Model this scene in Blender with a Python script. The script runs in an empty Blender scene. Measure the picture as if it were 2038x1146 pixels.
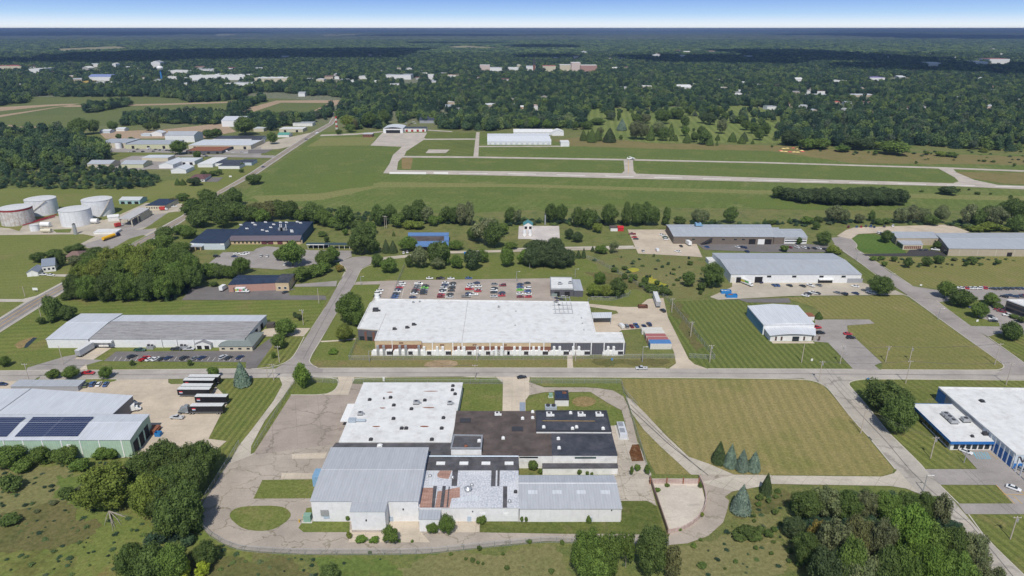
import bpy, math, random
import numpy as np
from mathutils import Vector, noise as mnoise
R = math.radians
C = bpy.context.scene
COL = C.collection
# ------------------------------------------------------------------ camera, sky, sun, exposure
CAMH, FPX, PITCH, CX, CY = 155.0, 1359.0, R(20.83), 1019.0, 573.0
cd = bpy.data.cameras.new("camera"); cam = bpy.data.objects.new("camera", cd); COL.objects.link(cam)
cam.location = (0, 0, CAMH); cam.rotation_euler = (R(90) - PITCH, 0, 0)
cd.sensor_width = 36; cd.lens = 36 * FPX / 2038; cd.clip_start = 1; cd.clip_end = 200000
C.camera = cam
SUN_EL, SUN_AZ = R(52), R(184)        # sun behind the camera, slightly to its left
w = bpy.data.worlds.new("World"); C.world = w; w.use_nodes = True
nt = w.node_tree; nt.nodes.clear()
out = nt.nodes.new("ShaderNodeOutputWorld"); bg = nt.nodes.new("ShaderNodeBackground")
sky = nt.nodes.new("ShaderNodeTexSky"); sky.sky_type = 'NISHITA'; sky.sun_disc = False
sky.sun_elevation = SUN_EL; sky.sun_rotation = SUN_AZ; sky.altitude = 200; sky.air_density = 1.0; sky.dust_density = .6
geo = nt.nodes.new("ShaderNodeTexCoord"); sep = nt.nodes.new("ShaderNodeSeparateXYZ")
nt.links.new(geo.outputs['Generated'], sep.inputs[0])
ramp = nt.nodes.new("ShaderNodeValToRGB"); ramp.color_ramp.elements[0].position = 0.0; ramp.color_ramp.elements[1].position = .05
ramp.color_ramp.elements[0].color = (8.4, 8.8, 9.0, 1); ramp.color_ramp.elements[1].color = (1.15, 2.7, 7.4, 1)
e = ramp.color_ramp.elements.new(.018); e.color = (4.1, 6.1, 8.6, 1)
e = ramp.color_ramp.elements.new(.006); e.color = (7.2, 8.1, 9.0, 1)
fac = nt.nodes.new("ShaderNodeMapRange"); fac.inputs[1].default_value = .06; fac.inputs[2].default_value = .3
nt.links.new(sep.outputs[2], ramp.inputs[0]); nt.links.new(sep.outputs[2], fac.inputs[0])
mix = nt.nodes.new("ShaderNodeMix"); mix.data_type = 'RGBA'
nt.links.new(fac.outputs[0], mix.inputs[0]); nt.links.new(ramp.outputs[0], mix.inputs[6]); nt.links.new(sky.outputs[0], mix.inputs[7])
nt.links.new(mix.outputs[2], bg.inputs[0]); bg.inputs[1].default_value = .11
nt.links.new(bg.outputs[0], out.inputs[0])
sl = bpy.data.lights.new("sun", 'SUN'); sl.energy = 4.0; sl.angle = R(.5); sl.color = (1, .955, .89)
so = bpy.data.objects.new("sun", sl); COL.objects.link(so); so.location = (0, -200, 600)
SUND = Vector((math.sin(SUN_AZ) * math.cos(SUN_EL), math.cos(SUN_AZ) * math.cos(SUN_EL), math.sin(SUN_EL)))
so.rotation_euler = SUND.to_track_quat('Z', 'Y').to_euler()
C.view_settings.view_transform = 'Standard'; C.view_settings.look = 'None'; C.view_settings.exposure = 0.0; C.view_settings.gamma = 1
C.cycles.max_bounces = 5; C.cycles.diffuse_bounces = 2; C.cycles.glossy_bounces = 2; C.cycles.transparent_max_bounces = 12
C.cycles.volume_bounces = 1; C.cycles.use_denoising = True
rnd = random.Random(7)

# ------------------------------------------------------------------ helpers
def G(x, y, z=0.0):
    """photo pixel -> point of the place at height z"""
    u, v = x - CX, y - CY
    t = (CAMH - z) / (FPX * math.sin(PITCH) + v * math.cos(PITCH))
    return Vector((u * t, (FPX * math.cos(PITCH) - v * math.sin(PITCH)) * t, z))
def PX(p):
    yy = p[1]; zz = p[2] - CAMH
    d = yy * math.cos(PITCH) - zz * math.sin(PITCH); v = -(yy * math.sin(PITCH) + zz * math.cos(PITCH))
    return CX + FPX * p[0] / d, CY + FPX * v / d
def MPP(y):
    return CAMH / (FPX * math.sin(PITCH) + (y - CY) * math.cos(PITCH))
S = 520 / 1753.0
def Z(c, r):
    x0 = (0, 500, 1000, 1518)[c]; y0 = {'a': 40, 'b': 340, 'c': 540, 'e': 580, 'd': 806}[r]
    return lambda x, y: (x0 + x * S, y0 + y * S)
def hgt(x, yb, yt):
    """height of an upright thing with its foot at pixel (x,yb) and its top at yt"""
    g = G(x, yb); v = yt - CY
    a = PITCH + math.atan(v / FPX)
    return CAMH - g.y * math.tan(a)

MATS = {}
def nodes(name):
    m = bpy.data.materials.new(name); m.use_nodes = True; n = m.node_tree
    b = n.nodes['Principled BSDF']; b.inputs['Specular IOR Level'].default_value = .25; b.inputs['Roughness'].default_value = .85
    return m, n, b
def N(n, t, **k):
    q = n.nodes.new(t)
    for a, v in k.items(): setattr(q, a, v)
    return q
def noise(n, co, scale, detail=4, rough=.6):
    q = N(n, "ShaderNodeTexNoise"); q.inputs['Scale'].default_value = scale; q.inputs['Detail'].default_value = detail; q.inputs['Roughness'].default_value = rough
    n.links.new(co, q.inputs['Vector']); return q.outputs['Fac']
def maprange(n, s, a, b, c, d):
    q = N(n, "ShaderNodeMapRange"); n.links.new(s, q.inputs[0])
    for i, v in zip((1, 2, 3, 4), (a, b, c, d)): q.inputs[i].default_value = v
    return q.outputs[0]
def mixc(n, f, a, b, mode='MIX'):
    q = N(n, "ShaderNodeMix"); q.data_type = 'RGBA'; q.blend_type = mode
    for sock, v in ((0, f), (6, a), (7, b)):
        if isinstance(v, (int, float)): q.inputs[sock].default_value = v
        elif isinstance(v, tuple): q.inputs[sock].default_value = (*v, 1) if len(v) == 3 else v
        else: n.links.new(v, q.inputs[sock])
    return q.outputs[2]
def mth(n, op, a, b=None):
    q = N(n, "ShaderNodeMath"); q.operation = op
    for i, v in enumerate((a, b)):
        if v is None: continue
        if isinstance(v, (int, float)): q.inputs[i].default_value = v
        else: n.links.new(v, q.inputs[i])
    return q.outputs[0]
def pos(n):
    return N(n, "ShaderNodeNewGeometry").outputs['Position']
def rotco(n, co, deg, sx=1, sy=1):
    q = N(n, "ShaderNodeMapping"); q.inputs['Rotation'].default_value = (0, 0, R(deg)); q.inputs['Scale'].default_value = (sx, sy, 1)
    n.links.new(co, q.inputs[0]); return q.outputs[0]
def bump(n, b, h, dist=.1, s=.5):
    q = N(n, "ShaderNodeBump"); q.inputs['Distance'].default_value = dist; q.inputs['Strength'].default_value = s
    n.links.new(h, q.inputs['Height']); n.links.new(q.outputs[0], b.inputs['Normal'])

def plain(name, c, rough=.6, metal=0, var=.12, sc=1.5, dirt=0):
    if name in MATS: return MATS[name]
    m, n, b = nodes(name); co = N(n, "ShaderNodeTexCoord").outputs['Object']
    f = noise(n, co, sc, 5)
    col = mixc(n, maprange(n, f, .3, .7, 0, 1), tuple(x * (1 - var) for x in c), tuple(min(1, x * (1 + var)) for x in c))
    if dirt:
        d = noise(n, rotco(n, co, 0, 1, 1), .25, 6, .7)
        col = mixc(n, maprange(n, d, .5, .75, 0, dirt), col, (.16, .12, .09))
    n.links.new(col, b.inputs[0]); b.inputs['Roughness'].default_value = rough; b.inputs['Metallic'].default_value = metal
    MATS[name] = m; return m
def tinted(name, rough=.35, coat=.4):
    """paint whose colour is the object's own colour"""
    m, n, b = nodes(name); oi = N(n, "ShaderNodeObjectInfo"); n.links.new(oi.outputs['Color'], b.inputs[0])
    b.inputs['Roughness'].default_value = rough; b.inputs['Specular IOR Level'].default_value = .5; b.inputs['Coat Weight'].default_value = coat
    MATS[name] = m; return m
def grass(name, c1, c2, c3=None, stripe=None, patch=.02, fine=.9):
    """mown or rough grass; stripe=(angle, width, strength)"""
    if name in MATS: return MATS[name]
    m, n, b = nodes(name); co = pos(n)
    f = mth(n, 'ADD', mth(n, 'MULTIPLY', noise(n, co, patch, 5, .65), .6), mth(n, 'MULTIPLY', noise(n, co, patch * 9, 4, .7), .4))
    col = mixc(n, maprange(n, f, .38, .62, 0, 1), c1, c2)
    if c3:
        col = mixc(n, maprange(n, noise(n, rotco(n, co, 30, 1, 1), patch * 2.3, 7, .75), .52, .66, 0, .85), col, c3)
    g = noise(n, co, fine, 3, .8)
    col = mixc(n, 1.0, col, mixc(n, maprange(n, g, .25, .75, 0, 1), (.62, .64, .58), (1.36, 1.34, 1.3)), 'MULTIPLY')
    if stripe:
        a, wd, st = stripe
        if isinstance(a, tuple):
            dv = G(*a[1]) - G(*a[0]); a = 90 - math.degrees(math.atan2(dv.y, dv.x))
        q = N(n, "ShaderNodeTexWave"); q.wave_profile = 'SIN'; q.bands_direction = 'X'; q.inputs['Scale'].default_value = math.pi / (10 * wd); q.inputs['Distortion'].default_value = .45; q.inputs['Detail'].default_value = 2; q.inputs['Detail Scale'].default_value = .3
        n.links.new(rotco(n, co, a), q.inputs[0])
        s = mth(n, 'MULTIPLY', maprange(n, q.outputs['Fac'], .35, .65, 0, 1), maprange(n, noise(n, co, .012, 3), .3, .6, .35, 1))
        col = mixc(n, 1.0, col, mixc(n, s, (1 - st, 1 - st * .8, 1 - st), (1 + st * .7, 1 + st * .6, 1 + st * .5)), 'MULTIPLY')
    n.links.new(col, b.inputs[0]); b.inputs['Roughness'].default_value = .95; b.inputs['Specular IOR Level'].default_value = .05
    bump(n, b, g, .25, .35)
    MATS[name] = m; return m
def paving(name, c, crack=0, joint=0, ang=0, stain=.3, weed=0, lane=None):
    """asphalt or concrete; crack = cell size, joint = slab size, in metres"""
    if name in MATS: return MATS[name]
    m, n, b = nodes(name); co = pos(n)
    f = noise(n, co, .06, 6, .7); f2 = noise(n, co, 1.3, 4, .8); f3 = noise(n, rotco(n, co, ang, .25, 1), .3, 5, .7)
    col = mixc(n, maprange(n, f, .35, .65, 0, 1), tuple(x * (1 - .16) for x in c), tuple(x * 1.12 for x in c))
    col = mixc(n, 1.0, col, mixc(n, maprange(n, f2, .2, .8, 0, 1), (.86,) * 3, (1.14,) * 3), 'MULTIPLY')
    col = mixc(n, maprange(n, f3, .54, .74, 0, stain), col, tuple(x * .45 for x in c))
    wc = (.15, .13, .075) if weed else tuple(x * .45 for x in c)
    if crack:
        v = N(n, "ShaderNodeTexVoronoi"); v.feature = 'DISTANCE_TO_EDGE'; v.inputs['Scale'].default_value = 1 / crack
        wob = N(n, "ShaderNodeVectorMath"); wob.operation = 'ADD'
        nn = N(n, "ShaderNodeTexNoise"); nn.inputs['Scale'].default_value = .35; nn.inputs['Detail'].default_value = 4; n.links.new(co, nn.inputs[0])
        sc = N(n, "ShaderNodeVectorMath"); sc.operation = 'SCALE'; sc.inputs['Scale'].default_value = 5.0; n.links.new(nn.outputs['Color'], sc.inputs[0])
        n.links.new(rotco(n, co, ang, .75, 1), wob.inputs[0]); n.links.new(sc.outputs[0], wob.inputs[1]); n.links.new(wob.outputs[0], v.inputs['Vector'])
        k = maprange(n, v.outputs['Distance'], .006, .028, .6, 0)
        k = mth(n, 'MULTIPLY', k, maprange(n, noise(n, co, .09, 3), .35, .55, .45, 1))
        col = mixc(n, k, col, wc)
    if joint:
        q = N(n, "ShaderNodeTexBrick"); q.offset = 0; q.inputs['Scale'].default_value = 1; q.inputs['Brick Width'].default_value = joint; q.inputs['Row Height'].default_value = joint
        q.inputs['Mortar Size'].default_value = .09; q.inputs['Mortar Smooth'].default_value = .3
        n.links.new(rotco(n, co, ang), q.inputs['Vector'])
        col = mixc(n, mth(n, 'MULTIPLY', q.outputs['Fac'], maprange(n, noise(n, co, .07, 3), .35, .6, .15, .6)), col, wc)
    n.links.new(col, b.inputs[0]); b.inputs['Roughness'].default_value = .9; b.inputs['Specular IOR Level'].default_value = .15
    MATS[name] = m; return m
def ribbed(name, c, wd=.9, ang=0, rough=.5, dirt=.25, bands=(), st=.1, seam=0):
    """standing seam or corrugated metal sheet; ribs run along world Y turned by ang"""
    if name in MATS: return MATS[name]
    m, n, b = nodes(name); co = pos(n)
    r = rotco(n, co, ang)
    q = N(n, "ShaderNodeTexWave"); q.bands_direction = 'X'; q.inputs['Scale'].default_value = math.pi / (10 * wd); n.links.new(r, q.inputs[0])
    f = noise(n, rotco(n, co, ang, 1, .12), .8, 5, .7)
    col = mixc(n, maprange(n, f, .3, .7, 0, 1), tuple(x * .9 for x in c), tuple(min(1, x * 1.1) for x in c))
    col = mixc(n, maprange(n, q.outputs['Fac'], .7, 1, 0, st * 3), col, tuple(x * .55 for x in c))
    g = noise(n, co, .05, 6, .75)
    col = mixc(n, maprange(n, g, .5, .75, 0, dirt), col, (.17, .15, .13))
    n.links.new(col, b.inputs[0]); b.inputs['Roughness'].default_value = rough; b.inputs['Specular IOR Level'].default_value = .4
    bump(n, b, q.outputs['Fac'], .06, .5)
    MATS[name] = m; return m
def wallmat(name, c, kind='sheet', wd=.4, c2=None):
    if name in MATS: return MATS[name]
    m, n, b = nodes(name); co = N(n, "ShaderNodeTexCoord").outputs['Object']
    sp = N(n, "ShaderNodeSeparateXYZ"); n.links.new(co, sp.inputs[0])
    h = mth(n, 'ADD', sp.outputs[0], sp.outputs[1]); cb = N(n, "ShaderNodeCombineXYZ"); n.links.new(h, cb.inputs[0]); n.links.new(sp.outputs[2], cb.inputs[1])
    f = noise(n, cb.outputs[0], .5, 5, .7)
    col = mixc(n, maprange(n, f, .3, .7, 0, 1), tuple(x * .9 for x in c), tuple(min(1, x * 1.08) for x in c))
    if kind == 'sheet':
        q = N(n, "ShaderNodeTexWave"); q.bands_direction = 'X'; q.inputs['Scale'].default_value = math.pi / (10 * wd); n.links.new(cb.outputs[0], q.inputs[0])
        col = mixc(n, maprange(n, q.outputs['Fac'], .6, 1, 0, .25), col, tuple(x * .6 for x in c)); bump(n, b, q.outputs['Fac'], .05, .5)
    else:
        q = N(n, "ShaderNodeTexBrick"); q.inputs['Scale'].default_value = 1; q.inputs['Brick Width'].default_value = wd; q.inputs['Row Height'].default_value = wd / 2
        q.inputs['Mortar Size'].default_value = .02; n.links.new(cb.outputs[0], q.inputs['Vector'])
        col = mixc(n, mth(n, 'MULTIPLY', q.outputs['Fac'], .5), col, c2 or tuple(x * .6 for x in c))
    drip = noise(n, rotco(n, cb.outputs[0], 0, 1.5, .12), .9, 5, .75)
    col = mixc(n, maprange(n, drip, .55, .75, 0, .3), col, tuple(x * .45 for x in c))
    n.links.new(col, b.inputs[0]); b.inputs['Roughness'].default_value = .6
    MATS[name] = m; return m
def glass(name='dark window glass', c=(.02, .028, .035)):
    if name in MATS: return MATS[name]
    m, n, b = nodes(name); b.inputs[0].default_value = (*c, 1); b.inputs['Roughness'].default_value = .12; b.inputs['Specular IOR Level'].default_value = .6
    f = noise(n, N(n, "ShaderNodeTexCoord").outputs['Object'], 1.2, 2); n.links.new(maprange(n, f, .3, .7, .08, .2), b.inputs['Roughness'])
    MATS[name] = m; return m

class MB:
    """collects faces of one mesh object"""
    def __init__(s): s.v = []; s.f = []; s.mi = []
    def add(s, vs, fs, mi=0):
        o = len(s.v); s.v += [tuple(p) for p in vs]; s.f += [tuple(i + o for i in f) for f in fs]; s.mi += [mi] * len(fs); return s
    def box(s, c, d, rot=0, mi=0, tap=1.0):
        ca, sa = math.cos(rot), math.sin(rot); vs = []
        for z in (-.5, .5):
            k = 1 if z < 0 else tap
            for x, y in ((-.5, -.5), (.5, -.5), (.5, .5), (-.5, .5)):
                X, Y = x * d[0] * k, y * d[1] * k
                vs.append((c[0] + X * ca - Y * sa, c[1] + X * sa + Y * ca, c[2] + z * d[2]))
        return s.add(vs, [(3, 2, 1, 0), (4, 5, 6, 7), (0, 1, 5, 4), (1, 2, 6, 5), (2, 3, 7, 6), (3, 0, 4, 7)], mi)
    def prism(s, pts, z0, z1, mi=0, cap=True, bot=True):
        n = len(pts); vs = [(p[0], p[1], z0) for p in pts] + [(p[0], p[1], z1 if len(p) < 4 else p[3]) for p in pts]
        fs = [(i, (i + 1) % n, n + (i + 1) % n, n + i) for i in range(n)]
        if cap: fs.append(tuple(range(n, 2 * n)))
        if bot: fs.append(tuple(range(n - 1, -1, -1)))
        return s.add(vs, fs, mi)
    def tube(s, a, b, r, n=8, r2=None, mi=0, cap=True):
        a, b = Vector(a), Vector(b); d = (b - a).normalized(); u = d.orthogonal().normalized(); w_ = d.cross(u); r2 = r if r2 is None else r2
        vs = [a + (u * math.cos(6.2832 * i / n) + w_ * math.sin(6.2832 * i / n)) * r for i in range(n)] + [b + (u * math.cos(6.2832 * i / n) + w_ * math.sin(6.2832 * i / n)) * r2 for i in range(n)]
        fs = [(i, (i + 1) % n, n + (i + 1) % n, n + i) for i in range(n)]
        if cap: fs += [tuple(range(n - 1, -1, -1)), tuple(range(n, 2 * n))]
        return s.add(vs, fs, mi)
    def mesh(s, name, mats, org=(0, 0, 0), smooth=False):
        me = bpy.data.meshes.new(name); o = Vector(org)
        me.from_pydata([tuple(Vector(p) - o) for p in s.v], [], s.f)
        if not isinstance(mats, (list, tuple)): mats = [mats]
        for m in mats: me.materials.append(m)
        if any(s.mi): me.polygons.foreach_set('material_index', s.mi)
        if smooth: me.polygons.foreach_set('use_smooth', [True] * len(s.f))
        me.update(); return me
    def build(s, name, mats, parent=None, smooth=False, org=None, label=None):
        top = parent
        o0 = Vector((0, 0, 0))
        while top is not None: o0 += top.location; top = top.parent
        if org is not None: o0 = Vector(org)
        ob = bpy.data.objects.new(name, s.mesh(name, mats, o0, smooth)); COL.objects.link(ob)
        if parent is not None: ob.parent = parent
        elif org is not None: ob.location = org
        if label: ob['label'] = label
        return ob
def tag(o, label, cat, group=None):
    o['label'] = label; o['category'] = cat
    if group: o['group'] = group
    return o
def thing(name, label, cat, loc, group=None, rz=0):
    o = bpy.data.objects.new(name, None); COL.objects.link(o); o.location = loc; o.rotation_euler = (0, 0, rz); o.empty_display_size = .5
    return tag(o, label, cat, group)
def copy_tree(o, parent=None):
    c = o.copy(); COL.objects.link(c); c.parent = parent
    for ch in o.children: copy_tree(ch, c)
    return c
def kids(o):
    r = []
    for c in o.children: r += [c] + kids(c)
    return r
ORD = 'zeroth first second third fourth fifth sixth seventh eighth ninth tenth eleventh twelfth'.split()
def ordn(i):
    if i < len(ORD): return ORD[i]
    return f"{i}{'th' if 10 <= i % 100 <= 20 else {1: 'st', 2: 'nd', 3: 'rd'}.get(i % 10, 'th')}"
REG = []
def reg(ob, x, desc, place, cat, group, word='left'):
    """a repeat: its label gets its rank among the things of that place"""
    ob['category'] = cat; ob['group'] = group; REG.append((place, cat, x, desc, ob, word))
def label_all():
    d = {}
    for r in REG: d.setdefault((r[0], r[3]), []).append(r)
    for k, rs in d.items():
        rs.sort(key=lambda r: r[2])
        for i, r in enumerate(rs): r[4]['label'] = f"{r[3]} {r[0]}" if len(rs) == 1 else f"{r[3]} {r[0]}, {ordn(i + 1)} from {r[5]}"
def offset(pts, d):
    n = len(pts); A = sum(pts[i][0] * pts[(i + 1) % n][1] - pts[(i + 1) % n][0] * pts[i][1] for i in range(n)); s = 1 if A > 0 else -1; r = []
    for i in range(n):
        p0, p, p1 = Vector(pts[i - 1][:2]), Vector(pts[i][:2]), Vector(pts[(i + 1) % n][:2])
        a = (p - p0).normalized(); b_ = (p1 - p).normalized(); na = Vector((a.y, -a.x)) * s; nb = Vector((b_.y, -b_.x)) * s
        k = na + nb; k = k / max(.25, k.dot(k)) * 2 if k.length > .1 else na
        r.append((p.x + k.x * d, p.y + k.y * d))
    return r
# ------------------------------------------------------------------ ground, fields, roads, paving
def chaikin(p, n, closed=True):
    for _ in range(n):
        q = []; L = len(p)
        for i in range(L if closed else L - 1):
            a, b = p[i], p[(i + 1) % L]
            q += [(a[0] * .75 + b[0] * .25, a[1] * .75 + b[1] * .25), (a[0] * .25 + b[0] * .75, a[1] * .25 + b[1] * .75)]
        p = q if closed else [p[0]] + q + [p[-1]]
    return p
_seq = [0]
def zl(lv):
    _seq[0] += 1
    return lv * .03 + (_seq[0] % 13) * .0022
def sheet(name, px, mat, lv, sm=0, kind='structure'):
    pts = chaikin([tuple(G(*p)[:2]) for p in px], sm)
    m = MB(); m.add([(x, y, zl(lv)) for x, y in pts], [tuple(range(len(pts)))])
    o = m.build(name, mat); o['kind'] = kind
    me = o.data
    if me.polygons[0].normal.z < 0: me.flip_normals()
    return o
def ribbon(m, px, wd, z0, z1, sm=0, mi=0, world=False):
    pts = [Vector(p[:2]) if world else G(*p).xy for p in px]
    pts = [Vector(p) for p in chaikin([tuple(p) for p in pts], sm, False)]
    L = []
    for i, p in enumerate(pts):
        d = (pts[min(i + 1, len(pts) - 1)] - pts[max(i - 1, 0)]).normalized(); nn = Vector((-d.y, d.x)) * wd / 2
        L.append((p + nn, p - nn))
    vs = []; fs = []
    for a, b in L: vs += [(a.x, a.y, z0), (a.x, a.y, z1), (b.x, b.y, z1), (b.x, b.y, z0)]
    for i in range(len(L) - 1):
        o = 4 * i
        fs += [(o, o + 4, o + 5, o + 1), (o + 1, o + 5, o + 6, o + 2), (o + 2, o + 6, o + 7, o + 3)]
    fs += [(0, 1, 2, 3), (len(vs) - 1, len(vs) - 2, len(vs) - 3, len(vs) - 4)]
    m.add(vs, fs, mi)
def line(name, px, wd, mat, lv, sm=0):
    pts = [Vector(p) for p in chaikin([tuple(G(*p).xy) for p in px], sm, False)]
    vs = []; fs = []; zq = zl(lv)
    for i, p in enumerate(pts):
        d = (pts[min(i + 1, len(pts) - 1)] - pts[max(i - 1, 0)]).normalized(); nn = Vector((-d.y, d.x)) * wd / 2
        vs += [(*(p + nn), zq), (*(p - nn), zq)]
    for i in range(len(pts) - 1): fs.append((2 * i + 1, 2 * i + 3, 2 * i + 2, 2 * i))
    o = MB().add(vs, fs).build(name, mat); o['kind'] = 'structure'; return o

# the base sheet: rough meadow near, forest floor beyond the golf course
m, n, b = nodes('rough meadow'); co = pos(n)
f = noise(n, co, .018, 6, .7); f2 = noise(n, co, .12, 5, .75); f3 = noise(n, co, 1.1, 4, .8)
col = mixc(n, maprange(n, f, .4, .6, 0, 1), (.14, .165, .045), (.18, .175, .062))
col = mixc(n, maprange(n, f2, .47, .64, 0, .8), col, (.08, .115, .03))
col = mixc(n, maprange(n, noise(n, rotco(n, co, 20), .05, 6, .8), .56, .68, 0, .75), col, (.15, .12, .06))
col = mixc(n, 1.0, col, mixc(n, maprange(n, f3, .25, .75, 0, 1), (.5, .54, .5), (1.5, 1.46, 1.4)), 'MULTIPLY')
sp = N(n, "ShaderNodeSeparateXYZ"); n.links.new(co, sp.inputs[0])
far = maprange(n, mth(n, 'ADD', sp.outputs[1], mth(n, 'MULTIPLY', f, 300)), 1250, 1500, 0, 1)
col = mixc(n, far, col, mixc(n, maprange(n, f2, .42, .6, 0, 1), (.10, .13, .06), (.24, .22, .16)))
n.links.new(col, b.inputs[0]); bump(n, b, f3, .5, .5); MEADOW = m
xs = [-60000, -20000, -6000, -2500] + list(range(-1500, 1501, 150)) + [2500, 6000, 20000, 60000]
ys = [-3000, -600] + list(range(0, 1651, 150)) + [2200, 3200, 5000, 9000, 16000, 28000, 46000]
mm = MB(); mm.add([(x, y, 0) for y in ys for x in xs], [(j * len(xs) + i, j * len(xs) + i + 1, (j + 1) * len(xs) + i + 1, (j + 1) * len(xs) + i) for j in range(len(ys) - 1) for i in range(len(xs) - 1)])
g = mm.build('ground', MEADOW); g['kind'] = 'structure'

# grass mixes
LAWN = grass('green lawn', (.125, .158, .043), (.165, .182, .055), (.212, .195, .079), None, .03)
LAWN_A = grass('striped lawn north east', (.117, .145, .043), (.146, .164, .053), None, (((1344, 599), (1430, 715)), 3.2, .2), .02)
LAWN_B = grass('striped dry lawn', (.179, .182, .062), (.212, .195, .075), (.245, .202, .095), (((1700, 600), (1850, 700)), 3.2, .10), .02)
LAWN_C = grass('striped lawn by the blue plant', (.133, .158, .045), (.172, .182, .059), (.212, .182, .079), (((1900, 790), (2000, 850)), 3.4, .2), .02)
LAWN_D = grass('striped lawn by the trailers', (.125, .158, .043), (.185, .182, .062), None, (((520, 760), (440, 860)), 2.8, .2), .02)
GOLD = grass('dry golden hay field', (.225, .20, .078), (.265, .22, .10), (.175, .18, .06), (((1445, 760), (1492, 880)), 4.5, .09), .012)
AIRG = grass('airfield grass', (.112, .156, .042), (.145, .172, .056), (.20, .205, .085), (20, 9, .06), .014, .4)
AIRL = grass('paler airfield grass', (.192, .202, .075), (.212, .208, .083), None, None, .01, .4)
AIRD = grass('darker airfield grass', (.106, .145, .043), (.133, .164, .049), (.172, .182, .064), None, .012, .4)
AIRS = grass('mown striped airfield grass', (.125, .151, .047), (.158, .177, .059), None, (((1000, 290), (880, 300)), 11, .3), .01, .4)
HAY = grass('left hand pasture', (.152, .177, .051), (.185, .195, .066), (.212, .189, .079), (80, 6, .05), .012)
CROP = grass('crop field', (.125, .151, .059), (.146, .164, .064), None, (95, 7, .10), .004, .3)
STUB = grass('stubble field', (.347, .260, .183), (.401, .296, .217), None, None, .006, .3)
SCRUB = grass('brown scrub field', (.185, .164, .069), (.225, .182, .085), (.125, .145, .043), None, .03)
BROWN = grass('bare brown turf', (.225, .170, .079), (.278, .202, .101), (.158, .158, .053), None, .05)
GOLF = grass('golf course turf', (.152, .195, .059), (.192, .213, .075), None, (((1237, 215), (1250, 260)), 12, .15), .01, .4)
MEAD2 = grass('bright green meadow', (.125, .164, .043), (.179, .195, .059), (.199, .158, .064), None, .04)

z0, z1, z2, z3 = (lambda c: (Z(0, c), Z(1, c), Z(2, c), Z(3, c)))('c')
L = lambda q, pts: [q(*p) for p in pts]
D = 'd'; B_ = 'b'; A_ = 'a'; CC = 'c'; E = 'e'
def Q(c, r, *p): return [Z(c, r)(*x) for x in p]

# fields and lawns (level 1-2)
sheet('airfield_grass', [(640, 262), (850, 262), (1180, 285), (1560, 292), (2300, 318), (2700, 400), (2038, 420), (1500, 415), (1180, 412), (920, 424), (640, 420), (560, 402), (470, 400), (520, 345), (580, 306)], AIRG, 1)
sheet('airfield_grass', [(500, 390), (640, 385), (760, 362), (1020, 366), (1400, 376), (2100, 392), (2100, 402), (1600, 388), (1020, 372), (750, 373), (700, 385), (640, 398), (520, 404)], AIRL, 2)
sheet('airfield_grass', [(795, 314), (1240, 319), (1243, 344), (1020, 341), (800, 338), (790, 330)], AIRD, 2, 1)
sheet('airfield_grass', [(1264, 321), (1868, 336), (1903, 352), (1906, 360), (1880, 364), (1520, 353), (1270, 344)], AIRD, 2, 1)
sheet('airfield_grass', [(740, 375), (1020, 378), (1500, 388), (1700, 396), (1500, 402), (1100, 398), (720, 392)], AIRD, 2, 1)
sheet('airfield_grass', [(640, 290), (797, 292), (786, 306), (775, 330), (720, 352), (600, 372), (500, 388), (560, 330)], AIRD, 2, 1)
sheet('mown_grass', [(846, 264), (946, 264), (944, 275), (834, 276)], AIRS, 2)
sheet('mown_grass', [(830, 279), (943, 279), (941, 310), (806, 308), (822, 290)], AIRS, 2)
sheet('mown_grass', [(640, 274), (750, 272), (738, 289), (640, 290), (610, 292)], AIRL, 2)
sheet('brown_turf', Q(1, 'a', (1010, 925), (1085, 925), (1070, 1000), (1010, 998)), BROWN, 3)
sheet('meadow_by_runway', [(955, 292), (1640, 296), (1640, 318), (1500, 316), (960, 306)], AIRD, 2, 1)
sheet('brown_meadow', [(1100, 278), (1160, 272), (1300, 285), (1560, 290), (1700, 300), (2300, 320), (2300, 330), (1700, 325), (1530, 300), (1300, 296), (1130, 290)], SCRUB, 2)
sheet('brown_meadow', [(1900, 342), (2300, 348), (2300, 372), (2000, 366), (1930, 354)], SCRUB, 3)
sheet('golf_course', [(1170, 215), (1330, 213), (1480, 210), (1570, 222), (1600, 250), (1560, 285), (1300, 284), (1160, 270)], GOLF, 1)
sheet('pasture', [(-400, 384), (0, 376), (290, 376), (330, 360), (420, 345), (520, 330), (480, 360), (433, 384), (360, 432), (300, 462), (240, 496), (180, 530), (139, 555), (0, 634), (-400, 850)], HAY, 1)
sheet('crop_field', [(-300, 196), (20, 193), (330, 192), (560, 196), (680, 202), (640, 228), (480, 236), (250, 248), (0, 262), (-300, 280)], CROP, 1)
sheet('stubble_strip', [(-80, 218), (0, 213), (118, 207), (160, 206), (0, 233), (-80, 240)], STUB, 3)
sheet('crop_strip', [(-80, 226), (0, 221), (100, 211), (140, 209), (0, 229), (-80, 236)], CROP, 4)
sheet('stubble_strip', [(478, 222), (500, 213), (550, 200), (680, 199), (676, 206), (630, 226), (617, 224), (655, 205), (560, 204), (505, 222)], STUB, 3)
sheet('stubble_strip', [(110, 210), (330, 206), (460, 202), (470, 204), (330, 209), (130, 213)], STUB, 3)
sheet('dirt_track', Q(0, 'a', (50, 705), (110, 730), (170, 778), (210, 778), (130, 722), (70, 702)), STUB, 3)
sheet('dirt_track', Q(0, 'a', (130, 712), (270, 775), (290, 775), (180, 716), (260, 722), (360, 782), (380, 782), (270, 716)), STUB, 3)
sheet('substation_gravel', [(195, 262), (320, 258), (445, 245), (470, 262), (400, 275), (210, 276)], STUB, 2)
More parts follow.
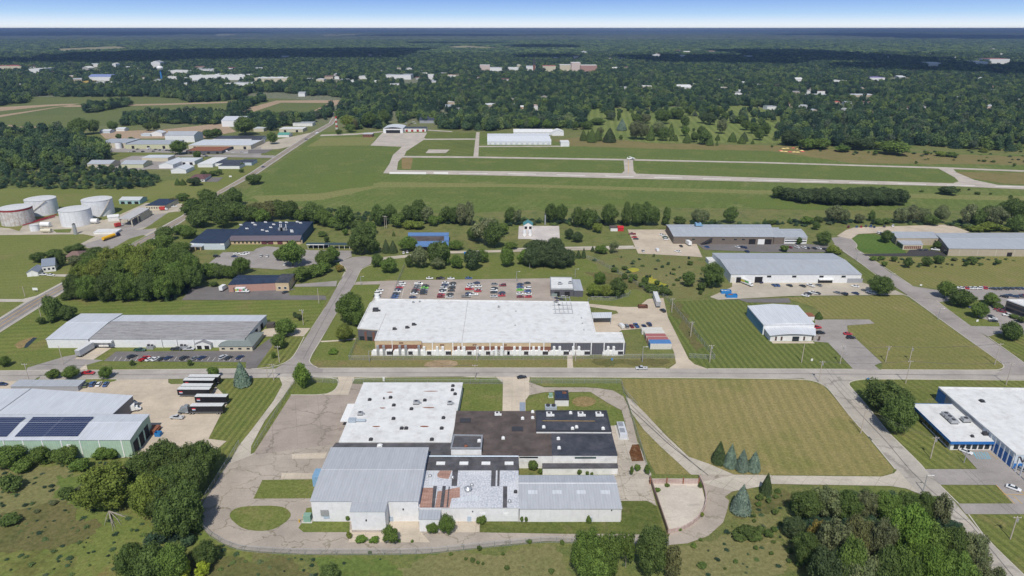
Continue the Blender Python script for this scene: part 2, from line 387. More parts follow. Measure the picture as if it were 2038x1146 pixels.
sheet('meadow', [(-400, 640), (0, 655), (139, 572), (165, 600), (360, 600), (650, 597), (600, 700), (540, 740), (-400, 745)], grass('left lawn', (.125, .164, .043), (.172, .189, .055), (.212, .182, .075), (84, 5, .12), .02), 1)
sheet('lawn', [(709, 530), (740, 515), (1010, 510), (1160, 512), (1300, 590), (1290, 600), (1240, 612), (1170, 604), (1100, 554), (706, 562)], LAWN, 1)
sheet('lawn', [(640, 676), (662, 640), (704, 567), (756, 566), (738, 604), (712, 655), (708, 680)], LAWN, 1)
sheet('lawn', [(618, 726), (641, 681), (706, 682), (740, 708), (840, 714), (1345, 712), (1347, 722), (1325, 733), (1000, 732.2), (632, 733)], grass('verge', (.165, .170, .059), (.212, .182, .077), (.225, .164, .085), None, .05), 2)
sheet('lawn', Q(1, CC, (480, 470), (700, 470), (680, 560), (650, 595), (420, 600), (400, 590)), LAWN, 3)
sheet('brown_meadow', [(1160, 520), (1270, 508), (1400, 512), (1412, 560), (1410, 592), (1330, 596), (1290, 590)], grass('rough willow meadow', (.146, .164, .059), (.185, .177, .075), (.172, .133, .064), None, .04), 2, 1)
sheet('goldenrod_patch', Q(2, B_, (840, 655), (900, 650), (925, 668), (880, 682), (845, 675)), grass('goldenrod', (.387, .332, .054), (.278, .295, .043), (.119, .158, .043), None, .2), 3, 1)
sheet('goldenrod_patch', Q(2, B_, (945, 700), (1010, 705), (1090, 740), (1150, 765), (1100, 785), (1010, 765), (950, 725)), MATS['goldenrod'], 3, 1)
sheet('goldenrod_patch', Q(3, CC, (-60, 30), (-60, 30), (-40, 35), (-30, 45)), MATS['goldenrod'], 3, 1)
sheet('striped_lawn', [(1345, 600), (1420, 596), (1490, 598), (1640, 640), (1650, 683), (1699, 735), (1409, 734), (1372, 715), (1330, 632)], LAWN_A, 2)
sheet('striped_lawn', [(1560, 592), (1797, 588), (1830, 608), (1903, 660), (1992, 722), (1998, 731), (1980, 736.5), (1753, 735.5), (1756, 722), (1688, 658), (1686, 648), (1740, 643), (1730, 636), (1640, 634), (1622, 612)], LAWN_B, 2)
sheet('striped_lawn', [(1658, 512), (1690, 520), (1736, 541), (1780, 574), (1735, 567), (1715, 548)], LAWN_A, 2)
sheet('hay_field', [(1058, 753), (1598, 756), (1637, 766), (1666, 797), (1779, 934), (1776, 942), (1752, 947.5), (1461, 944), (1371, 909), (1250, 790), (1236, 764)], GOLD, 2)
sheet('hay_field', [(1264, 839), (1374, 944), (1305, 944), (1282, 900)], GOLD, 2)
sheet('striped_lawn', [(1689, 766), (1702, 759), (1726, 755.5), (2300, 758), (2300, 800), (1870, 780), (1820, 812), (1900, 880), (1912, 900), (1944, 932.5), (1840, 932.5), (1770, 857), (1723, 803), (1697, 774)], LAWN_C, 2, 0)
sheet('striped_lawn', [(1874, 966), (1980, 966), (2015, 1001), (1907, 1001.5)], LAWN_C, 2)
sheet('striped_lawn', [(1928, 1024), (2300, 1025), (2300, 1300), (2120, 1240), (2040, 1143), (1965, 1070)], LAWN_C, 2)
sheet('striped_lawn', Q(3, B_, (595, 455), (640, 422), (770, 425), (860, 470), (960, 540), (965, 555), (680, 555), (620, 515), (635, 500)), grass('mown corner lawn', (.092, .151, .038), (.119, .170, .045), None, (-35, 3.2, .3), .03), 2, 1)
sheet('lawn', [(1725, 512), (1884, 513), (2300, 506), (2300, 575), (1860, 574), (1815, 566), (1760, 530)], LAWN_B, 1)
sheet('lawn', Q(0, E, (1480, 590), (1753, 580), (1760, 600), (1600, 1000), (1440, 1200), (1380, 1200), (1440, 1080), (1520, 1005), (1400, 990), (1480, 830), (1540, 745)), LAWN_D, 2)
sheet('lawn', Q(1, CC, (-5, 715), (150, 712), (210, 740), (205, 762), (150, 870), (0, 1080), (-130, 1300), (-180, 1300), (-60, 1000)), LAWN_D, 3)
sheet('lawn', Q(0, E, (590, 480), (1580, 470), (1640, 475), (1645, 518), (590, 523)), LAWN, 3)
sheet('lawn', Q(0, E, (1480, 480), (1490, 475), (1580, 470)), LAWN, 4)
sheet('lawn', Q(1, CC, (40, 648), (130, 500), (200, 436), (355, 436), (255, 600), (160, 640)), LAWN_D, 3)
sheet('lawn', Q(0, E, (0, 445), (500, 385), (510, 425), (170, 520), (0, 532)), LAWN, 2)
sheet('lawn', Q(0, E, (258, 528), (420, 485), (445, 488), (385, 526)), LAWN, 3)
sheet('meadow', [(-500, 930), (0, 938), (260, 900), (420, 900), (400, 1040), (450, 1085), (520, 1105), (430, 1400), (-500, 1500)], grass('left foreground meadow', (.199, .181, .067), (.114, .172, .039), (.120, .119, .039), None, .022, .6), 1, 1)
sheet('meadow', Q(0, D, (400, 620), (560, 580), (700, 700), (1000, 760), (1060, 900), (900, 1300), (450, 1300), (560, 900), (420, 760)), MEAD2, 2, 2)

def rough(name, px, mat, lv, sd=1, amp=2.2):
    p = [G(*q) for q in px]; pts = []; r_ = random.Random(sd)
    for i, q in enumerate(p):
        q2 = p[(i + 1) % len(p)]; n_ = max(2, int((q2 - q).length / 1.2)); nn = (q2 - q).normalized(); nn = Vector((-nn.y, nn.x, 0))
        for k in range(n_): u_ = k / n_; v_ = q.lerp(q2, u_); v_ += nn * (amp * 1.6 * mnoise.noise(v_ * .12) + amp * .7 * mnoise.noise(v_ * .7)) + nn * r_.uniform(-.25, .25) * amp; pts.append(PX(v_))
    return sheet(name, pts, mat, lv)
RB = grass('brown olive rough', (.155, .135, .062), (.12, .125, .045), (.085, .095, .035), None, .05, .7); RG = grass('lush green rough', (.115, .155, .042), (.13, .17, .045), (.14, .135, .05), None, .05, .7); RL = grass('pale rough', (.20, .185, .085), (.17, .17, .07), None, None, .05, .7)
for i, (pp_, mt_, l_) in enumerate((([(-60, 925), (60, 925), (150, 935), (185, 965), (150, 1000), (60, 1012), (-60, 1040)], RL, 3), ([(-60, 1046), (60, 1010), (125, 1000), (200, 1040), (175, 1070), (120, 1085), (70, 1098), (-60, 1092)], RB, 4), ([(110, 950), (240, 930), (260, 960), (180, 1010), (120, 995)], RG, 5), ([(330, 1110), (560, 1112), (620, 1146), (600, 1200), (300, 1200)], RB, 3),
    ([(840, 1108), (1100, 1090), (1130, 1146), (980, 1190), (780, 1150)], RL, 3), ([(1340, 1095), (1460, 1060), (1540, 1010), (1570, 1146), (1500, 1200), (1320, 1200)], RL, 3), ([(620, 1112), (760, 1110), (800, 1150), (640, 1160)], RG, 4), ([(1455, 1000), (1560, 980), (1600, 990), (1560, 1010), (1470, 1030)], RB, 4),
    ([(1160, 540), (1240, 545), (1300, 580), (1250, 575), (1190, 560)], RB, 5), ([(1290, 545), (1380, 535), (1400, 560), (1340, 575)], RL, 5), ([(1450, 395), (1540, 392), (1700, 410), (1640, 418), (1500, 415)], RG, 4), ([(640, 350), (760, 345), (740, 370), (620, 385)], RG, 4), ([(1120, 395), (1400, 402), (1380, 412), (1100, 405)], RG, 4), ([(1330, 610), (1350, 600), (1372, 640), (1400, 690), (1385, 700)], RB, 3), ([(1180, 715), (1330, 716), (1320, 728), (1190, 727)], RB, 4))): rough('rough_grass', pp_, mt_, l_, i)
# paving of the yards
P_OLD = paving('cracked old asphalt', (0.388, 0.335, 0.278), crack=10, ang=20, stain=.35, weed=1)
P_LOT = paving('old parking lot', (0.356, 0.300, 0.251), crack=18, joint=9.5, ang=-18, stain=.3)
P_ROAD = paving('industrial road asphalt', (.397, .360, .316), crack=0, stain=.25)
P_ROAD2 = paving('side road asphalt', (.319, .285, .260), stain=.35)
P_ROAD3 = paving('worn road asphalt', (.412, .375, .321), crack=26, ang=35, stain=.3)
P_CONC = paving('pale concrete yard', (.536, .460, .358), joint=6, stain=.3)
P_CONC2 = paving('weathered concrete', (.474, .425, .349), joint=5, ang=-48, stain=.45, weed=1)
P_SLAB = paving('broken concrete slabs', (.453, .400, .330), crack=9, joint=5, stain=.5, weed=1)
P_TAN = paving('sandy concrete yard', (.515, .435, .335), stain=.35)
P_DARK = paving('dark asphalt', (.175, .160, .153), stain=.4)
P_MID = paving('grey asphalt lot', (.319, .290, .265), joint=0, stain=.35)
P_FRESH = paving('fresh asphalt', (.062, .058, .058), stain=.2)
P_GRAV = paving('gravel yard', (.453, .400, .316), stain=.4)
P_RUN = paving('runway asphalt', (.464, .410, .349), stain=.15)
P_HWY = paving('highway asphalt', (.258, .235, .219), stain=.3)
P_SHO = paving('highway shoulder', (.474, .430, .363), stain=.2)
P_BRN = paving('brown asphalt lot', (.381, .325, .274), stain=.3)
YEL = plain('yellow road paint', (.639, .380, .056), .7); WHT = plain('white road paint', (.742, .720, .651), .7); BLU = plain('light blue paint', (.185, .420, .512), .7)

hw_l = [(-140, 712), (0, 632), (44.5, 604), (136, 555), (240, 494), (314, 455), (360, 430), (433, 381.5), (500, 342.5), (562, 301), (618, 264.5), (654, 245), (662, 232), (664, 220)]
hw_r = [(670, 220), (670, 234), (663, 247), (618.6, 274), (574, 304), (514.8, 344.5), (439, 385.5), (363, 442), (285, 490), (246, 512), (139, 574), (89, 605.5), (0, 662), (-140, 752)]
sheet('highway_shoulder', hw_l + hw_r, P_SHO, 4)
def lerpln(t, a=hw_l, b=list(reversed(hw_r))): return [(p[0] * (1 - t) + q[0] * t, p[1] * (1 - t) + q[1] * t) for p, q in zip(a, b)]
def hwx(t): 
    A = [G(*p) for p in hw_l]; Bv = [G(*p) for p in reversed(hw_r)]
    return [PX(a.lerp(b_, t)) for a, b_ in zip(A, Bv)]
sheet('highway', hwx(.1) + list(reversed(hwx(.9))), P_HWY, 6)
for t, c, wd in ((.13, WHT, .25), (.87, WHT, .25), (.36, YEL, .3), (.62, YEL, .3)): line('highway_marking', hwx(t), wd, c, 7)

road = [(-300, 740), (0, 738.5), (500, 734.5), (620, 733.5), (1000, 732.8), (1520, 734.5), (1960, 737.5), (2400, 741), (2400, 762), (2038, 756), (1518, 753), (1000, 750), (590, 751.5), (300, 755), (0, 759), (-300, 762)]
sheet('main_road', road, P_ROAD, 5)
r4 = Q(1, CC, (635, 0), (575, 105), (500, 240), (400, 390), (300, 550), (255, 600), (200, 632), (160, 655), (160, 680), (480, 680), (480, 655), (450, 650), (400, 622), (388, 592), (470, 460), (575, 270), (690, 90), (728, 0)) + Q(1, B_, (750, 650), (800, 628), (812, 605), (810, 578), (760, 573), (680, 580), (610, 600), (590, 620), (620, 640), (640, 668))
sheet('side_road', r4, P_ROAD2, 6)
r2 = Q(3, B_, (459, 450), (480, 490), (520, 530), (735, 675)) + Q(3, CC, (1000, 180), (1300, 400), (1600, 610), (1622, 640), (1600, 665), (1560, 690), (1900, 700), (1753, 615), (1600, 510), (1400, 370), (1160, 195), (1000, 95)) + Q(3, B_, (845, 675), (760, 610), (680, 558), (620, 525), (636, 498), (590, 453), (560, 440))
sheet('cul_de_sac_road', r2, P_ROAD2, 6)
r3 = Q(3, CC, (270, 710), (275, 723), (340, 733), (400, 757), (440, 785), (500, 860), (600, 990), (745, 1146)) + Q(3, D, (700, 200), (890, 430), (1040, 590), (1270, 800), (1500, 1110), (1640, 1300), (1960, 1300), (1753, 1146), (1500, 900), (1310, 680), (1180, 530), (1060, 400), (910, 250)) + Q(3, CC, (840, 1080), (690, 890), (600, 790), (572, 755), (600, 735), (700, 722), (700, 705))
sheet('worn_road', r3, P_ROAD3, 6)

# yards
sheet('parking_lot', [(231, 700), (504, 698), (540, 672), (548, 668), (541, 690), (512, 731), (510, 734), (489.5, 734), (489.5, 721), (206, 719)], P_DARK, 4)
sheet('parking_lot', [(154, 713), (206, 717), (172, 727), (165, 737), (115, 738), (52, 739), (55, 732), (128, 710), (150, 706)], P_MID, 4)
sheet('concrete_apron', [(190, 692), (222, 693), (186, 716), (150, 715), (160, 704)], P_CONC, 5)
sheet('concrete_apron', Q(0, E, (525, 528), (580, 488), (588, 526)), P_CONC, 5)
sheet('concrete_apron', [(545, 653), (618, 653), (605, 669), (510, 670), (527, 655)], P_CONC, 3)
sheet('truck_yard', [(-200, 757), (300, 754), (335, 752), (335, 762), (341, 765), (378, 764), (379, 757), (439, 752), (430, 770), (457, 797), (439, 826), (415, 873.6), (451, 878), (428, 898), (267, 912), (-200, 900)], P_TAN, 4)
sheet('lawn', Q(0, E, (300, 600), (330, 592), (770, 588), (790, 598), (700, 618), (300, 622)), LAWN, 6, 1)
sheet('lawn', Q(0, E, (150, 640), (160, 628), (265, 576), (270, 580), (200, 640)), LAWN, 6)
sheet('old_parking_lot', [(579, 785.6), (645, 785.6), (701, 764), (722, 765), (675, 884), (669, 884), (509, 905), (507, 892), (530, 850)], P_LOT, 4)
sheet('service_lane', [(556, 751), (590, 751), (581, 768), (527, 838), (500, 888), (505, 905), (455, 925), (474, 889), (500, 857), (544.5, 798), (562, 766)], P_CONC2, 5)
sheet('loop_road', [(474, 888), (669, 884), (669, 1000), (1237, 1000), (1240, 1064), (1322, 1064), (1332, 1085), (1133, 1079), (1089, 1077), (1020, 1083), (945, 1091), (838, 1102), (604, 1102.6), (520, 1098), (474, 1093), (445, 1082), (412, 1061), (399, 1037), (400, 1008), (445, 936)], P_OLD, 3)
sheet('lawn', Q(1, D, (75, 505), (440, 500), (400, 628), (15, 630)), LAWN, 5)
sheet('lawn', [(454, 1025), (468, 1011), (500, 1007), (562, 1007), (580, 1020), (577, 1034), (541, 1058), (489, 1056), (466, 1041)], LAWN, 5, 2)
sheet('lawn', [(602, 1040), (610, 1012), (622, 1010), (622, 1038), (696, 1039), (696, 1059.6), (604, 1059.6), (594, 1051)], LAWN, 5)
sheet('concrete_pad', [(581, 904), (651, 901), (646, 913), (581, 914)], P_CONC, 5)
sheet('concrete_pad', [(561, 942), (633, 942), (628, 954), (559, 954)], P_CONC, 5)
sheet('concrete_pad', [(694, 1080), (696, 1055), (771, 1036), (832, 1036), (836, 1057), (856, 1080)], P_CONC, 5)
sheet('concrete_pad', [(903, 1038), (954, 1038), (954, 1060), (897, 1060)], P_CONC, 5)
sheet('lawn', [(955, 1038), (1237, 1036), (1237, 999), (1288, 999), (1306, 1008), (1322, 1063), (1130, 1063), (955, 1060)], grass('plant lawn', (.09, .12, .032), (.13, .14, .045), (.17, .15, .07), (-80, 4, .08), .05), 5)
sheet('loop_road', Q(2, D, (1100, 930), (1125, 860), (1200, 840), (1300, 780), (1355, 700), (1365, 620), (1340, 540), (1320, 480), (1330, 468), (1560, 468), (1753, 470), (1753, 530), (1640, 545), (1540, 582), (1490, 618), (1520, 642), (1510, 700), (1480, 790), (1380, 880), (1240, 930), (1120, 940)), P_OLD, 4)
sheet('concrete_drive', Q(2, D, (1555, 470), (1800, 472)) + Q(3, D, (60, 475), (800, 482), (880, 460), (905, 432), (960, 500), (1045, 596), (960, 562), (850, 545), (60, 532)) + Q(2, D, (1753, 545), (1540, 582), (1330, 520)), P_CONC2, 6)
sheet('cracked_slab_yard', Q(2, D, (700, 140), (822, 140), (845, 245), (905, 245), (1000, 470), (985, 500), (1035, 680), (970, 645), (740, 645)), P_SLAB, 5)
sheet('rust_stain', Q(2, D, (870, 268), (915, 265), (948, 378), (868, 380), (850, 320)), grass('rust brown silt', (.10, .045, .02), (.14, .065, .03), (.2, .13, .08), None, .1), 6, 0)
sheet('walled_pad', Q(2, D, (990, 495), (1315, 495), (1340, 560), (1360, 640), (1345, 710), (1290, 780), (1200, 830), (1105, 850)), paving('stained pale pad', (.55, .49, .41), stain=.5), 5)
sheet('curved_drive', Q(2, CC, (180, 745), (280, 780), (550, 780), (640, 785), (740, 800), (810, 840), (840, 900), (870, 1000), (905, 1146), (915, 1160), (850, 1146), (820, 1010), (800, 935), (700, 880), (640, 842), (590, 810), (280, 812), (180, 832)), P_OLD, 5)
sheet('diagonal_drive', Q(2, D, (830, -50), (870, 60), (950, 170), (1060, 280), (1180, 390), (1265, 470), (1555, 470), (1380, 395), (1250, 350), (1100, 210), (960, 60), (860, -40)), P_CONC2, 6)
sheet('concrete_entry', [(986, 749), (1055, 749), (1053, 761), (1083, 771.5), (1083, 780), (1053, 787), (1046, 797), (1046, 820), (1000, 820), (1001, 763)], P_CONC, 4)
sheet('blue_slab', Q(2, CC, (115, 880), (153, 880), (153, 940), (115, 940)), plain('blue grey slab', (.26, .30, .36), .8), 6)
sheet('lawn', [(920, 765), (1000, 766), (1000, 820), (917, 820)], LAWN, 4)
sheet('lawn', [(702, 753), (986, 751), (1000, 761), (703, 763)], LAWN, 4)
sheet('lawn', Q(1, CC, (415, 712), (570, 715), (590, 750), (560, 800), (490, 828), (265, 828), (300, 760)), LAWN, 5, 0)
sheet('lawn', [(589, 762), (581, 784), (507, 900), (499, 905), (500, 888), (530, 838), (581, 766)], LAWN, 6)
sheet('concrete_drive', [(672, 750), (706, 750), (701, 764), (693, 786), (644, 786.5), (666, 777), (675, 762)], P_CONC, 6)
sheet('lawn', Q(2, CC, (160, 860), (280, 815), (590, 812), (640, 845), (700, 882), (800, 937), (825, 1040), (700, 1040), (690, 935), (155, 935)), LAWN, 4)
sheet('dirt_ring', Q(2, CC, (460, 875), (490, 848), (545, 838), (605, 848), (632, 875), (605, 902), (545, 914), (490, 905)), BROWN, 6, 2)
sheet('lawn', [(1058, 752), (1236, 754), (1238, 778), (1160, 769), (1084, 769), (1056, 760)], LAWN, 4)
sheet('staff_parking_lot', [(705, 567), (710, 561), (800, 558), (1096, 554), (1100, 585), (1120, 604), (735, 610), (757, 566)], P_BRN, 4)
sheet('concrete_yard', Q(2, CC, (985, 185), (1080, 180), (1110, 310), (1250, 590), (1290, 625), (1380, 655), (1380, 672), (1100, 670), (1120, 650), (1165, 618), (1150, 540), (1070, 385), (940, 385), (800, 395), (770, 415), (620, 415), (600, 320), (740, 290), (778, 282), (765, 265), (580, 237), (560, 218), (600, 220), (800, 240), (910, 240), (970, 190)), P_TAN, 4)
sheet('path', [(1129, 706), (1139, 706), (1141, 734), (1129, 734)], P_CONC, 4)
sheet('bare_soil', Q(1, CC, (1180, 600), (1380, 595), (1390, 645), (1150, 648)), grass('bare sandy soil', (.36, .27, .18), (.28, .2, .12), (.12, .11, .05), None, .12), 4, 1)
sheet('path', Q(1, CC, (462, 468), (575, 462), (700, 450), (700, 458), (575, 470), (470, 476)), P_CONC, 4)
sheet('dark_yard', [(383, 570), (590, 575), (560, 582), (648, 589), (650, 597), (362, 597)], P_DARK, 4)
sheet('lawn', [(592, 571), (666, 571), (648, 588), (574, 588)], LAWN, 4)
sheet('concrete_drive', [(588, 566), (671, 559), (669, 570), (586, 571)], P_MID, 5)
sheet('parking_lot', [(444, 502), (480, 502), (530, 490), (620, 498), (699, 499), (700, 511), (675, 520), (600, 530), (560, 537), (412, 527)], P_MID, 4)
sheet('lawn', Q(0, B_, (1550, 495), (1753, 495), (1700, 540), (1530, 538)), LAWN, 5)
sheet('gravel_lane', [(740, 514), (800, 508), (880, 500), (1120, 495), (1272, 491), (1272, 495), (1120, 499), (880, 505), (760, 518)], P_GRAV, 4)
sheet('truck_yard', [(1249, 457), (1330, 457), (1345, 484), (1386, 485), (1398, 512), (1371, 510), (1270, 504.6), (1262.5, 488)], P_TAN, 4)
sheet('parking_lot', [(1386, 485), (1530, 484), (1610, 486), (1655, 490), (1660, 501), (1520, 502), (1402, 497)], P_DARK, 4)
sheet('concrete_yard', [(1413, 591), (1457, 571), (1457, 562), (1715, 562), (1735, 568), (1776, 575), (1812, 592), (1797, 587), (1572, 589), (1430, 597)], P_GRAV, 4)
sheet('parking_lot', [(1420, 596), (1570, 594), (1574, 603), (1486, 602), (1470, 596)], P_DARK, 5)
sheet('parking_lot', [(1622, 636), (1730, 636), (1740.5, 644), (1686, 648), (1687, 659), (1755, 722), (1740, 727), (1752, 737), (1700, 737), (1648, 682), (1620, 680)], P_MID, 4)
sheet('truck_yard', [(1665, 470), (1684, 458), (1700, 453), (1889, 447), (1930, 462), (1860, 475), (1775, 472), (1742, 464), (1708, 466), (1694, 476)], P_TAN, 7)
sheet('fresh_drive', Q(3, B_, (665, 560), (965, 553), (985, 530), (1080, 528), (1200, 545), (1235, 575), (690, 572)), P_FRESH, 7)
sheet('parking_lot', [(1813, 569), (1830, 572), (1862, 577), (1900, 572), (2300, 570), (2300, 700), (2038, 668), (1990, 665), (1966, 670), (1939, 656), (1925, 648), (1862, 602)], P_MID, 4)
sheet('lawn', [(1866, 602), (1900, 598), (1960, 597), (1990, 605), (1950, 611), (1935, 620), (1950, 633), (1988, 643), (1990, 650), (1932, 649)], LAWN, 6, 0)
sheet('lawn', [(1966, 671), (1985, 664), (2300, 680), (2300, 760), (2040, 722)], LAWN_C, 6)
sheet('parking_lot', [(1840, 934), (1945, 934), (1912, 898), (1985, 893), (2300, 900), (2300, 1024), (1922, 1023.5), (1906, 1002.5), (2016, 1002.5), (1981, 965.5), (1871, 965)], P_MID, 4)
sheet('airport_apron', Q(1, 'a', (880, 755), (1180, 755), (1160, 790), (1110, 810), (1020, 850), (800, 842)), P_RUN, 5)
sheet('runway', [(762, 345), (779, 338.5), (1020, 341), (1243, 345), (1520, 354), (1903, 365), (2038, 370), (2500, 388), (2500, 396), (2038, 376.8), (1903, 371), (1520, 362), (1020, 350)], P_RUN, 6)
sheet('taxiway', [(802, 310.3), (952, 311.5), (1252, 316.5), (1520, 322.5), (1868, 332.5), (2038, 339), (2500, 356), (2500, 359), (2038, 342), (1868, 335.5), (1520, 325), (1252, 319.5), (952, 314.5), (800, 313.5)], P_RUN, 5)
sheet('taxiway', Q(1, 'a', (1010, 850), (1160, 790), (1170, 795), (1040, 880), (1030, 905), (985, 950), (978, 1005), (930, 1012), (885, 1028), (930, 960), (950, 905), (990, 870)), P_RUN, 4)
sheet('taxiway', [(1241, 318), (1259.5, 318), (1261, 340), (1268, 347), (1236, 346), (1243, 340)], P_RUN, 4)
sheet('taxiway', [(1862, 332.5), (1895, 334), (1903, 343), (1939, 358), (2000, 371), (1890, 367), (1908, 361), (1900, 353), (1880, 342)], P_RUN, 4)
sheet('taxiway', [(948, 263), (954.5, 263), (952, 313), (942, 313), (946, 279)], P_RUN, 4)
sheet('taxiway', [(834, 276), (946, 275.6), (946, 278), (834, 278.3)], P_RUN, 4)
sheet('taxiway', [(952, 290.6), (1120, 290), (1120, 292), (952, 292.6)], P_RUN, 4)
sheet('concrete_pad', [(853, 297.5), (895, 297.5), (887, 304.6), (847, 304.6)], P_RUN, 4)
sheet('access_road', [(636, 271), (640, 268), (708, 265.5), (761, 261), (850, 258), (900, 261), (900, 262.6), (850, 260), (762, 263), (708, 268.3)], P_RUN, 5)
for a, b_ in ((775, 848), (863, 892)): sheet('runway_marking', [(a, 342.5), (b_, 342.8), (b_, 347), (a, 346.2)], WHT, 8)
for i in range(22):
    x = 914 + i * 97; f0 = lambda x: 345.6 + max(0, x - 1020) * .0262 - max(0, 1020 - x) * .002
    sheet('runway_marking', [(x, f0(x) - .35), (x + 56, f0(x + 56) - .35), (x + 56, f0(x + 56) + .55), (x, f0(x) + .55)], WHT, 8)
line('taxiway_marking', [(1250.5, 320), (1251, 344)], .5, YEL, 8)
sheet('tank_yard', Q(0, B_, (-80, 375), (60, 385), (130, 405), (160, 360), (360, 300), (480, 320), (700, 330), (790, 300), (980, 215), (1225, 220), (1225, 270), (1130, 280), (980, 380), (940, 400), (1050, 385), (1060, 392), (820, 520), (745, 535), (700, 545), (520, 500), (640, 440), (560, 425), (-80, 432)), P_GRAV, 4)
sheet('tanker_drive', Q(0, B_, (800, 360), (960, 300), (1120, 285), (1000, 370), (900, 395), (1050, 390), (900, 470), (740, 535), (700, 545), (540, 500), (700, 450), (790, 420)), P_MID, 5)
sheet('lawn', Q(0, B_, (740, 530), (870, 455), (960, 430), (985, 440), (830, 520)), LAWN, 6)
sheet('lawn', Q(0, B_, (985, 385), (1120, 310), (1225, 275), (1220, 300), (1080, 370)), LAWN, 6)
sheet('lawn', Q(0, B_, (350, 395), (480, 390), (470, 415), (380, 415)), LAWN, 6)
sheet('gravel_lane', Q(0, B_, (-100, 860), (150, 862), (260, 835), (290, 845), (180, 890), (150, 880), (-100, 880)), P_SHO, 5)
sheet('gravel_lane', Q(0, B_, (345, 695), (465, 695), (465, 712), (350, 708)), P_SHO, 5)
sheet('gravel_lane', Q(0, 'a', (600, 1000), (760, 955), (900, 905), (1750, 900), (1753, 915), (1180, 915), (1290, 960), (1250, 1000), (1000, 1000), (820, 1020), (640, 1015)), P_MID, 3)
sheet('factory_yard', Q(0, 'a', (640, 850), (1150, 860), (1480, 870), (1753, 820), (1753, 900), (1150, 890), (700, 885)), P_MID, 3)
sheet('lawn', Q(0, 'a', (740, 890), (1080, 888), (1060, 908), (760, 912)), LAWN, 4)
sheet('lawn', Q(0, 'a', (1380, 965), (1740, 985), (1560, 1090), (1380, 1080), (1250, 1000)), HAY, 2)
sheet('dark_drive', Q(0, 'a', (1370, 1055), (1500, 1055), (1460, 1085), (1350, 1085)), P_DARK, 4)
sheet('yard', Q(1, 'a', (0, 840), (180, 800), (330, 770), (470, 740), (400, 790), (300, 840), (180, 865), (100, 868), (0, 870)), P_GRAV, 3)
sheet('dark_drive', Q(1, 'a', (-20, 870), (150, 866), (90, 893), (-20, 895)), P_DARK, 4)
sheet('roadside_lane', Q(1, 'a', (-250, 905), (150, 908), (170, 912), (140, 925), (-250, 918)), P_MID, 4)
sheet('gravel_lane', Q(2, B_, (75, 520), (200, 515), (880, 502), (880, 515), (200, 522), (80, 530)), P_SHO, 5)
sheet('gravel_yard', Q(2, B_, (110, 370), (380, 370), (385, 455), (300, 478), (180, 458), (105, 458)), paving('white gravel pad', (.55, .5, .46), stain=.3), 5)
sheet('pond', Q(0, E, (160, 380), (175, 350), (225, 308), (250, 312), (215, 345), (185, 375)), plain('pond water', (.03, .045, .06), .1), 3)
sheet('reed_bed', Q(0, E, (95, 360), (130, 335), (215, 305), (250, 305), (190, 335), (165, 375), (120, 385)), BROWN, 2)
# parking bays
for zx in range(760, 1640, 37): line('parking_marking', Q(0, E, (zx, 468), (zx + 20, 440)), .14, WHT, 5)
for zx, y0_, y1_ in ((1030, 755, 858), (1145, 758, 858), (1325, 750, 855), (1500, 755, 845), (1655, 760, 850), (1810, 755, 850)): line('parking_marking', Q(1, B_, (zx, y0_), (zx - 22, y1_)), .14, WHT, 5)
for k in range(6): line('accessible_bay_marking', Q(3, D, (1415 + k * 17, 318), (1440 + k * 17, 360)), .3, BLU, 6)
line('accessible_bay_marking', Q(3, D, (1405, 316), (1440, 362), (1530, 362)), .3, BLU, 6)
line('accessible_bay_marking', Q(3, D, (1455, 316), (1530, 362)), .3, BLU, 6)
for q in (((1565, 540), (1690, 665)), ((1520, 320), (1575, 365)), ((1610, 600), (1800, 605)), ((1680, 610), (1740, 665)), ((1700, 545), (1800, 640))): line('parking_marking', Q(3, D, *q), .2, YEL, 6)
# kerbs: real steps along the road edges
KERB = plain('kerb concrete', (.5, .46, .38), .85)
kb = MB()
for pts in ([(0, 738), (115, 737)], [(170, 737), (490, 734)], [(632, 732.8), (1000, 732.2), (1325, 733.2)], [(1409, 734), (1698, 735)], [(1754, 736)] + Q(3, CC, (1560, 664), (1605, 655), (1622, 638), (1598, 612), (1300, 402), (1000, 182), (970, 162)),
            [(590, 751.6), (672, 751)], [(706, 750.6), (986, 749.5)], [(1056, 750.6), (1250, 751), (1518, 753.3), (1598, 755)] + Q(3, CC, (340, 734), (400, 758), (440, 787), (500, 862), (600, 992), (745, 1148)) + Q(3, D, (700, 202), (888, 430)),
            Q(1, CC, (635, 0), (578, 100)), Q(1, CC, (500, 240), (402, 388)), Q(1, CC, (355, 440), (298, 552), (252, 602), (158, 642), (0, 656)), Q(1, CC, (452, 651), (400, 624), (386, 592), (470, 456), (575, 270), (660, 135)), Q(1, CC, (690, 90), (728, 0)) + Q(1, B_, (750, 652), (806, 632)),
            Q(1, B_, (660, 576), (610, 600), (588, 620), (622, 640), (641, 668), (620, 690), (600, 740)), Q(3, B_, (590, 453), (637, 498), (622, 523), (680, 556), (1000, 770)), Q(3, B_, (480, 492), (735, 677), (860, 780)),
            Q(3, CC, (1164, 196), (1360, 345)), Q(3, CC, (1510, 440), (1753, 614)),
            Q(3, CC, (1753, 732), (700, 721), (600, 734), (572, 755), (600, 790), (690, 890), (840, 1080), (910, 1148)) + Q(3, D, (1062, 402), (1085, 430)), Q(3, D, (1182, 533), (1312, 662)), Q(3, D, (1380, 735), (1500, 900), (1760, 1150)),
            Q(0, E, (300, 624), (295, 604), (330, 592), (770, 587), (792, 600)),
            Q(1, CC, (265, 830), (490, 830), (560, 802), (590, 752), (572, 716), (415, 713)), Q(1, CC, (680, 742), (700, 712), (1640, 706), (1690, 748))):
    ribbon(kb, pts, .45, 0, .2, 1)
o = kb.build('kerb', KERB); o['kind'] = 'structure'
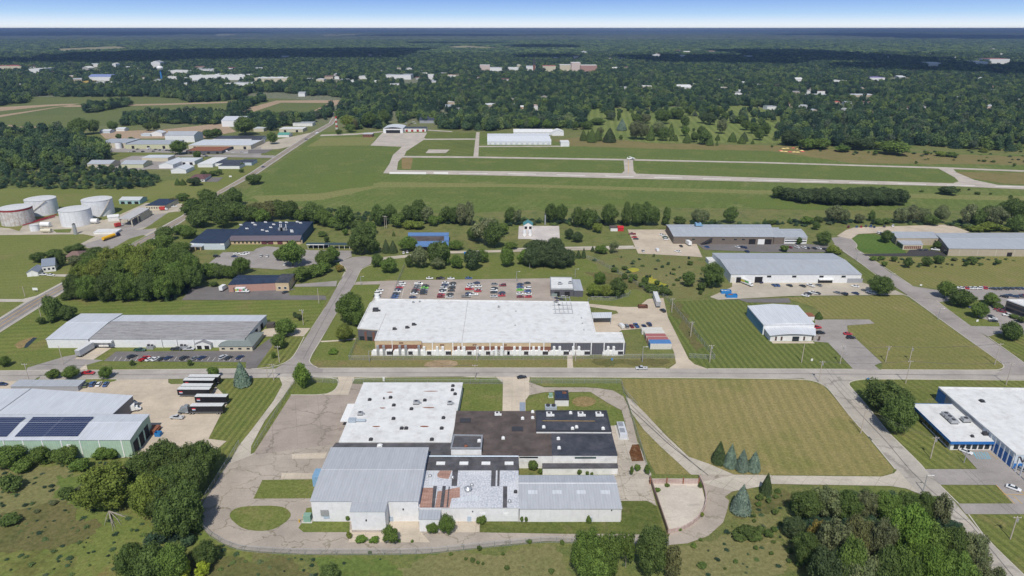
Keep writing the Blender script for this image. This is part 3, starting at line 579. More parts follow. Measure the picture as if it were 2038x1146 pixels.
# long bituminous seams on the roads
SEAM = plain('tar seam', (.10, .095, .09), .7)
line('road_seam', [(0, 748.5), (590, 742.5), (1000, 741.4), (1520, 743.8), (2038, 747)], .18, SEAM, 8)
line('road_seam', Q(3, CC, (440, 720), (560, 860), (830, 1146)) + Q(3, D, (980, 430), (1110, 560), (1390, 800), (1700, 1180)), .18, SEAM, 9)
line('road_seam', Q(1, CC, (350, 590), (530, 250), (682, 0)), .15, SEAM, 9)
line('drive_seam', Q(2, D, (850, 20), (1110, 260), (1380, 475)), .35, SEAM, 9)
line('drive_seam', Q(2, D, (860, 0), (1140, 270), (1330, 440)), .2, SEAM, 9)
# ------------------------------------------------------------------ buildings
WHITE = wallmat('white sheet wall', (.72, .72, .71)); WHITE_P = plain('white painted wall', (.70, .69, .66), .6, dirt=.25, sc=.4)
CREAM = wallmat('cream wall', (.55, .5, .38)); TANW = wallmat('tan sheet wall', (.42, .36, .27)); BROWNW = wallmat('brown ribbed wall', (.17, .14, .115), wd=1.2)
GREENW = wallmat('pale green sheet wall', (.37, .50, .38), wd=.9); BLUEW = wallmat('slate blue sheet wall', (.12, .25, .36)); GREYW = wallmat('grey sheet wall', (.33, .34, .36))
BLUEB = plain('bright blue fascia', (.03, .15, .42), .45); BRICK = wallmat('red brick', (.21, .095, .065), 'brick', .5); BEIGEB = wallmat('beige brick', (.56, .43, .27), 'brick', .5)
PINKB = wallmat('pink brick', (.42, .25, .2), 'brick', .6); DGREYW = wallmat('dark grey panel', (.11, .11, .125), wd=1.5)
MEMB = plain('white roof membrane', (.66, .66, .64), .7, var=.09, sc=.3, dirt=.3)
R_GREY = ribbed('grey blue metal roof', (.40, .42, .445), 1.0, 0, dirt=.15); R_PALE = ribbed('pale metal roof', (.54, .56, .59), 1.0, 0, dirt=.12)
R_BIG = ribbed('grey standing seam roof', (.42, .435, .455), .95, 0, dirt=.12, st=.07); R_LT = ribbed('light metal roof', (.60, .62, .64), 1.2, 0, dirt=.1)
R_DARKB = plain('dark blue black roof', (.028, .042, .075), .6, var=.25, sc=.3); R_BLK = plain('black membrane roof', (.055, .059, .072), .5, var=.35, sc=.25, dirt=.25)
R_BRN = plain('brown black roof', (.098, .078, .070), .8, var=.35, sc=.2, dirt=.35); R_TAR = plain('tar roof', (.088, .086, .092), .75, var=.35, sc=.3, dirt=.3)
R_WEATH = None
TRIMW = plain('white trim', (.74, .74, .72), .5); GALV = plain('galvanised metal', (.45, .46, .47), .45, .5); DKMET = plain('dark metal', (.05, .05, .055), .5); RUST = plain('rusty metal', (.25, .10, .055), .8, var=.4)
DOORW = plain('pale door', (.55, .55, .54), .5); DOORB = plain('brown door', (.09, .06, .05), .6); SHADE = plain('dark opening', (.02, .02, .022), .8)
GLS = glass()
def weathered(name, base, dark, wd, streak, rust=0):
    m, n, b = nodes(name); co = pos(n)
    f = noise(n, rotco(n, co, 0, .18, 1.6), .55, 7, .8); g = noise(n, co, .7, 6, .85)
    col = mixc(n, maprange(n, f, .42, .62, 0, streak), base, dark)
    col = mixc(n, maprange(n, g, .55, .68, 0, .7), col, tuple(x * 1.6 for x in base))
    q = N(n, "ShaderNodeTexWave"); q.bands_direction = 'X'; q.inputs['Scale'].default_value = math.pi / (10 * wd); n.links.new(co, q.inputs[0])
    col = mixc(n, maprange(n, q.outputs['Fac'], .7, 1, 0, .3), col, dark)
    n.links.new(col, b.inputs[0]); b.inputs['Roughness'].default_value = .6; return m
R_WEATH = weathered('weathered corrugated roof', (.36, .35, .34), (.17, .16, .16), .9, .8)
# patched silver coat: white panels, blue grey flakes
m, n, b = nodes('patched silver roof'); co = pos(n)
g = noise(n, co, 1.5, 6, .85); q = N(n, "ShaderNodeTexBrick"); q.inputs['Scale'].default_value = 1; q.inputs['Brick Width'].default_value = .9; q.inputs['Row Height'].default_value = 3; q.inputs['Mortar Size'].default_value = .05; n.links.new(co, q.inputs['Vector'])
col = mixc(n, maprange(n, g, .45, .56, 0, 1), (.64, .64, .65), (.40, .42, .46)); col = mixc(n, maprange(n, noise(n, co, .12, 3), .5, .6, 0, .5), col, (.66, .66, .66))
col = mixc(n, mth(n, 'MULTIPLY', q.outputs['Fac'], .5), col, (.3, .33, .38)); n.links.new(col, b.inputs[0]); b.inputs['Roughness'].default_value = .5; R_SILV = m
R_RUSTY = weathered('rusted corrugated sheet', (.44, .27, .21), (.22, .12, .09), .9, .9)

def ccw(p): 
    A = sum(p[i][0] * p[(i + 1) % len(p)][1] - p[(i + 1) % len(p)][0] * p[i][1] for i in range(len(p)))
    return list(p) if A > 0 else list(reversed(p))
def flat(root, px, h, rm, wm, z0=0, over=.18, thick=.35, parapet=None, wname='wall', rname='roof', pts=None):
    """walls up to h and a flat roof slab; parapet = material of a low rim"""
    pts = ccw(pts if pts else [tuple(G(x, y, h).xy) for x, y in px])
    MB().prism(pts, z0, h, bot=False, cap=False).build(wname, wm, root)
    o = offset(pts, over)
    MB().prism(o, h, h + thick * .5).build(rname, rm, root)
    if parapet:
        inn = offset(pts, -.35); n_ = len(o); vs = []
        for ring, zz in ((o, h + thick * .5 + .002), (o, h + thick * .5 + .4), (inn, h + thick * .5 + .4), (inn, h + thick * .5 + .002)): vs += [(*p, zz) for p in ring]
        fs = []
        for k in range(3): fs += [(k * n_ + i, k * n_ + (i + 1) % n_, (k + 1) * n_ + (i + 1) % n_, (k + 1) * n_ + i) for i in range(n_)]
        MB().add(vs, fs).build('parapet', parapet, root)
    return pts
def gable(root, px, h, rise, rm, wm, t=.5, over=.3, pts=None, z0=0, rm2=None, trim=None):
    """FL, FR, RR, RL eave corners in pixels at height h; ridge runs left to right at depth share t"""
    FL, FR, RR, RL = [Vector(p) for p in (pts if pts else [G(x, y, h).xy for x, y in px])]
    MB().prism([tuple(p) for p in (FL, FR, RR, RL)], z0, h, bot=False, cap=False).build('wall', wm, root)
    a, b_ = FL.lerp(RL, t), FR.lerp(RR, t); d = (b_ - a).normalized() * over
    th = .14
    MB().add([(*FL, h), (*RL, h), (*a, h + rise)], [(0, 1, 2)]).build('gable_wall', wm, root); MB().add([(*FR, h), (*RR, h), (*b_, h + rise)], [(0, 2, 1)]).build('gable_wall', wm, root)
    r = MB(); dz = rise * over / max(.1, (a - FL).length)
    e0 = (FL - a).normalized() * over; e1 = (RL - a).normalized() * over
    for (p, q_, ee, mi) in ((FL, FR, e0, 0), (RL, RR, e1, 1 if rm2 else 0)):
        A = (*(p + ee - d), h - dz + .02); B2 = (*(q_ + ee + d), h - dz + .02); C2 = (*(b_ + d), h + rise + .02); D2 = (*(a - d), h + rise + .02)
        v = [A, B2, C2, D2] + [(x, y, z + th) for x, y, z in (A, B2, C2, D2)]
        r.add(v, [(0, 1, 2, 3), (4, 7, 6, 5), (0, 4, 5, 1), (1, 5, 6, 2), (3, 2, 6, 7), (0, 3, 7, 4)], mi)
    r.build('roof', [rm, rm2] if rm2 else rm, root)
    rc = MB(); rc.tube((*(a - d), h + rise + .16), (*(b_ + d), h + rise + .14), .12, 6); rc.build('ridge_cap', trim or rm, root)
    return FL, FR, RR, RL
def base(px, h, fr=True):
    p = [G(x, y, h) for x, y in px]; x = sum(q.x for q in p) / len(p); y = min(q.y for q in p)
    return Vector((x, y, 0))
def onwall(A, B2, s, wd, z0_, z1_, out, name, mat, root, side=1, mb=None, frame=None):
    """a window or door standing s metres along the wall from A to B, proud by out metres"""
    A, B2 = Vector(A[:2]), Vector(B2[:2]); d = (B2 - A).normalized(); nn = Vector((d.y, -d.x)) * side
    c = A + d * s + nn * out / 2; ang = math.atan2(d.y, d.x)
    m_ = mb or MB(); m_.box((c.x, c.y, (z0_ + z1_) / 2), (wd, out, z1_ - z0_), ang)
    if mb is None:
        o = m_.build(name, mat, root)
        if frame:
            f_ = MB()
            for dx, dz, sx, sz in ((0, (z1_ - z0_) / 2 + .07, wd + .28, .14), (0, -(z1_ - z0_) / 2 - .07, wd + .28, .14), (-wd / 2 - .07, 0, .14, z1_ - z0_), (wd / 2 + .07, 0, .14, z1_ - z0_)):
                cc = c + d * dx; f_.box((cc.x, cc.y, (z0_ + z1_) / 2 + dz), (sx, out + .05, sz), ang)
            f_.build('frame', frame, o)
        return o
def cuts(root, A, B2, n_, wd, z0_, z1_, name='window', mat=None, s0=None, s1=None, out=.06, frame=None, side=1):
    Ln = (Vector(B2[:2]) - Vector(A[:2])).length; s0 = Ln * .06 if s0 is None else s0; s1 = Ln * .94 if s1 is None else s1
    for i in range(n_): onwall(A, B2, s0 + (s1 - s0) * (i + .5) / n_, wd, z0_, z1_, out, name, mat or GLS, root, side, frame=frame)
def roofbox(root, x, y, h, d, mat, name='roof_vent', zz=None, mb=None):
    p = G(x, y, h); m_ = MB(); m_.box((p.x, p.y, h + d[2] / 2), d); o = m_.build(name, mat, root); return o
def hvac(root, x, y, h, s=2.2, mat=None):
    p = G(x, y, h + .2); z = h + .2; m_ = MB(); m_.box((p.x, p.y, z + .12), (s, s * .8, .24), mi=1); m_.box((p.x, p.y, z + .24 + s * .22), (s * .9, s * .72, s * .44)); m_.tube((p.x, p.y, z + .24 + s * .44), (p.x, p.y, z + .34 + s * .44), s * .26, 10, mi=1)
    m_.box((p.x + s * .62, p.y, z + .3), (s * .4, s * .4, .5)); m_.build('rooftop_unit', [mat or GALV, DKMET], root)
def fan(root, x, y, h, s=1.3, mat=None):
    p = G(x, y, h + .2); z = h + .18; m_ = MB(); m_.box((p.x, p.y, z + .15), (s, s, .3)); m_.tube((p.x, p.y, z + .3), (p.x, p.y, z + .65), s * .36, 10); m_.tube((p.x, p.y, z + .65), (p.x, p.y, z + .95), s * .52, 10, s * .2, mi=1)
    m_.build('roof_fan', [mat or DKMET, mat or DKMET], root)

# --- the empty factory complex in the foreground
F = G(920, 1040); fac_ = thing('factory', 'sprawling empty factory with white, black, grey and patched silver roofs in foreground', 'factory', F)
a = flat(fac_, [(724, 762), (920.6, 762), (897.5, 880), (675, 880)], 5.0, MEMB, WHITE_P)
flat(fac_, [(669, 882), (897, 881.5), (896.5, 908), (853, 908), (853, 893), (660, 893)], 4.5, R_TAR, WHITE_P)
br = flat(fac_, [(909, 818.5), (1066.5, 819), (1067.5, 859), (1097.5, 860), (1099, 906.5), (898, 907.5), (903, 868)], 5.6, R_BRN, WHITE_P)
flat(fac_, [(1066.7, 819), (1206.7, 819), (1216.5, 859), (1067.6, 858.5)], 6.6, R_BLK, WHITE_P, parapet=DKMET)
bl = flat(fac_, [(1098, 861.5), (1216.5, 861.5), (1228.4, 906.5), (1099.3, 906)], 5.65, R_BLK, WHITE_P)
flat(fac_, [(1080, 923), (1228, 923), (1229.5, 931.5), (1080, 932)], 2.9, R_TAR, WHITE_P)
flat(fac_, [(903.5, 867), (960, 868), (958, 893.5), (897.5, 893.5)], 8.4, R_TAR, WHITE_P, z0=5.0, parapet=GALV)
st_ = flat(fac_, [(851, 910), (1031, 910), (1031, 935.5), (845, 935.5)], 5.9, R_TAR, WHITE_P)
sv = flat(fac_, [(845, 936), (1031, 936), (1032.6, 1010.5), (833.7, 1010.5)], 5.7, R_SILV, WHITE)
# big grey gable with bump out
h = 8.4; P = lambda *q: [tuple(G(x, y, h).xy) for x, y in q]
gb = gable(fac_, [(618.6, 997), (832, 997), (852, 891.4), (660, 891.4)], h, .9, R_BIG, WHITE, t=.52)
pb = [tuple(G(x, y, h - .05).xy) for x, y in ((697, 1018), (765.6, 1018), (771.5, 996), (701.7, 996))]
bump_ = flat(fac_, None, h - .1, R_BIG, WHITE, pts=pb, thick=.3)
an = flat(fac_, [(835, 1013), (877, 1012.5), (874, 1033.5), (834, 1033.5)], 5.0, R_GREY, WHITE)
eg = gable(fac_, [(1034, 1012), (1236.7, 1012), (1221, 947), (1034, 947)], 5.6, 1.0, R_BIG, WHITE, t=.68, trim=TRIMW)
# rust patches and roof strips on the silver roof, as laid sheets
def patch(px, h, mat, name='roof_patch', up=.19):
    p = [G(x, y, h + up) for x, y in px]; q_ = MB(); q_.prism(ccw([tuple(v.xy) for v in p]), h + up, h + up + .03); q_.build(name, mat, fac_)
for pxs in (((1150, 555), (1245, 555), (1215, 688), (1128, 688)), ((1250, 580), (1400, 550), (1400, 620), (1345, 625), (1330, 688), (1232, 688)), ((1265, 440), (1345, 440), (1325, 495), (1270, 490), (1240, 475))):
    patch(Q(1, D, *pxs), 5.7, R_RUSTY)
for pxs in (((1350, 437), (1388, 437), (1380, 543), (1343, 543)), ((1612, 435), (1642, 435), (1638, 545), (1608, 545)), ((1653, 437), (1668, 437), (1665, 545), (1650, 545)), ((1222, 543), (1246, 543), (1230, 688), (1210, 688)),
            ((1284, 543), (1306, 543), (1290, 686), (1266, 686)), ((1325, 548), (1332, 548), (1320, 686), (1310, 686)), ((1690, 545), (1718, 545), (1716, 688), (1688, 688))):
    patch(Q(1, D, *pxs), 5.7, R_TAR, up=.225)
for pxs in (((1200, 447), (1250, 447), (1245, 540), (1190, 540)), ((1380, 625), (1500, 600), (1560, 640), (1370, 650))): patch(Q(1, D, *pxs), 5.7, R_LT, up=.255)
for x in (1272, 1427, 1575, 1730): o = roofbox(fac_, *Q(1, D, (x, 393))[0], 6.08, (3.2, 1.6, .35), TRIMW, 'skylight')
for x in (203, 365, 527, 690): roofbox(fac_, *Q(2, D, (x, 583))[0], 6.35, (3.2, 2.0, .12), R_LT, 'skylight')
# white roof furniture
for x, y in ((1353, 770), (1350, 798), (957, 900), (955, 990), (1075, 925), (1290, 985), (1040, 1055), (1278, 1055), (1165, 867), (1368, 825), (1212, 1130), (803, 1130), (935, 848), (1010, 1055), (795, 863), (890, 855)): fan(fac_, *Q(1, CC, (x, y))[0], 5.0, 1.5 if y != 855 else .7)
for x, y, s_ in ((1108, 887, 2.6), (1333, 890, 2.2), (733, 960, 2.2)): hvac(fac_, *Q(1, CC, (x, y))[0], 5.0, s_)
p = G(*Q(1, CC, (720, 1008))[0], 5.2); m_ = MB(); m_.box((p.x - 2.5, p.y, 5.9), (3, 2, 1.4)); m_.tube((p.x - 1, p.y, 5.8), (p.x + 3, p.y, 5.8), .6, 8); m_.build('air_handler', plain('blue grey metal', (.35, .4, .45), .5), fac_)
for x, y, w_, in ((930, 810, 3), (1205, 804, 8), (880, 916, 3), (1190, 914, 6), (838, 1040, 4), (1160, 1040, 5)): 
    p = G(*Q(1, CC, (x, y))[0], 5.19); m_ = MB(); rr = random.Random(x); pts = [(p.x + math.cos(t) * w_ * .5 * rr.uniform(.6, 1), p.y + math.sin(t) * .6 * rr.uniform(.5, 1)) for t in [i * .785 for i in range(8)]]; m_.prism(pts, 5.18, 5.2); m_.build('rust_stain', RUST, fac_)
fan(fac_, *Q(1, D, (863, 276))[0], 4.5, 2, TRIMW)
for x, y in ((1440, 283), (1530, 243)): fan(fac_, *Q(1, D, (x, y))[0], 8.4, 1.4, RUST if x == 1440 else TRIMW)
for x, y in ((1437, 105), (100, 162)):
    c = 1 if x > 1000 else 2; p = G(*Q(c, D, (x, y))[0], 5.8); m_ = MB().box((p.x, p.y, 5.95), (4.5, 3, .35)); m_.build('roof_hatch', DKMET, fac_)
hvac(fac_, *Q(1, D, (1650, 68))[0], 5.6, 2.2, TRIMW)
for x, y, hh in ((135, 92, 5.6), (203, 48, 5.6), (203, 88, 5.6), (457, 55, 6.6), (277, 150, 6.6), (470, 160, 6.6), (497, 150, 6.6), (675, 160, 6.6), (375, 228, 5.65), (380, 290, 5.65), (5, 225, 5.6), (1690, 225, 0)):
    if hh: fan(fac_, *Q(2, D, (x, y))[0], hh, 1.3, TRIMW)
fan(fac_, *Q(1, D, (1690, 222))[0], 5.6, .8, TRIMW)
for x in (313, 523, 643): hvac(fac_, *Q(2, D, (x, 72))[0], 6.6, 2.6, TRIMW)
p0, p1 = G(*Q(2, D, (268, 106))[0], 6.9), G(*Q(2, D, (620, 108))[0], 6.9); MB().tube((p0.x, p0.y, 6.95), (p1.x, p1.y, 6.95), .08, 6).build('gas_pipe', plain('yellow pipe', (.5, .3, .06), .5), fac_)
m_ = MB(); p = G(*Q(1, D, (1455, 575))[0], 5.9); m_.tube((p.x, p.y, 5.9), (p.x, p.y, 7.0), 1.1, 12); m_.tube((p.x, p.y, 7.0), (p.x, p.y, 7.7), 1.4, 12, .6); m_.build('big_roof_fan', GALV, fac_)
for x, y in ((1480, 540), (1200, 480), (1733, 650), (1350, 490)): fan(fac_, *Q(1, D, (x, y))[0], 5.7, 1.2, GALV)
for x, y in ((88, 585),): fan(fac_, *Q(2, D, (x, y))[0], 5.7, 1.2, DKMET)
MB().tube((*G(*Q(1, D, (1195, 345))[0], 5.9).xy, 6.05), (*G(*Q(2, D, (108, 346))[0], 5.9).xy, 6.05), .25, 6).build('roof_edge_trim', plain('pale blue trim', (.55, .65, .75), .4), fac_)
# openings on the south faces
def fw(zx, zy0, zy1, w_, name, mat, c=1, yw=None, base_y=None):
    """opening on a south-facing wall whose foot is at pixel row base_y"""
    x = Z(c, D)(zx, 0)[0]; g_ = G(x, base_y); hh = [hgt(x, base_y, 806 + y * S) for y in (zy1, zy0)]
    MB().box((g_.x, yw - .06 if yw else g_.y - .06, (hh[0] + hh[1]) / 2), (w_, .12, hh[1] - hh[0])).build(name, mat, fac_)
yg = gb[0].y
wb = wallmat('light blue door', (.42, .5, .58))
fw(500, 703, 742, 2.6, 'wall_unit', GALV, 1, yg - .3, 1039); fw(508, 742, 765, 2, 'door', wb, 1, yg, 1039); fw(1025, 697, 708, .5, 'vent', DKMET, 1, yg, 1039); fw(940, 752, 782, 1.3, 'door', wb, 1, yg, 1039)
yb = min(p[1] for p in pb); fw(780, 764, 776, .5, 'vent', DKMET, 1, yb, 1058.5)
MB().box(((pb[0][0] + pb[1][0]) / 2, yb - .05, .5), (abs(pb[1][0] - pb[0][0]) + .1, .1, 1.0)).build('plinth', plain('stained plinth', (.45, .4, .36), .8, dirt=.5), fac_)
ys = min(p[1] for p in sv)
for x in (1553, 1708): fw(x, 728, 752, 1.8, 'window', TRIMW, 1, ys, 1039.5)
fw(1463, 752, 787, 1.4, 'door', wb, 1, ys, 1039.5); fw(1487, 714, 722, .4, 'vent', DKMET, 1, ys, 1039.5)
ye = eg[0].y
fw(590, 755, 788, 1.3, 'door', wb, 2, ye, 1040); fw(728, 704, 712, .4, 'vent', DKMET, 2, ye, 1040)
for zx in (105, 372): 
    x = Z(2, D)(zx, 0)[0]; g_ = G(x, 1040); MB().tube((g_.x, ye - .1, 0), (g_.x, ye - .1, 5.5), .09, 6).build('downpipe', TRIMW, fac_)
ybk = min(p[1] for p in bl)
for i in range(11): fw(120 + i * 11, 344, 352, .8, 'window', GLS, 2, ybk, 931)
for i in range(10): fw(490 + i * 14, 345, 355, .9, 'window', glass('green tinted glass', (.06, .10, .09)), 2, ybk, 931)
p = G(*Q(0, D, (1490, 560))[0])
# dock shelters on the west side of the white roof
p = G(*Q(1, CC, (655, 950))[0], 3); MB().prism([(p.x - 2, p.y - 7), (p.x + 3, p.y - 7), (p.x + 3, p.y + 7), (p.x - 2, p.y + 7)], 3.0, 3.4).build('dock_canopy', TRIMW, fac_)
p = G(*Q(1, D, (447, 490))[0], 2); MB().box((p.x, p.y, 2.2), (2.5, 5, 4.4)).build('dust_collector', plain('blue metal', (.2, .35, .5), .5), fac_)
# --- warehouse with staff lot (centre)
Wc = thing('warehouse', 'vast white-roofed brick warehouse in the centre with silver ducts along its front', 'warehouse', G(1000, 706))
h = 6.6
wp = flat(Wc, [(746, 678), (838, 678), (841, 682), (1243, 682), (1237, 663), (1185, 663), (1170.6, 602), (751, 596), (737, 604), (712, 654), (753.6, 657)], h, MEMB, BEIGEB, parapet=MEMB)
FLw, FRw = G(841, 682, h), G(1243, 682, h); A0, A1 = G(746, 678, h), G(838, 678, h)
onw = lambda x, w_, z0_, z1_, o_, nm, mt, sub=None: onwall(FLw if x > 842 else A0, FRw if x > 842 else A1, (G(x, 682, h).x - (FLw.x if x > 842 else A0.x)), w_, z0_, z1_, o_ + (x % 7) * .004, nm, mt, sub or Wc)
zx2 = lambda x: 500 + x * S; zx3 = lambda x: 1000 + x * S
for x, w_ in ((zx2(910), 9), (zx2(1000), 8), (zx2(1100), 11)): onw(x, w_, .1, 4.4, .08, 'brick_panel', BRICK)
for x in (1450, 1580, 1660): onw(zx2(x), 14 if x == 1450 else 12, 0.1, 4.6, .08, 'brick_panel', BRICK)
for x in (60, 140, 250, 330): onw(zx3(x), 12, .1, 4.4, .08, 'brick_panel', BRICK)
for x, w_ in ((425, 15), (530, 15), (640, 13), (742, 13)): onw(zx3(x), w_, .1, 6.4, .1, 'dark_panel', DGREYW)
for x in [1215, 1352, 1415, 1602] : onw(zx2(x), .5, .1, 6.6, .22, 'pilaster', TRIMW)
for x in (5, 183, 278, 480, 597, 683, 815): onw(zx3(x), .5, .1, 6.6, .22, 'pilaster', TRIMW)
onw(zx2(939), .3, .1, 6.6, .22, 'pilaster', TRIMW)
for x in (1000, 1280, 1500, 1700): onw(zx2(x) + 0, 2.2, 5.0, 5.8, .07, 'louvre', plain('brown louvre', (.2, .12, .07), .7))
ent0, ent1 = G(712, 654, h), G(753.6, 657, h)
o = onwall(ent0, ent1, 6, 12, .1, 6.2, .12, 'entrance_panel', DGREYW, Wc)
for k in (4.2, 8.6): onwall(ent0, ent1, k, 1.1, .1, 5.4, .3, 'brick_pier', BRICK, Wc)
for k in (2, 6.3, 10.4): onwall(ent0, ent1, k, 2.6, .2, 2.4, .2, 'window', GLS, Wc)
for x, y, s_ in ((835, 265, 3.2), (1045, 380, 1.8), (1090, 360, 1.9), (960, 390, 1.8), (1660, 240, 1.2), (1087, 210, 1.2), (1130, 205, 1)):
    hvac(Wc, *Q(1, CC, (x, y))[0], h, s_, DKMET if s_ > 1.5 else GALV)
for x, y in ((530, 315), (537, 352), (547, 395), (85, 365), (90, 270)): fan(Wc, *Q(2, CC, (x, y))[0], h, .8, GALV)
m_ = MB(); p = G(*Q(1, CC, (845, 185))[0], h + .2)
for k, r_ in ((0, 1.6), (1.6, 1.3)): m_.tube((p.x, p.y, h + k), (p.x, p.y, h + k + 1.6), r_, 12)
m_.build('vent_stack', TRIMW, Wc)
dm = MB(); c0 = G(*Q(2, CC, (345, 283))[0], h + .25)
rr = random.Random(4)
for i in range(5): dm.box((c0.x + 5.5 + rr.uniform(-.5, .5), c0.y + i * 6, h + .32), (11, .45, .2))
for i in range(5): dm.box((c0.x + 1 + i * 2.4, c0.y + 13, h + .32), (.3, 26, .16))
for i in range(4): dm.box((c0.x + rr.uniform(1, 6), c0.y + rr.uniform(8, 24), h + .45), (rr.uniform(1, 2.5), rr.uniform(1, 4), .2), rr.uniform(0, 3), mi=1)
dm.build('opened_roof_framing', [GALV, DKMET], Wc)
MB().tube((*G(*Q(1, CC, (1455, 190))[0], h).xy, h + .25), (*G(*Q(1, CC, (1412, 478))[0], h).xy, h + .25), .16, 5).build('expansion_joint', plain('grey joint', (.5, .5, .49), .8), Wc)
MB().tube((*G(*Q(1, CC, (905, 285))[0], h).xy, h + .25), (*G(*Q(1, CC, (858, 395))[0], h).xy, h + .25), .14, 5).build('expansion_joint', MATS['grey joint'], Wc)
# pairs of silver ducts down the front, and the long white air units they serve
dx = [(zx2(x), 1) for x in (853, 893, 1000, 1040, 1128)] + [(zx2(x), 0) for x in (1163, 1250, 1287, 1393, 1430, 1518, 1555, 1643, 1680)] + [(zx3(x), 0) for x in (80, 118, 208, 245, 345, 383, 473, 511, 706, 743)]
for x, up in dx:
    g_ = G(x, 707); yy = FLw.y - .9; m_ = MB(); t_ = 5.2 if up else 4.6
    m_.box((g_.x * (yy / g_.y), yy, t_ / 2), (1.25, 1.0, t_)); m_.box((g_.x * (yy / g_.y), yy - .2, t_ + .25), (1.35, 1.15, .5), tap=.8)
    o = m_.build('duct', GALV if up else TRIMW, Wc)
units = [zx2(x) for x in (875, 1020, 1145, 1270, 1415, 1540, 1665)] + [zx3(x) for x in (-3, 110, 235, 375, 515, 740)]
pu = None
CONC_O = plain('concrete slab object', (.5, .48, .43), .9)
for i, x in enumerate(units):
    g_ = G(x, 707.5)
    if pu is None:
        pu = thing('air_handling_unit', 'x', 'air unit', (g_.x, g_.y + 1.5, 0))
        X, Y = g_.x, g_.y + 1.5
        MB().box((X, Y, .1), (10.6, 3.4, .2)).build('slab', CONC_O, pu)
        MB().box((X - 1, Y, 1.35), (7.2, 2.4, 2.0)).box((X - 1.4, Y, 2.5), (4.6, 2.0, .45), tap=.8).box((X - 4.7, Y, .95), (.9, 2.2, 1.4)).build('casing', TRIMW, pu)
        for k in (0, 1): 
            o = MB().box((X + 3.3 + k * 1.35, Y, 1.25), (1.2, 2.3, 1.9), mi=0).box((X + 3.3 + k * 1.35, Y, 2.35), (1.3, 2.5, .25), mi=1).build('condenser', [DKMET, TRIMW], pu)
        u = pu
    else: u = copy_tree(pu); u.location = (g_.x, g_.y + 1.5, 0)
    reg(u, x, 'long white air handling unit', 'on the lawn before the central warehouse', 'air unit', 'air handling units along the warehouse front')
# dock canopy east of it
cn = thing('loading_canopy', 'low white canopy roof over the loading dock east of the central warehouse', 'canopy', G(1197, 636))
p = [G(x, y, 4.2) for x, y in Q(2, CC, (597, 292), (733, 288), (731, 270), (592, 273))]
pp = [G(x, y, 4.2) for x, y in Q(2, CC, (605, 312), (732, 310), (734, 275), (597, 277))]
MB().prism(ccw([tuple(q.xy) for q in pp]), 4.0, 4.35).build('roof', R_LT, cn)
for q in pp: 
    c = (pp[0] + pp[2]) / 2; q = q.lerp(c, .06); MB().box((q.x, q.y, 2), (.3, .3, 4)).build('post', GALV, cn)
# --- generic quick buildings -----------------------------------------------------------------
def fb(name, label, cat, x0, x1, yb, h, dep, rm, wm, kind='flat', yaw=0, rise=None, doors=0, wins=0, over=.25, z0=0, dcol=None, group=None, reg_=None, t=.5, parapet=None):
    """building whose front foot runs from pixel (x0,yb) to (x1,yb) and is dep metres deep"""
    a, b_ = G(x0, yb), G(x1, yb); d = (b_ - a).normalized()
    if yaw: 
        c = (a + b_) / 2; Ln = (b_ - a).length / 2; d = Vector((math.cos(R(yaw)), math.sin(R(yaw)), 0)); a, b_ = c - d * Ln, c + d * Ln
    nn = Vector((-d.y, d.x, 0)) * dep; root = thing(name, label or 'x', cat, (a + b_) / 2, group)
    pts = [tuple(q.xy) for q in (a, b_, b_ + nn, a + nn)]
    if kind == 'gable': gable(root, None, h, rise or max(.8, dep * .12), rm, wm, pts=pts, t=t)
    elif kind == 'gablex':   # ridge runs front to back
        P4 = [pts[3], pts[0], pts[1], pts[2]]; gable(root, None, h, rise or max(.8, (b_ - a).length * .16), rm, wm, pts=P4, t=t)
    elif kind == 'hip':
        MB().prism(pts, 0, h, bot=False, cap=False).build('wall', wm, root); o = offset(pts, .5); c = [Vector(p) for p in o]; m1 = c[0].lerp(c[3], .5); m2 = c[1].lerp(c[2], .5); k = min(.35, dep / max(1, (m2 - m1).length) * .5); r1, r2_ = m1.lerp(m2, k), m2.lerp(m1, k); rs = rise or 1.8
        MB().add([(*q, h) for q in c] + [(*r1, h + rs), (*r2_, h + rs)], [(0, 1, 5, 4), (1, 2, 5), (2, 3, 4, 5), (3, 0, 4), (3, 2, 1, 0)]).build('roof', rm, root)
    else: flat(root, None, h, rm, wm, pts=pts, parapet=parapet)
    Ln = (b_ - a).length
    for i in range(doors): onwall(a, b_, Ln * (i + .5) / doors, min(3.6, Ln / doors * .6), .05, min(h * .7, 4), .1, 'door', dcol or SHADE, root)
    for i in range(wins): onwall(a, b_, Ln * (i + .5) / wins, min(1.6, Ln / wins * .5), h * .35, h * .65, .08, 'window', GLS, root)
    if reg_: reg(root, (x0 + x1) / 2, reg_[0], reg_[1], cat, reg_[2])
    return root
# --- long metal warehouse, left
W1 = thing('warehouse', 'long low metal warehouse with weathered front roof slope behind the dark parking lot', 'warehouse', G(290, 692))
h = 5.0
gable(W1, [(92, 675), (175, 675), (243, 624.5), (162, 624.5)], h, .9, R_PALE, WHITE, t=.58)
gable(W1, [(177, 674.5), (486.5, 674.5), (530, 627.5), (244, 627.5)], h - .15, .8, R_WEATH, WHITE, t=.66, rm2=R_PALE)
a0, a1 = G(92, 675, h), G(486, 674.5, h)
WX = lambda px: (G(px, 675, h).x - a0.x)
for x in (199, 208.5): onwall(a0, a1, WX(x), 2.6, .9, 3.6, .3, 'dock_door', WHITE_P, W1)
onwall(a0, a1, WX(203), 11, 3.7, 4.6, 1.8, 'dock_canopy', TRIMW, W1)
onwall(a0, a1, WX(203), 11, .05, .9, .2, 'dock_wall', DKMET, W1)
for x in (320, 350, 384): onwall(a0, a1, WX(x), .35, .05, 4.9, .15, 'downpipe', TRIMW, W1)
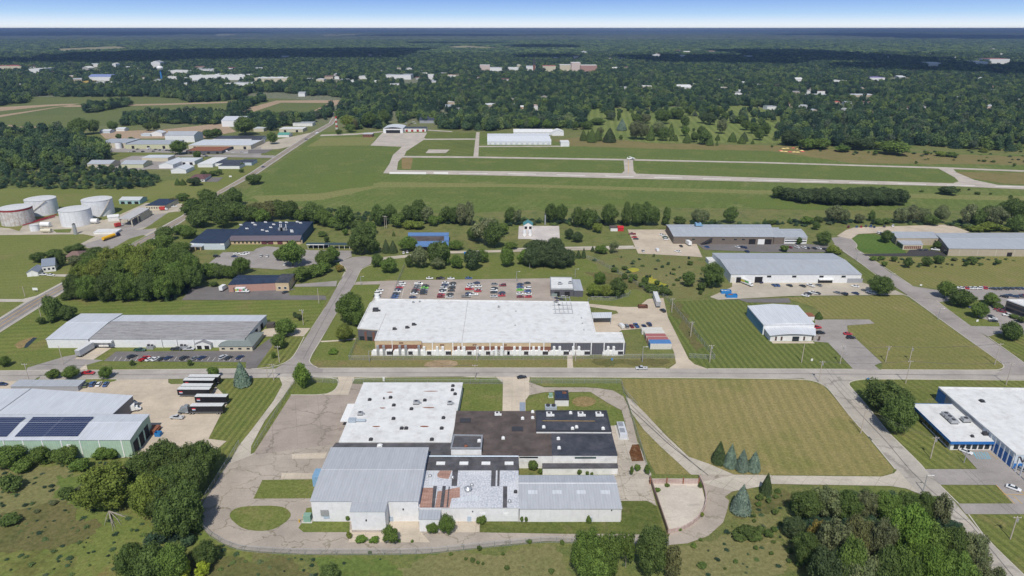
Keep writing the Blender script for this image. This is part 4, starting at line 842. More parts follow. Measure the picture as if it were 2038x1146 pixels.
e0, e1 = G(486.5, 674.5, h), G(530, 627.5, h)
for k in (.2, .5, .75): onwall(e0, e1, k * (e1 - e0).length, 3.2, .05, 3.4, .1, 'door', SHADE, W1)
fb('office', 'small white office with green grey hip roof at the corner of the dark parking lot', 'office', 437, 503, 699, 3.0, 17, plain('green grey shingle', (.19, .215, .20), .8), CREAM, 'hip', wins=4, rise=2.2)
fb('porch', 'small grey gabled entrance pavilion against the long white warehouse wall', 'porch', 390, 420, 695, 2.9, 10, plain('grey shingle', (.25, .25, .255), .8), WHITE_P, 'gablex', doors=2, rise=1.6)
for x, w_, l in ((300.5, 14, 'plain grey metal plant unit on the grass by the long warehouse'), (366, 16, 'grey metal plant unit on the grass close to the entrance pavilion')):
    t = thing('plant_unit', l, 'plant unit', G(x, 694)); g_ = G(x, 694)
    MB().box((g_.x, g_.y, .9), (3.4, 2, 1.8)).build('casing', GALV, t); MB().tube((g_.x - .9, g_.y, 1.8), (g_.x - .9, g_.y, 2.5), .7, 10).build('fan_cowl', DKMET, t); MB().tube((g_.x + .9, g_.y, 1.8), (g_.x + .9, g_.y, 2.4), .6, 10).build('fan_cowl', DKMET, t)
# --- pale green hall with solar panels, bottom left
W2 = thing('industrial_hall', 'pale green metal hall with a grey roof and two blocks of solar panels', 'hall', G(100, 912))
h = 8.0
q4 = [G(-260, 877, h), G(258, 875, h), G(296.6, 825, h), G(-190, 828, h)]
gable(W2, None, h, .7, R_PALE, GREENW, t=.62, pts=[tuple(q.xy) for q in q4], trim=R_PALE)
def roofz(p):   # height on the front slope
    FL, FR, RR, RL = q4; t = (Vector((0, 1, 0)).dot(Vector(p) - FL)) / ((RL - FL).y) / .62
    return h + .7 * max(0, min(1, t)) + .2
PV = plain('solar cell blue', (.012, .022, .07), .12); 
m_, n_, b_ = nodes('solar panel'); co = pos(n_); qq = N(n_, "ShaderNodeTexBrick"); qq.offset = 0; qq.inputs['Scale'].default_value = 1; qq.inputs['Brick Width'].default_value = 1.05; qq.inputs['Row Height'].default_value = 2.6; qq.inputs['Mortar Size'].default_value = .035
n_.links.new(co, qq.inputs['Vector']); qs = N(n_, "ShaderNodeTexBrick"); qs.offset = 0; qs.inputs['Scale'].default_value = 1; qs.inputs['Brick Width'].default_value = 90; qs.inputs['Row Height'].default_value = 1.3; qs.inputs['Mortar Size'].default_value = .06; n_.links.new(co, qs.inputs['Vector'])
cc = mixc(n_, qq.outputs['Fac'], (.012, .022, .075), (.2, .22, .27)); cc = mixc(n_, qs.outputs['Fac'], cc, (.25, .27, .32)); n_.links.new(cc, b_.inputs[0]); b_.inputs['Roughness'].default_value = .18; b_.inputs['Specular IOR Level'].default_value = .4; PV = m_
for c4 in (((98, 973), (520, 970), (630, 848), (225, 850)), ((-400, 973), (43, 973), (172, 852), (-400, 852))):
    P4 = [G(*Q(0, E, q)[0], h + .5) for q in c4]; V = [(*q.xy, roofz(q) + .12) for q in P4] + [(*q.xy, roofz(q) + .2) for q in P4]
    MB().add(V, [(3, 2, 1, 0), (4, 5, 6, 7), (0, 1, 5, 4), (1, 2, 6, 5), (2, 3, 7, 6), (3, 0, 4, 7)]).build('solar_array', PV, W2)
FL, FR = q4[0], q4[1]
for zx in (20, 150, 278, 405, 530, 658, 808): onwall(FL, FR, (G(zx * S, 876, h).x - FL.x), .4, .05, h - .1, .16, 'downpipe', TRIMW, W2)
onwall(FL, FR, G(450 * S, 876, h).x - FL.x, 1.6, 4.2, 6, .1, 'window', TRIMW, W2)
RR = q4[2]
for k in (.2, .47, .74): onwall(FR, RR, k * (RR - FR).length, (RR - FR).length * .2, .05, 5.4, .12, 'roller_door', SHADE, W2)
for k in (.335, .605): onwall(FR, RR, k * (RR - FR).length, .9, .05, 5.2, .2, 'door_post', plain('light green trim', (.45, .6, .48)), W2)
h = 6.5
hb = [G(-260, 826, h), G(224, 824, h), G(264, 787.6, h), G(62, 774, h), G(-300, 777, h)]
flat(W2, None, h, R_PALE, plain('grey brown annex wall', (.22, .2, .19), .7), pts=[tuple(q.xy) for q in hb])
MB().tube((*G(62, 774, h).xy, h + .25), (*G(-5, 822, h).xy, h + .25), .2, 5).build('ridge_cap', GALV, W2)
fb('shed', 'long narrow grey metal shed behind the pale green hall', 'shed', 24, 157, 779, 2.6, 6, R_GREY, GREYW)
# --- pink brick building
W3 = thing('factory', 'pink brick building with a dark roof behind the dark asphalt yard', 'building', G(505, 584)); h = 4.9
pk = gable(W3, [(454, 567), (548, 563), (560, 547.6), (474.6, 547.6)], h, .6, R_DARKB, PINKB, t=.5, over=.15, trim=R_DARKB)
pk2 = flat(W3, [(547.5, 562.5), (574, 562.5), (586.5, 545), (560, 545.5)], h + .7, R_BLK, BEIGEB)
fr0, fr1 = G(454, 567, h), G(548, 563, h)
for k in (4, 36): onwall(fr0, fr1, k, 2.4, .05, 3, .08, 'door', DOORB, W3)
f0_, f1_ = G(547.5, 562.5, h + .7), G(574, 562.5, h + .7); cuts(W3, f0_, f1_, 2, 1.6, 1.4, 2.8, frame=TRIMW)
# --- dark blue plant
W4 = thing('plant', 'large plant with dark blue roofs and a purple grey band over a tan wall', 'plant', G(520, 494)); h = 6.4
flat(W4, [(410, 484), (446, 484), (474, 455.7), (412, 455.7), (378, 483)], 5, R_DARKB, plain('pale blue wall', (.5, .56, .6), .6))
flat(W4, [(462, 468), (601, 467.5), (623, 441), (486.5, 442)], 7.0, R_DARKB, plain('deep blue wall', (.015, .07, .15), .5), parapet=None)
yw = G(520, 486).y; h1 = hgt(520, 486, 478); xa, xb = G(455, 486).x, G(598, 486).x; pb4 = [Vector((xa, yw, 0)), Vector((xb, yw, 0))]
e0_, e1_ = G(462, 468, 7), G(601, 467.5, 7); PUR = plain('purple grey shingle', (.13, .11, .13), .8)
MB().add([(xa - .5, yw - .9, h1), (xb + .3, yw - .9, h1), (e1_.x, e1_.y + .2, 7.15), (e0_.x, e0_.y + .2, 7.15), (xa - .5, yw - .9, h1 - .3), (xb + .3, yw - .9, h1 - .3)], [(0, 1, 2, 3), (4, 5, 1, 0)]).build('mansard_band', PUR, W4)
MB().prism([(xa, yw), (xb, yw), (e1_.x - .2, e1_.y), (e0_.x + .2, e0_.y)], 0, h1 - .05, cap=False, bot=False).build('lower_wall', BEIGEB, W4)
for k in range(9): onwall(pb4[0], pb4[1], 5 + k * 3.1, 1.3, .7, 2.2, .1, 'window', GLS, W4)
for k in (38, 45, 55, 65): onwall(pb4[0], pb4[1], k * .72, 4, .05, 2.6, .12, 'door', plain('maroon door', (.12, .04, .05)), W4)
l0, l1 = G(378, 483, 5), G(446, 484, 5); cuts(W4, l0, l1, 7, 1.5, .6, 2.8, mat=plain('teal glass', (.03, .14, .16), .2), s0=12)
onwall(l0, l1, (l1 - l0).length / 2, (l1 - l0).length - .4, 3.6, 4.9, .15, 'fascia', TRIMW, W4)
onwall(l0, l1, 5, 11, 2.8, 3.3, 3.5, 'porch_roof', R_GREY, W4)
for k in (1, 5, 9): onwall(l0, l1, k, .6, .05, 2.8, 3.2, 'porch_pier', BEIGEB, W4)
for x, y in ((25, 365), (95, 347), (75, 400), (105, 408), (130, 382), (150, 362), (235, 348), (308, 345), (270, 402), (330, 352), (272, 412), (-30, 390), (-70, 365), (10, 352), (195, 348)): hvac(W4, *Q(1, B_, (x, y))[0], 7.0, 1.8, TRIMW)
for x in (200, 215): hvac(W4, *Q(1, B_, (x, 398))[0], 7.0, 4, GALV)
for x in (205, 235, 195): p = G(*Q(1, B_, (x, 390))[0], 7); MB().tube((p.x, p.y, 7), (p.x, p.y, 11), .35, 8).build('stack', TRIMW, W4)
cp = thing('carport', 'open flat-roofed carport with a white edge near the dark blue plant', 'carport', G(640, 497))
p = [G(*q, 3.4) for q in Q(1, B_, (368, 495), (668, 497), (668, 484), (370, 483))]; MB().prism(ccw([tuple(q.xy) for q in p]), 3.2, 3.7).build('roof', plain('dark green grey roof', (.05, .08, .09)), cp)
for t in range(9): q = p[0].lerp(p[1], (t + .3) / 8.6); MB().box((q.x, q.y + .5, 1.6), (.25, .25, 3.2)).build('post', TRIMW, cp)
q = p[0].lerp(p[1], .26); MB().box((q.x, q.y - .05, 3.45), ((p[1] - p[0]).length * .5, .12, .55)).build('fascia', TRIMW, cp)
MB().box((q.x, q.y + 5, 1.5), ((p[1] - p[0]).length * .45, .2, 3)).build('back_wall', plain('navy panel', (.03, .05, .09)), cp)
# --- building with bright blue roof edges
W5 = thing('office_building', 'low dark-roofed building framed by bright blue roof edges among trees', 'building', G(860, 490)); h = 4.5
BLR = ribbed('bright blue metal roof', (.12, .23, .45), .8, 0, dirt=.05)
pts = flat(W5, [(827, 487), (890, 487), (893, 464), (813, 464)], h, R_BRN, BRICK)
for q4_ in ([(827, 488), (893, 488), (893, 479), (827, 480)], [(812, 468), (893, 468), (893.5, 462.5), (812, 462.5)], [(884, 480), (893.5, 480), (893.5, 470), (884, 470)]):
    P4 = [G(*q, h + .9) for q in q4_]; MB().prism(ccw([tuple(q.xy) for q in P4]), h - .3, h + .9).build('blue_roof', BLR, W5)
c0_, c1_ = G(827, 488, h), G(893, 488, h); cuts(W5, c0_, c1_, 6, 2, .6, 2.6, out=.25)
# --- small flat building by the staff lot
W6 = thing('workshop', 'small workshop with white and grey roofs at the staff lot corner', 'workshop', G(1118, 586)); h = 4.6
flat(W6, [(1096, 576), (1142, 576), (1138, 553), (1095, 552.5)], h, MEMB, DGREYW, parapet=GALV)
flat(W6, [(1142.6, 578), (1160.5, 578.5), (1154, 556.5), (1138.8, 556)], h - .5, R_GREY, DGREYW)
for x, y in ((385, 760), (455, 755)): hvac(W6, *Q(2, B_, (x, y))[0], h, 2.4)
a_, b_ = G(1096, 576, h), G(1142, 576, h); cuts(W6, a_, b_, 2, 3.2, .05, 3.2, 'door', SHADE)
tp = thing('tarpaulin', 'crumpled white tarpaulin draped in front of the small workshop', 'tarpaulin', G(1130, 584)); t_ = MB(); rr = random.Random(3); c_ = G(1117, 590)
N_ = 12; g_ = [[(c_.x + i * 1.05 - (2.5 if j > 3 else 0), c_.y + j * .9 + (5 if i > 4 else 0), (.3 + 2.3 * math.sin(j / 6 * 3.0)) * rr.uniform(.8, 1.15) + .05) for i in range(N_)] for j in range(7)]
t_.add([v for r_ in g_ for v in r_], [(j * N_ + i, j * N_ + i + 1, (j + 1) * N_ + i + 1, (j + 1) * N_ + i) for j in range(6) for i in range(N_ - 1)]); t_.build('cover', plain('white tarp', (.7, .7, .69), .5), tp)
tp2 = thing('plant_unit', 'green grey plant unit beside the white tarpaulin at the small workshop', 'plant unit', G(1103, 590)); g_ = G(1103, 590); MB().box((g_.x, g_.y + 1, 1), (3.5, 2.5, 2)).build('casing', plain('green grey metal', (.22, .27, .25)), tp2); MB().tube((g_.x, g_.y + 1, 2), (g_.x, g_.y + 1, 2.6), .8, 10).build('fan_cowl', DKMET, tp2)
# --- brown ribbed hall upper right
W7 = thing('warehouse', 'brown ribbed warehouse with a grey roof beside the sandy truck yard', 'warehouse', G(1450, 487)); h = 6.0
gable(W7, [(1341, 470.5), (1540, 471.5), (1533, 447), (1326, 447)], h, 1, R_GREY, BROWNW, t=.6)
gable(W7, [(1562, 472), (1607, 472), (1593.6, 455.7), (1549, 455.7)], 5.2, .5, R_GREY, WHITE, t=.6)
flat(W7, [(1541, 472), (1561, 472), (1549, 453), (1534, 453)], 5.6, R_GREY, BROWNW)
a_, b_ = G(1341, 470.5, h), G(1540, 471.5, h); L_ = (b_ - a_).length
for k in (.14, .2, .5, .62, .7, .8): onwall(a_, b_, L_ * k, 2.2, 3.4, 4.3, .08, 'window', GLS, W7)
for k in (.79, .88, .95): onwall(a_, b_, L_ * k, 5, .05, 4.2, .1, 'dock_door', SHADE if k != .88 else TRIMW, W7)
st7 = MB(); 
for i in range(10): q = a_.lerp(b_, .28 + i * .011); st7.box((q.x, q.y - 1.4, .5 + i * .48), (1.0, 2.6, .4))
st7.build('stairs', DKMET, W7)
c0_, c1_ = G(1562, 472, 5.2), G(1607, 472, 5.2)
for zz in (1.4, 3.4): cuts(W7, c0_, c1_, 2, 9, zz, zz + .8)
for i, k in enumerate((1313, 1334)): hvac(W7, 1389 if i == 0 else 1394, 449, 6.8, 5, plain('blue metal', (.2, .35, .5), .5)) if i == 0 else None
# --- long white warehouse, right of centre
W8 = thing('warehouse', 'long white warehouse with a blue grey gable roof and loading doors', 'warehouse', G(1585, 562)); h = 5.8
gable(W8, [(1455, 546), (1715, 546.5), (1657, 504.6), (1418, 503.7)], h, 1.6, R_GREY, WHITE, t=.56)
a_, b_ = G(1455, 546, h), G(1715, 546.5, h); L_ = (b_ - a_).length; WX8 = lambda x: (G(x, 546, h).x - a_.x)
for x in (1460, 1471): onwall(a_, b_, WX8(x), 3, .1, 3.9, .15, 'dock_door', SHADE if x > 1465 else plain('pale dock door', (.6, .58, .52)), W8)
onwall(a_, b_, WX8(1511), 5, .1, 4.2, .12, 'roller_door', SHADE, W8)
for x in (1531, 1581, 1635, 1679): onwall(a_, b_, WX8(x), 2.8, 3.8, 5.2, .1, 'window', GLS, W8, frame=TRIMW)
onwall(a_, b_, WX8(1644), 9, .1, 2.6, .3, 'entrance', GLS, W8); onwall(a_, b_, WX8(1644), 9.6, 2.7, 3.1, 2.2, 'porch_roof', TRIMW, W8)
onwall(a_, b_, WX8(1703), 10, .1, 3.2, .1, 'grey_panel', GREYW, W8)
fb('lean_to', 'small white lean-to shed against the west wall of the long white warehouse', 'shed', 1410, 1424, 527, 3, 8, MEMB, WHITE)
# --- small hall with blue side wall
W9 = thing('hall', 'small white-roofed hall with a slate blue side wall and curved front porch', 'hall', G(1580, 680)); h = 6.0
MB().prism(ccw([tuple(G(x, y, h).xy) for x, y in ((1520, 646), (1621.5, 645), (1588, 608.5), (1488, 609.5))]), 0, h, bot=False, cap=False).build('wall', WHITE, W9)
FLh, FRh, RRh, RLh = [G(x, y, h) for x, y in ((1519, 646.5), (1622, 645.5), (1588.5, 608), (1487, 609))]
def archroof(root, FL, FR, RR, RL, rise, mat, n_=9, name='roof', th=.2):
    v = []
    for k in range(n_ + 1):
        t = k / n_; z_ = rise * (1 - (2 * t - 1) ** 2)
        a_, b_ = FL.lerp(FR, t), RL.lerp(RR, t); v += [(a_.x, a_.y, a_.z + z_), (b_.x, b_.y, b_.z + z_), (a_.x, a_.y, a_.z + z_ + th), (b_.x, b_.y, b_.z + z_ + th)]
    f = []
    for k in range(n_): o = 4 * k; f += [(o, o + 1, o + 5, o + 4), (o + 2, o + 6, o + 7, o + 3), (o, o + 4, o + 6, o + 2), (o + 1, o + 3, o + 7, o + 5)]
    f += [(0, 2, 3, 1), (4 * n_, 4 * n_ + 1, 4 * n_ + 3, 4 * n_ + 2)]
    MB().add(v, f).build(name, mat, root)
archroof(W9, FLh, FRh, RRh, RLh, 1.1, R_LT, 2)
MB().add([(*FLh.lerp(FRh, t).xy, h + 1.1 * (1 - (2 * t - 1) ** 2)) for t in (0, .5, 1)], [(0, 1, 2)]).build('front_gable', WHITE, W9)
sd0, sd1 = G(1488, 609.5, h), G(1520, 646, h); onwall(sd0, sd1, (sd1 - sd0).length / 2, (sd1 - sd0).length - .3, .05, 5.2, .1, 'blue_cladding', BLUEW, W9)
A9 = [G(x, y, 3.6) for x, y in ((1534, 667), (1621, 666.5), (1621, 655.5), (1524, 656))]
MB().prism(ccw([tuple(q.xy) for q in A9]), 0, 3.6, bot=False, cap=False).build('porch_wall', WHITE_P, W9)
B9 = [G(x, y, 3.6) for x, y in ((1532, 668.5), (1624, 668), (1623, 653), (1521, 654))]; archroof(W9, *B9, .9, R_LT, name='porch_roof')
for k in (1, 4, 11, 16, 20.5, 24): onwall(A9[0], A9[1], k + 2, 1, .5, 2.8, .08, 'window', DOORB, W9)
onwall(A9[0], A9[1], 13.5, 3.6, .05, 2.8, .1, 'door', GLS, W9)
MB().box(((A9[0].x + A9[1].x) / 2, A9[0].y - 1.5, .1), (22, 2.2, .2)).build('step', P_CONC, W9)
fb('container_shed', 'small white shed with a rust red patched roof beside the small hall', 'shed', 1603, 1620, 638, 2.6, 5, RUST, WHITE_P)
# --- upper right long hall with recessed office
W10 = thing('warehouse', 'very long tan warehouse with grey roof and a recessed office at its left end', 'warehouse', G(1900, 505)); h = 5.6
gable(W10, [(1889, 494.5), (2200, 497), (2130, 463), (1860, 464)], h, 1, R_GREY, TANW, t=.55)
flat(W10, [(1785, 473.5), (1868, 474), (1858, 461.5), (1774.6, 461)], 5.6, R_GREY, TANW)
flat(W10, [(1798, 487), (1837, 487), (1832, 479), (1786, 478.5)], 3.8, R_GREY, CREAM)
a_, b_ = G(1798, 487, 3.8), G(1837, 487, 3.8); cuts(W10, a_, b_, 9, 1.1, .6, 2.9, mat=BRICK)
a_, b_ = G(1786, 478.5, 3.8), G(1798, 487, 3.8); cuts(W10, a_, b_, 4, 2.2, .6, 3, out=.12)
a_, b_ = G(1889, 494.5, h), G(2200, 497, h); onwall(a_, b_, 44, 3.5, .05, 3, .12, 'door', SHADE, W10)
for k in range(8): onwall(a_, b_, 8 + k * 13, .4, .05, h - .1, .1, 'downpipe', plain('tan trim', (.5, .45, .36)), W10)
a_, b_ = G(1860, 473.5, h), G(1889, 494.5, h); onwall(a_, b_, (b_ - a_).length * .5, (b_ - a_).length * .9, .1, 4.6, .1, 'painted_shade_panel', BROWNW, W10); onwall(a_, b_, (b_ - a_).length * .85, 5, .1, 4.0, .2, 'door', GLS, W10)  # brown sheet over the tan end wall puts its shade into the colour
# --- right edge office
W11 = thing('office_building', 'two-storey dark-fronted office at the right edge beside a full car park', 'office', G(2025, 640)); h = 6.5
flat(W11, [(2003.5, 597.5), (2120, 640), (2250, 640), (2160, 597.5)], h, MEMB, plain('bronze panel', (.11, .10, .09), .5), parapet=MEMB)
a_, b_ = G(2003.5, 597.5, h), G(2120, 640, h); cuts(W11, a_, b_, 14, 2.4, .8, 2.6, s0=1); cuts(W11, a_, b_, 14, 2.4, 3.6, 5.2, s0=1)
# --- blue and white plant, lower right
W12 = thing('plant', 'white-roofed plant trimmed in bright blue with a low office wing', 'plant', G(1960, 900)); h = 6.2
flat(W12, [(1868, 772), (2022, 905), (2500, 907), (2320, 778)], h, MEMB, plain('pale blue grey sheet', (.5, .55, .6), .5), parapet=MEMB)
a_, b_ = G(1868, 772, h), G(2022, 905, h); L_ = (b_ - a_).length
onwall(a_, b_, L_ * .84, L_ * .3, .05, 4.2, .12, 'blue_band', BLUEB, W12); onwall(a_, b_, 3, 6, .05, 5.8, .12, 'blue_band', BLUEB, W12); 
for k in range(12): onwall(a_, b_, L_ * .68 + k * 2.6, .5, .05, 6.1, .24, 'pilaster', TRIMW, W12)
onwall(a_, b_, L_ * .35, L_ * .55, .05, 5.9, .1, 'grey_cladding', GREYW, W12)
c_, d_ = G(2022, 905, h), G(2500, 907, h); onwall(c_, d_, 40, 79.5, .05, 2.4, .1, 'blue_band', BLUEB, W12)
lx = c_.x + 1.4; lt = MB()
for dx_ in (0, 2.2): lt.box((lx + dx_, c_.y - .1, 4.2), (.55, .12, 2.6))
lt.add([(lx, c_.y - .19, 5.5), (lx + .6, c_.y - .19, 5.5), (lx + 2.2, c_.y - .19, 2.9), (lx + 1.6, c_.y - .19, 2.9), (lx, c_.y - .05, 5.5), (lx + .6, c_.y - .05, 5.5), (lx + 2.2, c_.y - .05, 2.9), (lx + 1.6, c_.y - .05, 2.9)], [(0, 3, 2, 1), (4, 5, 6, 7), (0, 1, 5, 4), (1, 2, 6, 5), (2, 3, 7, 6), (3, 0, 4, 7)])
lt.build('sign_letter', DKMET, W12)
h = 4.3; of = [(1820.5, 806), (1896, 807), (1979, 877), (1894.7, 877)]
pts = flat(W12, of, h, MEMB, WHITE_P, over=.9, thick=.3)
P4 = [G(*q, h) for q in of]; ring = offset([tuple(q.xy) for q in P4], 1.0)
rg = MB()
for i in range(4):
    a2, b2 = Vector(ring[i]), Vector(ring[(i + 1) % 4]); d_ = (b2 - a2); c2 = (a2 + b2) / 2; rg.box((c2.x, c2.y, h - .35), (d_.length - .02, .12, 1.2), math.atan2(d_.y, d_.x))
rg.build('fascia', BLUEB, W12)
sa, sb = P4[3], P4[2]; cuts(W12, sa, sb, 6, 1.8, .5, 2.8, out=.1); sa, sb = P4[0], P4[3]; cuts(W12, sa, sb, 9, 3.6, .7, 2.9, out=.1)
onwall(P4[0], P4[3], 6, 2.4, .1, 3, .14, 'window', GLS, W12)
for x, y, s_ in ((1225, 970, 3), (1250, 992, 3), (1275, 1015, 3), (1358, 1005, 3.2)): hvac(W12, 1518 + x * S, 540 + y * S, h, s_, GALV)
hvac(W12, *Q(3, D, (1490, 198))[0], h, 2, DKMET); fan(W12, *Q(3, CC, (1470, 872))[0], 6.2, 2, DKMET); fan(W12, *Q(3, D, (1405, 212))[0], h, 1.2)
# --- pump house
W13 = thing('pump_house', 'small white pump house with flat dark roof on the lawn', 'pump house', G(1118, 806)); h = 3.2
flat(W13, [(1104.5, 796), (1132, 796), (1130, 779), (1104, 779)], h, R_DARKB, WHITE_P, parapet=DKMET); hvac(W13, 1122, 783, h, 1.4, RUST)
t = thing('transformer', 'green transformer cabinet left of the small pump house', 'transformer', G(1096, 790)); g_ = G(1096, 790); MB().box((g_.x, g_.y, .1), (2.2, 2.2, .2)).build('base', CONC_O, t); MB().box((g_.x, g_.y, 1), (1.6, 1.5, 1.6)).build('cabinet', plain('transformer green', (.22, .36, .28)), t)
t = thing('cooling_unit', 'pale grey cooling unit on the lawn against the black roof', 'plant unit', G(1096, 818)); g_ = G(1096, 817); MB().box((g_.x, g_.y, 1.2), (5, 3, 2.4)).build('casing', plain('blue grey metal', (.35, .4, .45)), t); MB().tube((g_.x - 1.2, g_.y, 2.4), (g_.x - 1.2, g_.y, 3), .9, 10).build('fan_cowl', DKMET, t); MB().tube((g_.x + 1.2, g_.y, 2.4), (g_.x + 1.2, g_.y, 3), .9, 10).build('fan_cowl', DKMET, t)
t = thing('air_unit', 'silver rooftop-style unit on the concrete slab east of the factory', 'plant unit', G(1241, 873)); g_ = G(1241, 875); MB().box((g_.x, g_.y + 5, .1), (4.4, 11, .2)).build('slab', CONC_O, t); MB().box((g_.x, g_.y + 5, 1.3), (3, 9.5, 2.2)).build('casing', plain('silver grey metal', (.55, .57, .6), .4), t); MB().box((g_.x - .2, g_.y + 3, 2.5), (2, 3, .3)).box((g_.x - .2, g_.y + 7.5, 2.5), (2, 3, .3)).build('hatch', GALV, t)
t = thing('transformer', 'green transformer behind yellow posts at the big grey gable corner', 'transformer', G(613, 1036)); g_ = G(613, 1036); MB().box((g_.x, g_.y, .1), (3.4, 3, .2)).build('base', CONC_O, t); MB().box((g_.x, g_.y, 1.4), (2.4, 2, 2.4)).build('cabinet', MATS['transformer green'], t)
for k in (-2.6, -1.8): 
    b_ = thing('bollard', 'nearer yellow bollard by the green transformer' if k < -2 else 'farther yellow bollard by the green transformer', 'bollard', (g_.x + k, g_.y + (-1 if k < -2 else 1), 0)); MB().tube((g_.x + k, g_.y + (-1 if k < -2 else 1), 0), (g_.x + k, g_.y + (-1 if k < -2 else 1), 1.3), .2, 8).build('post', plain('bollard yellow', (.7, .42, .02)), b_)
# --- teal-roofed lift station with white tanks
fb('utility_building', 'tiny white building with a teal gable roof by the gravel pad', 'utility building', 1042, 1060, 456, 3.4, 9, plain('teal roof', (.08, .26, .27), .5), WHITE_P, 'gablex', doors=2, rise=2.2)
for k, x in enumerate((1044, 1055)):
    t = thing('storage_tank', 'x', 'tank', G(x, 470)); g_ = G(x, 470); MB().tube((g_.x, g_.y - 1, 1.6), (g_.x, g_.y + 9, 1.6), 1.4, 14).build('vessel', TRIMW, t, smooth=False); MB().box((g_.x, g_.y + 1, .4), (2.2, .5, .8)).build('saddle', CONC_O, t); MB().box((g_.x, g_.y + 7, .4), (2.2, .5, .8)).build('saddle', CONC_O, t)
    reg(t, x, 'white horizontal tank', 'lying in front of the teal-roofed building', 'tank', 'tanks by the teal-roofed building')
t = thing('mast', 'grey lattice pole at the gravel pad edge near the tree row', 'mast', G(1085, 447)); g_ = G(1085, 447); MB().tube(g_, (g_.x, g_.y, 9), .7, 8, .5).build('pole', GALV, t); MB().box((g_.x, g_.y, 9.2), (1.6, 1.6, .4)).build('head', DKMET, t)
fb('trailer_home', 'low white and brown mobile building with a red shed end by the tree row', 'shed', 1215, 1229, 460, 2.6, 8, R_BRN, WHITE_P)
fb('shed', 'small bright red shed next to the low mobile building', 'shed', 1230, 1241, 460, 2.6, 7, plain('red sheet', (.5, .03, .04), .5), MATS['red sheet'], 'gable')
# --- house and barn on the pasture, houses along the highway
hs = plain('slate blue shingle', (.20, .23, .28), .8)
fb('farmhouse', 'white farmhouse with slate blue roof and dormers in the pasture', 'house', 88, 110, 541, 4.4, 12, hs, WHITE_P, 'gable', 25, 3.4, wins=3)
fb('garage', 'white garage with slate blue roof joined beside the farmhouse', 'garage', 56, 76, 550, 2.8, 11, hs, WHITE_P, 'gablex', 15, 1.8, doors=2, dcol=TRIMW)
fb('house', 'brown-roofed ranch house hidden among trees behind the white farmhouse', 'house', 130, 158, 519, 2.8, 14, plain('brown shingle', (.2, .13, .11), .8), BEIGEB, 'hip', 10, 2.4, wins=4)
fb('house', 'maroon-roofed ranch house by the bend of the dark driveway', 'house', 376, 407, 362, 3, 26, plain('maroon shingle', (.14, .075, .075), .8), WHITE_P, 'hip', 8, 3, wins=4)
# --- tank farm
TNK = weathered('streaked white tank paint', (.70, .71, .72), (.50, .49, .48), 4, .35); TNR = weathered('rust streaked tank paint', (.58, .57, .55), (.28, .18, .12), 3, .7)
def tank(x, yb, yt, rpx, label, mat, band=None, stair=True, dome=.06):
    f_ = G(x, yb); rad = rpx * MPP(yb - 3); c_ = Vector((f_.x, f_.y + rad, 0)); H_ = hgt(x, yb, yt)
    t = thing('storage_tank', label, 'tank', c_); n_ = 36
    MB().tube(c_, (c_.x, c_.y, H_), rad, n_, cap=False).build('shell', mat, t, smooth=True)
    MB().tube((c_.x, c_.y, H_), (c_.x, c_.y, H_ + rad * dome), rad * 1.01, n_, .3, mi=0).build('roof', plain('tank roof', (.60, .60, .59), .6, dirt=.3), t)
    MB().tube((c_.x, c_.y, H_ - .25), (c_.x, c_.y, H_ - .02), rad + .12, n_, cap=False).build('rim', GALV, t)
    if band: MB().tube((c_.x, c_.y, H_ - 1.7), (c_.x, c_.y, H_ - .3), rad + .06, n_, cap=False).build('band', band, t, smooth=True)
    if stair:
        s_ = MB()
        for i in range(26):
            an_ = R(-120 + i * 3.2) if stair == 1 else R(-60 + i * 2.0); zz = H_ * (i + .5) / 26
            s_.box((c_.x + math.cos(an_) * (rad + .45), c_.y + math.sin(an_) * (rad + .45), zz), (.9, rad * .05, .3), an_)
        s_.build('stairs', plain('stair metal', (.5, .45, .37), .6), t)
    return t, c_, rad, H_
tank(18, 451, 419, 29, 'rust-streaked white tank with a dark red top band at the left edge', TNR, plain('dark red band', (.26, .03, .03), .6), 0)
tank(69, 431, 401, 27.5, 'tall white tank with spiral stair, rear left of the tank farm', TNK)
tank(138, 453, 422, 28.5, 'plain white tank nearest the gravel, middle of the tank farm', TNK, None, 0)
tank(183, 432.5, 402, 27.5, 'white tank with a curved stair and top walkway, rightmost big one', TNK, None, 2)
tank(65, 461, 449, 8.5, 'small squat white tank in front of the rust-streaked one', TNK, None, 0)
def htank(x0, x1, yb, label, mat, rr_=1.5):
    a, b_ = G(x0, yb), G(x1, yb); t = thing('storage_tank', label, 'tank', (a + b_) / 2); MB().tube((a.x, a.y, rr_ + .5), (b_.x, b_.y, rr_ + .5), rr_, 14).build('vessel', mat, t, smooth=False)
    for k in (.2, .8): q = a.lerp(b_, k); MB().box((q.x, q.y, .3), (.6, rr_ * 1.6, .6)).build('saddle', CONC_O, t)
htank(171, 196, 445, 'long white horizontal tank right of the big middle tank', TRIMW, 2.0)
htank(83, 101, 452, 'white horizontal tank behind the small squat tank', TRIMW, 2.0)
htank(83, 103, 463, 'cream horizontal tank at the front edge of the tank farm', plain('cream paint', (.6, .55, .42)), 1.5)
t = thing('silo', 'slim grey vertical silo at the front of the tank farm', 'silo', G(151, 466)); g_ = G(151, 466); MB().tube(g_, (g_.x, g_.y, 8.5), 1.5, 14, 1.2).build('shell', GALV, t); MB().tube((g_.x, g_.y, 8.5), (g_.x, g_.y, 9.2), 1.3, 14, .3).build('cap', DKMET, t)
pr = thing('pipe_rack', 'dark red pipework running between the big tanks', 'pipework', G(90, 440))
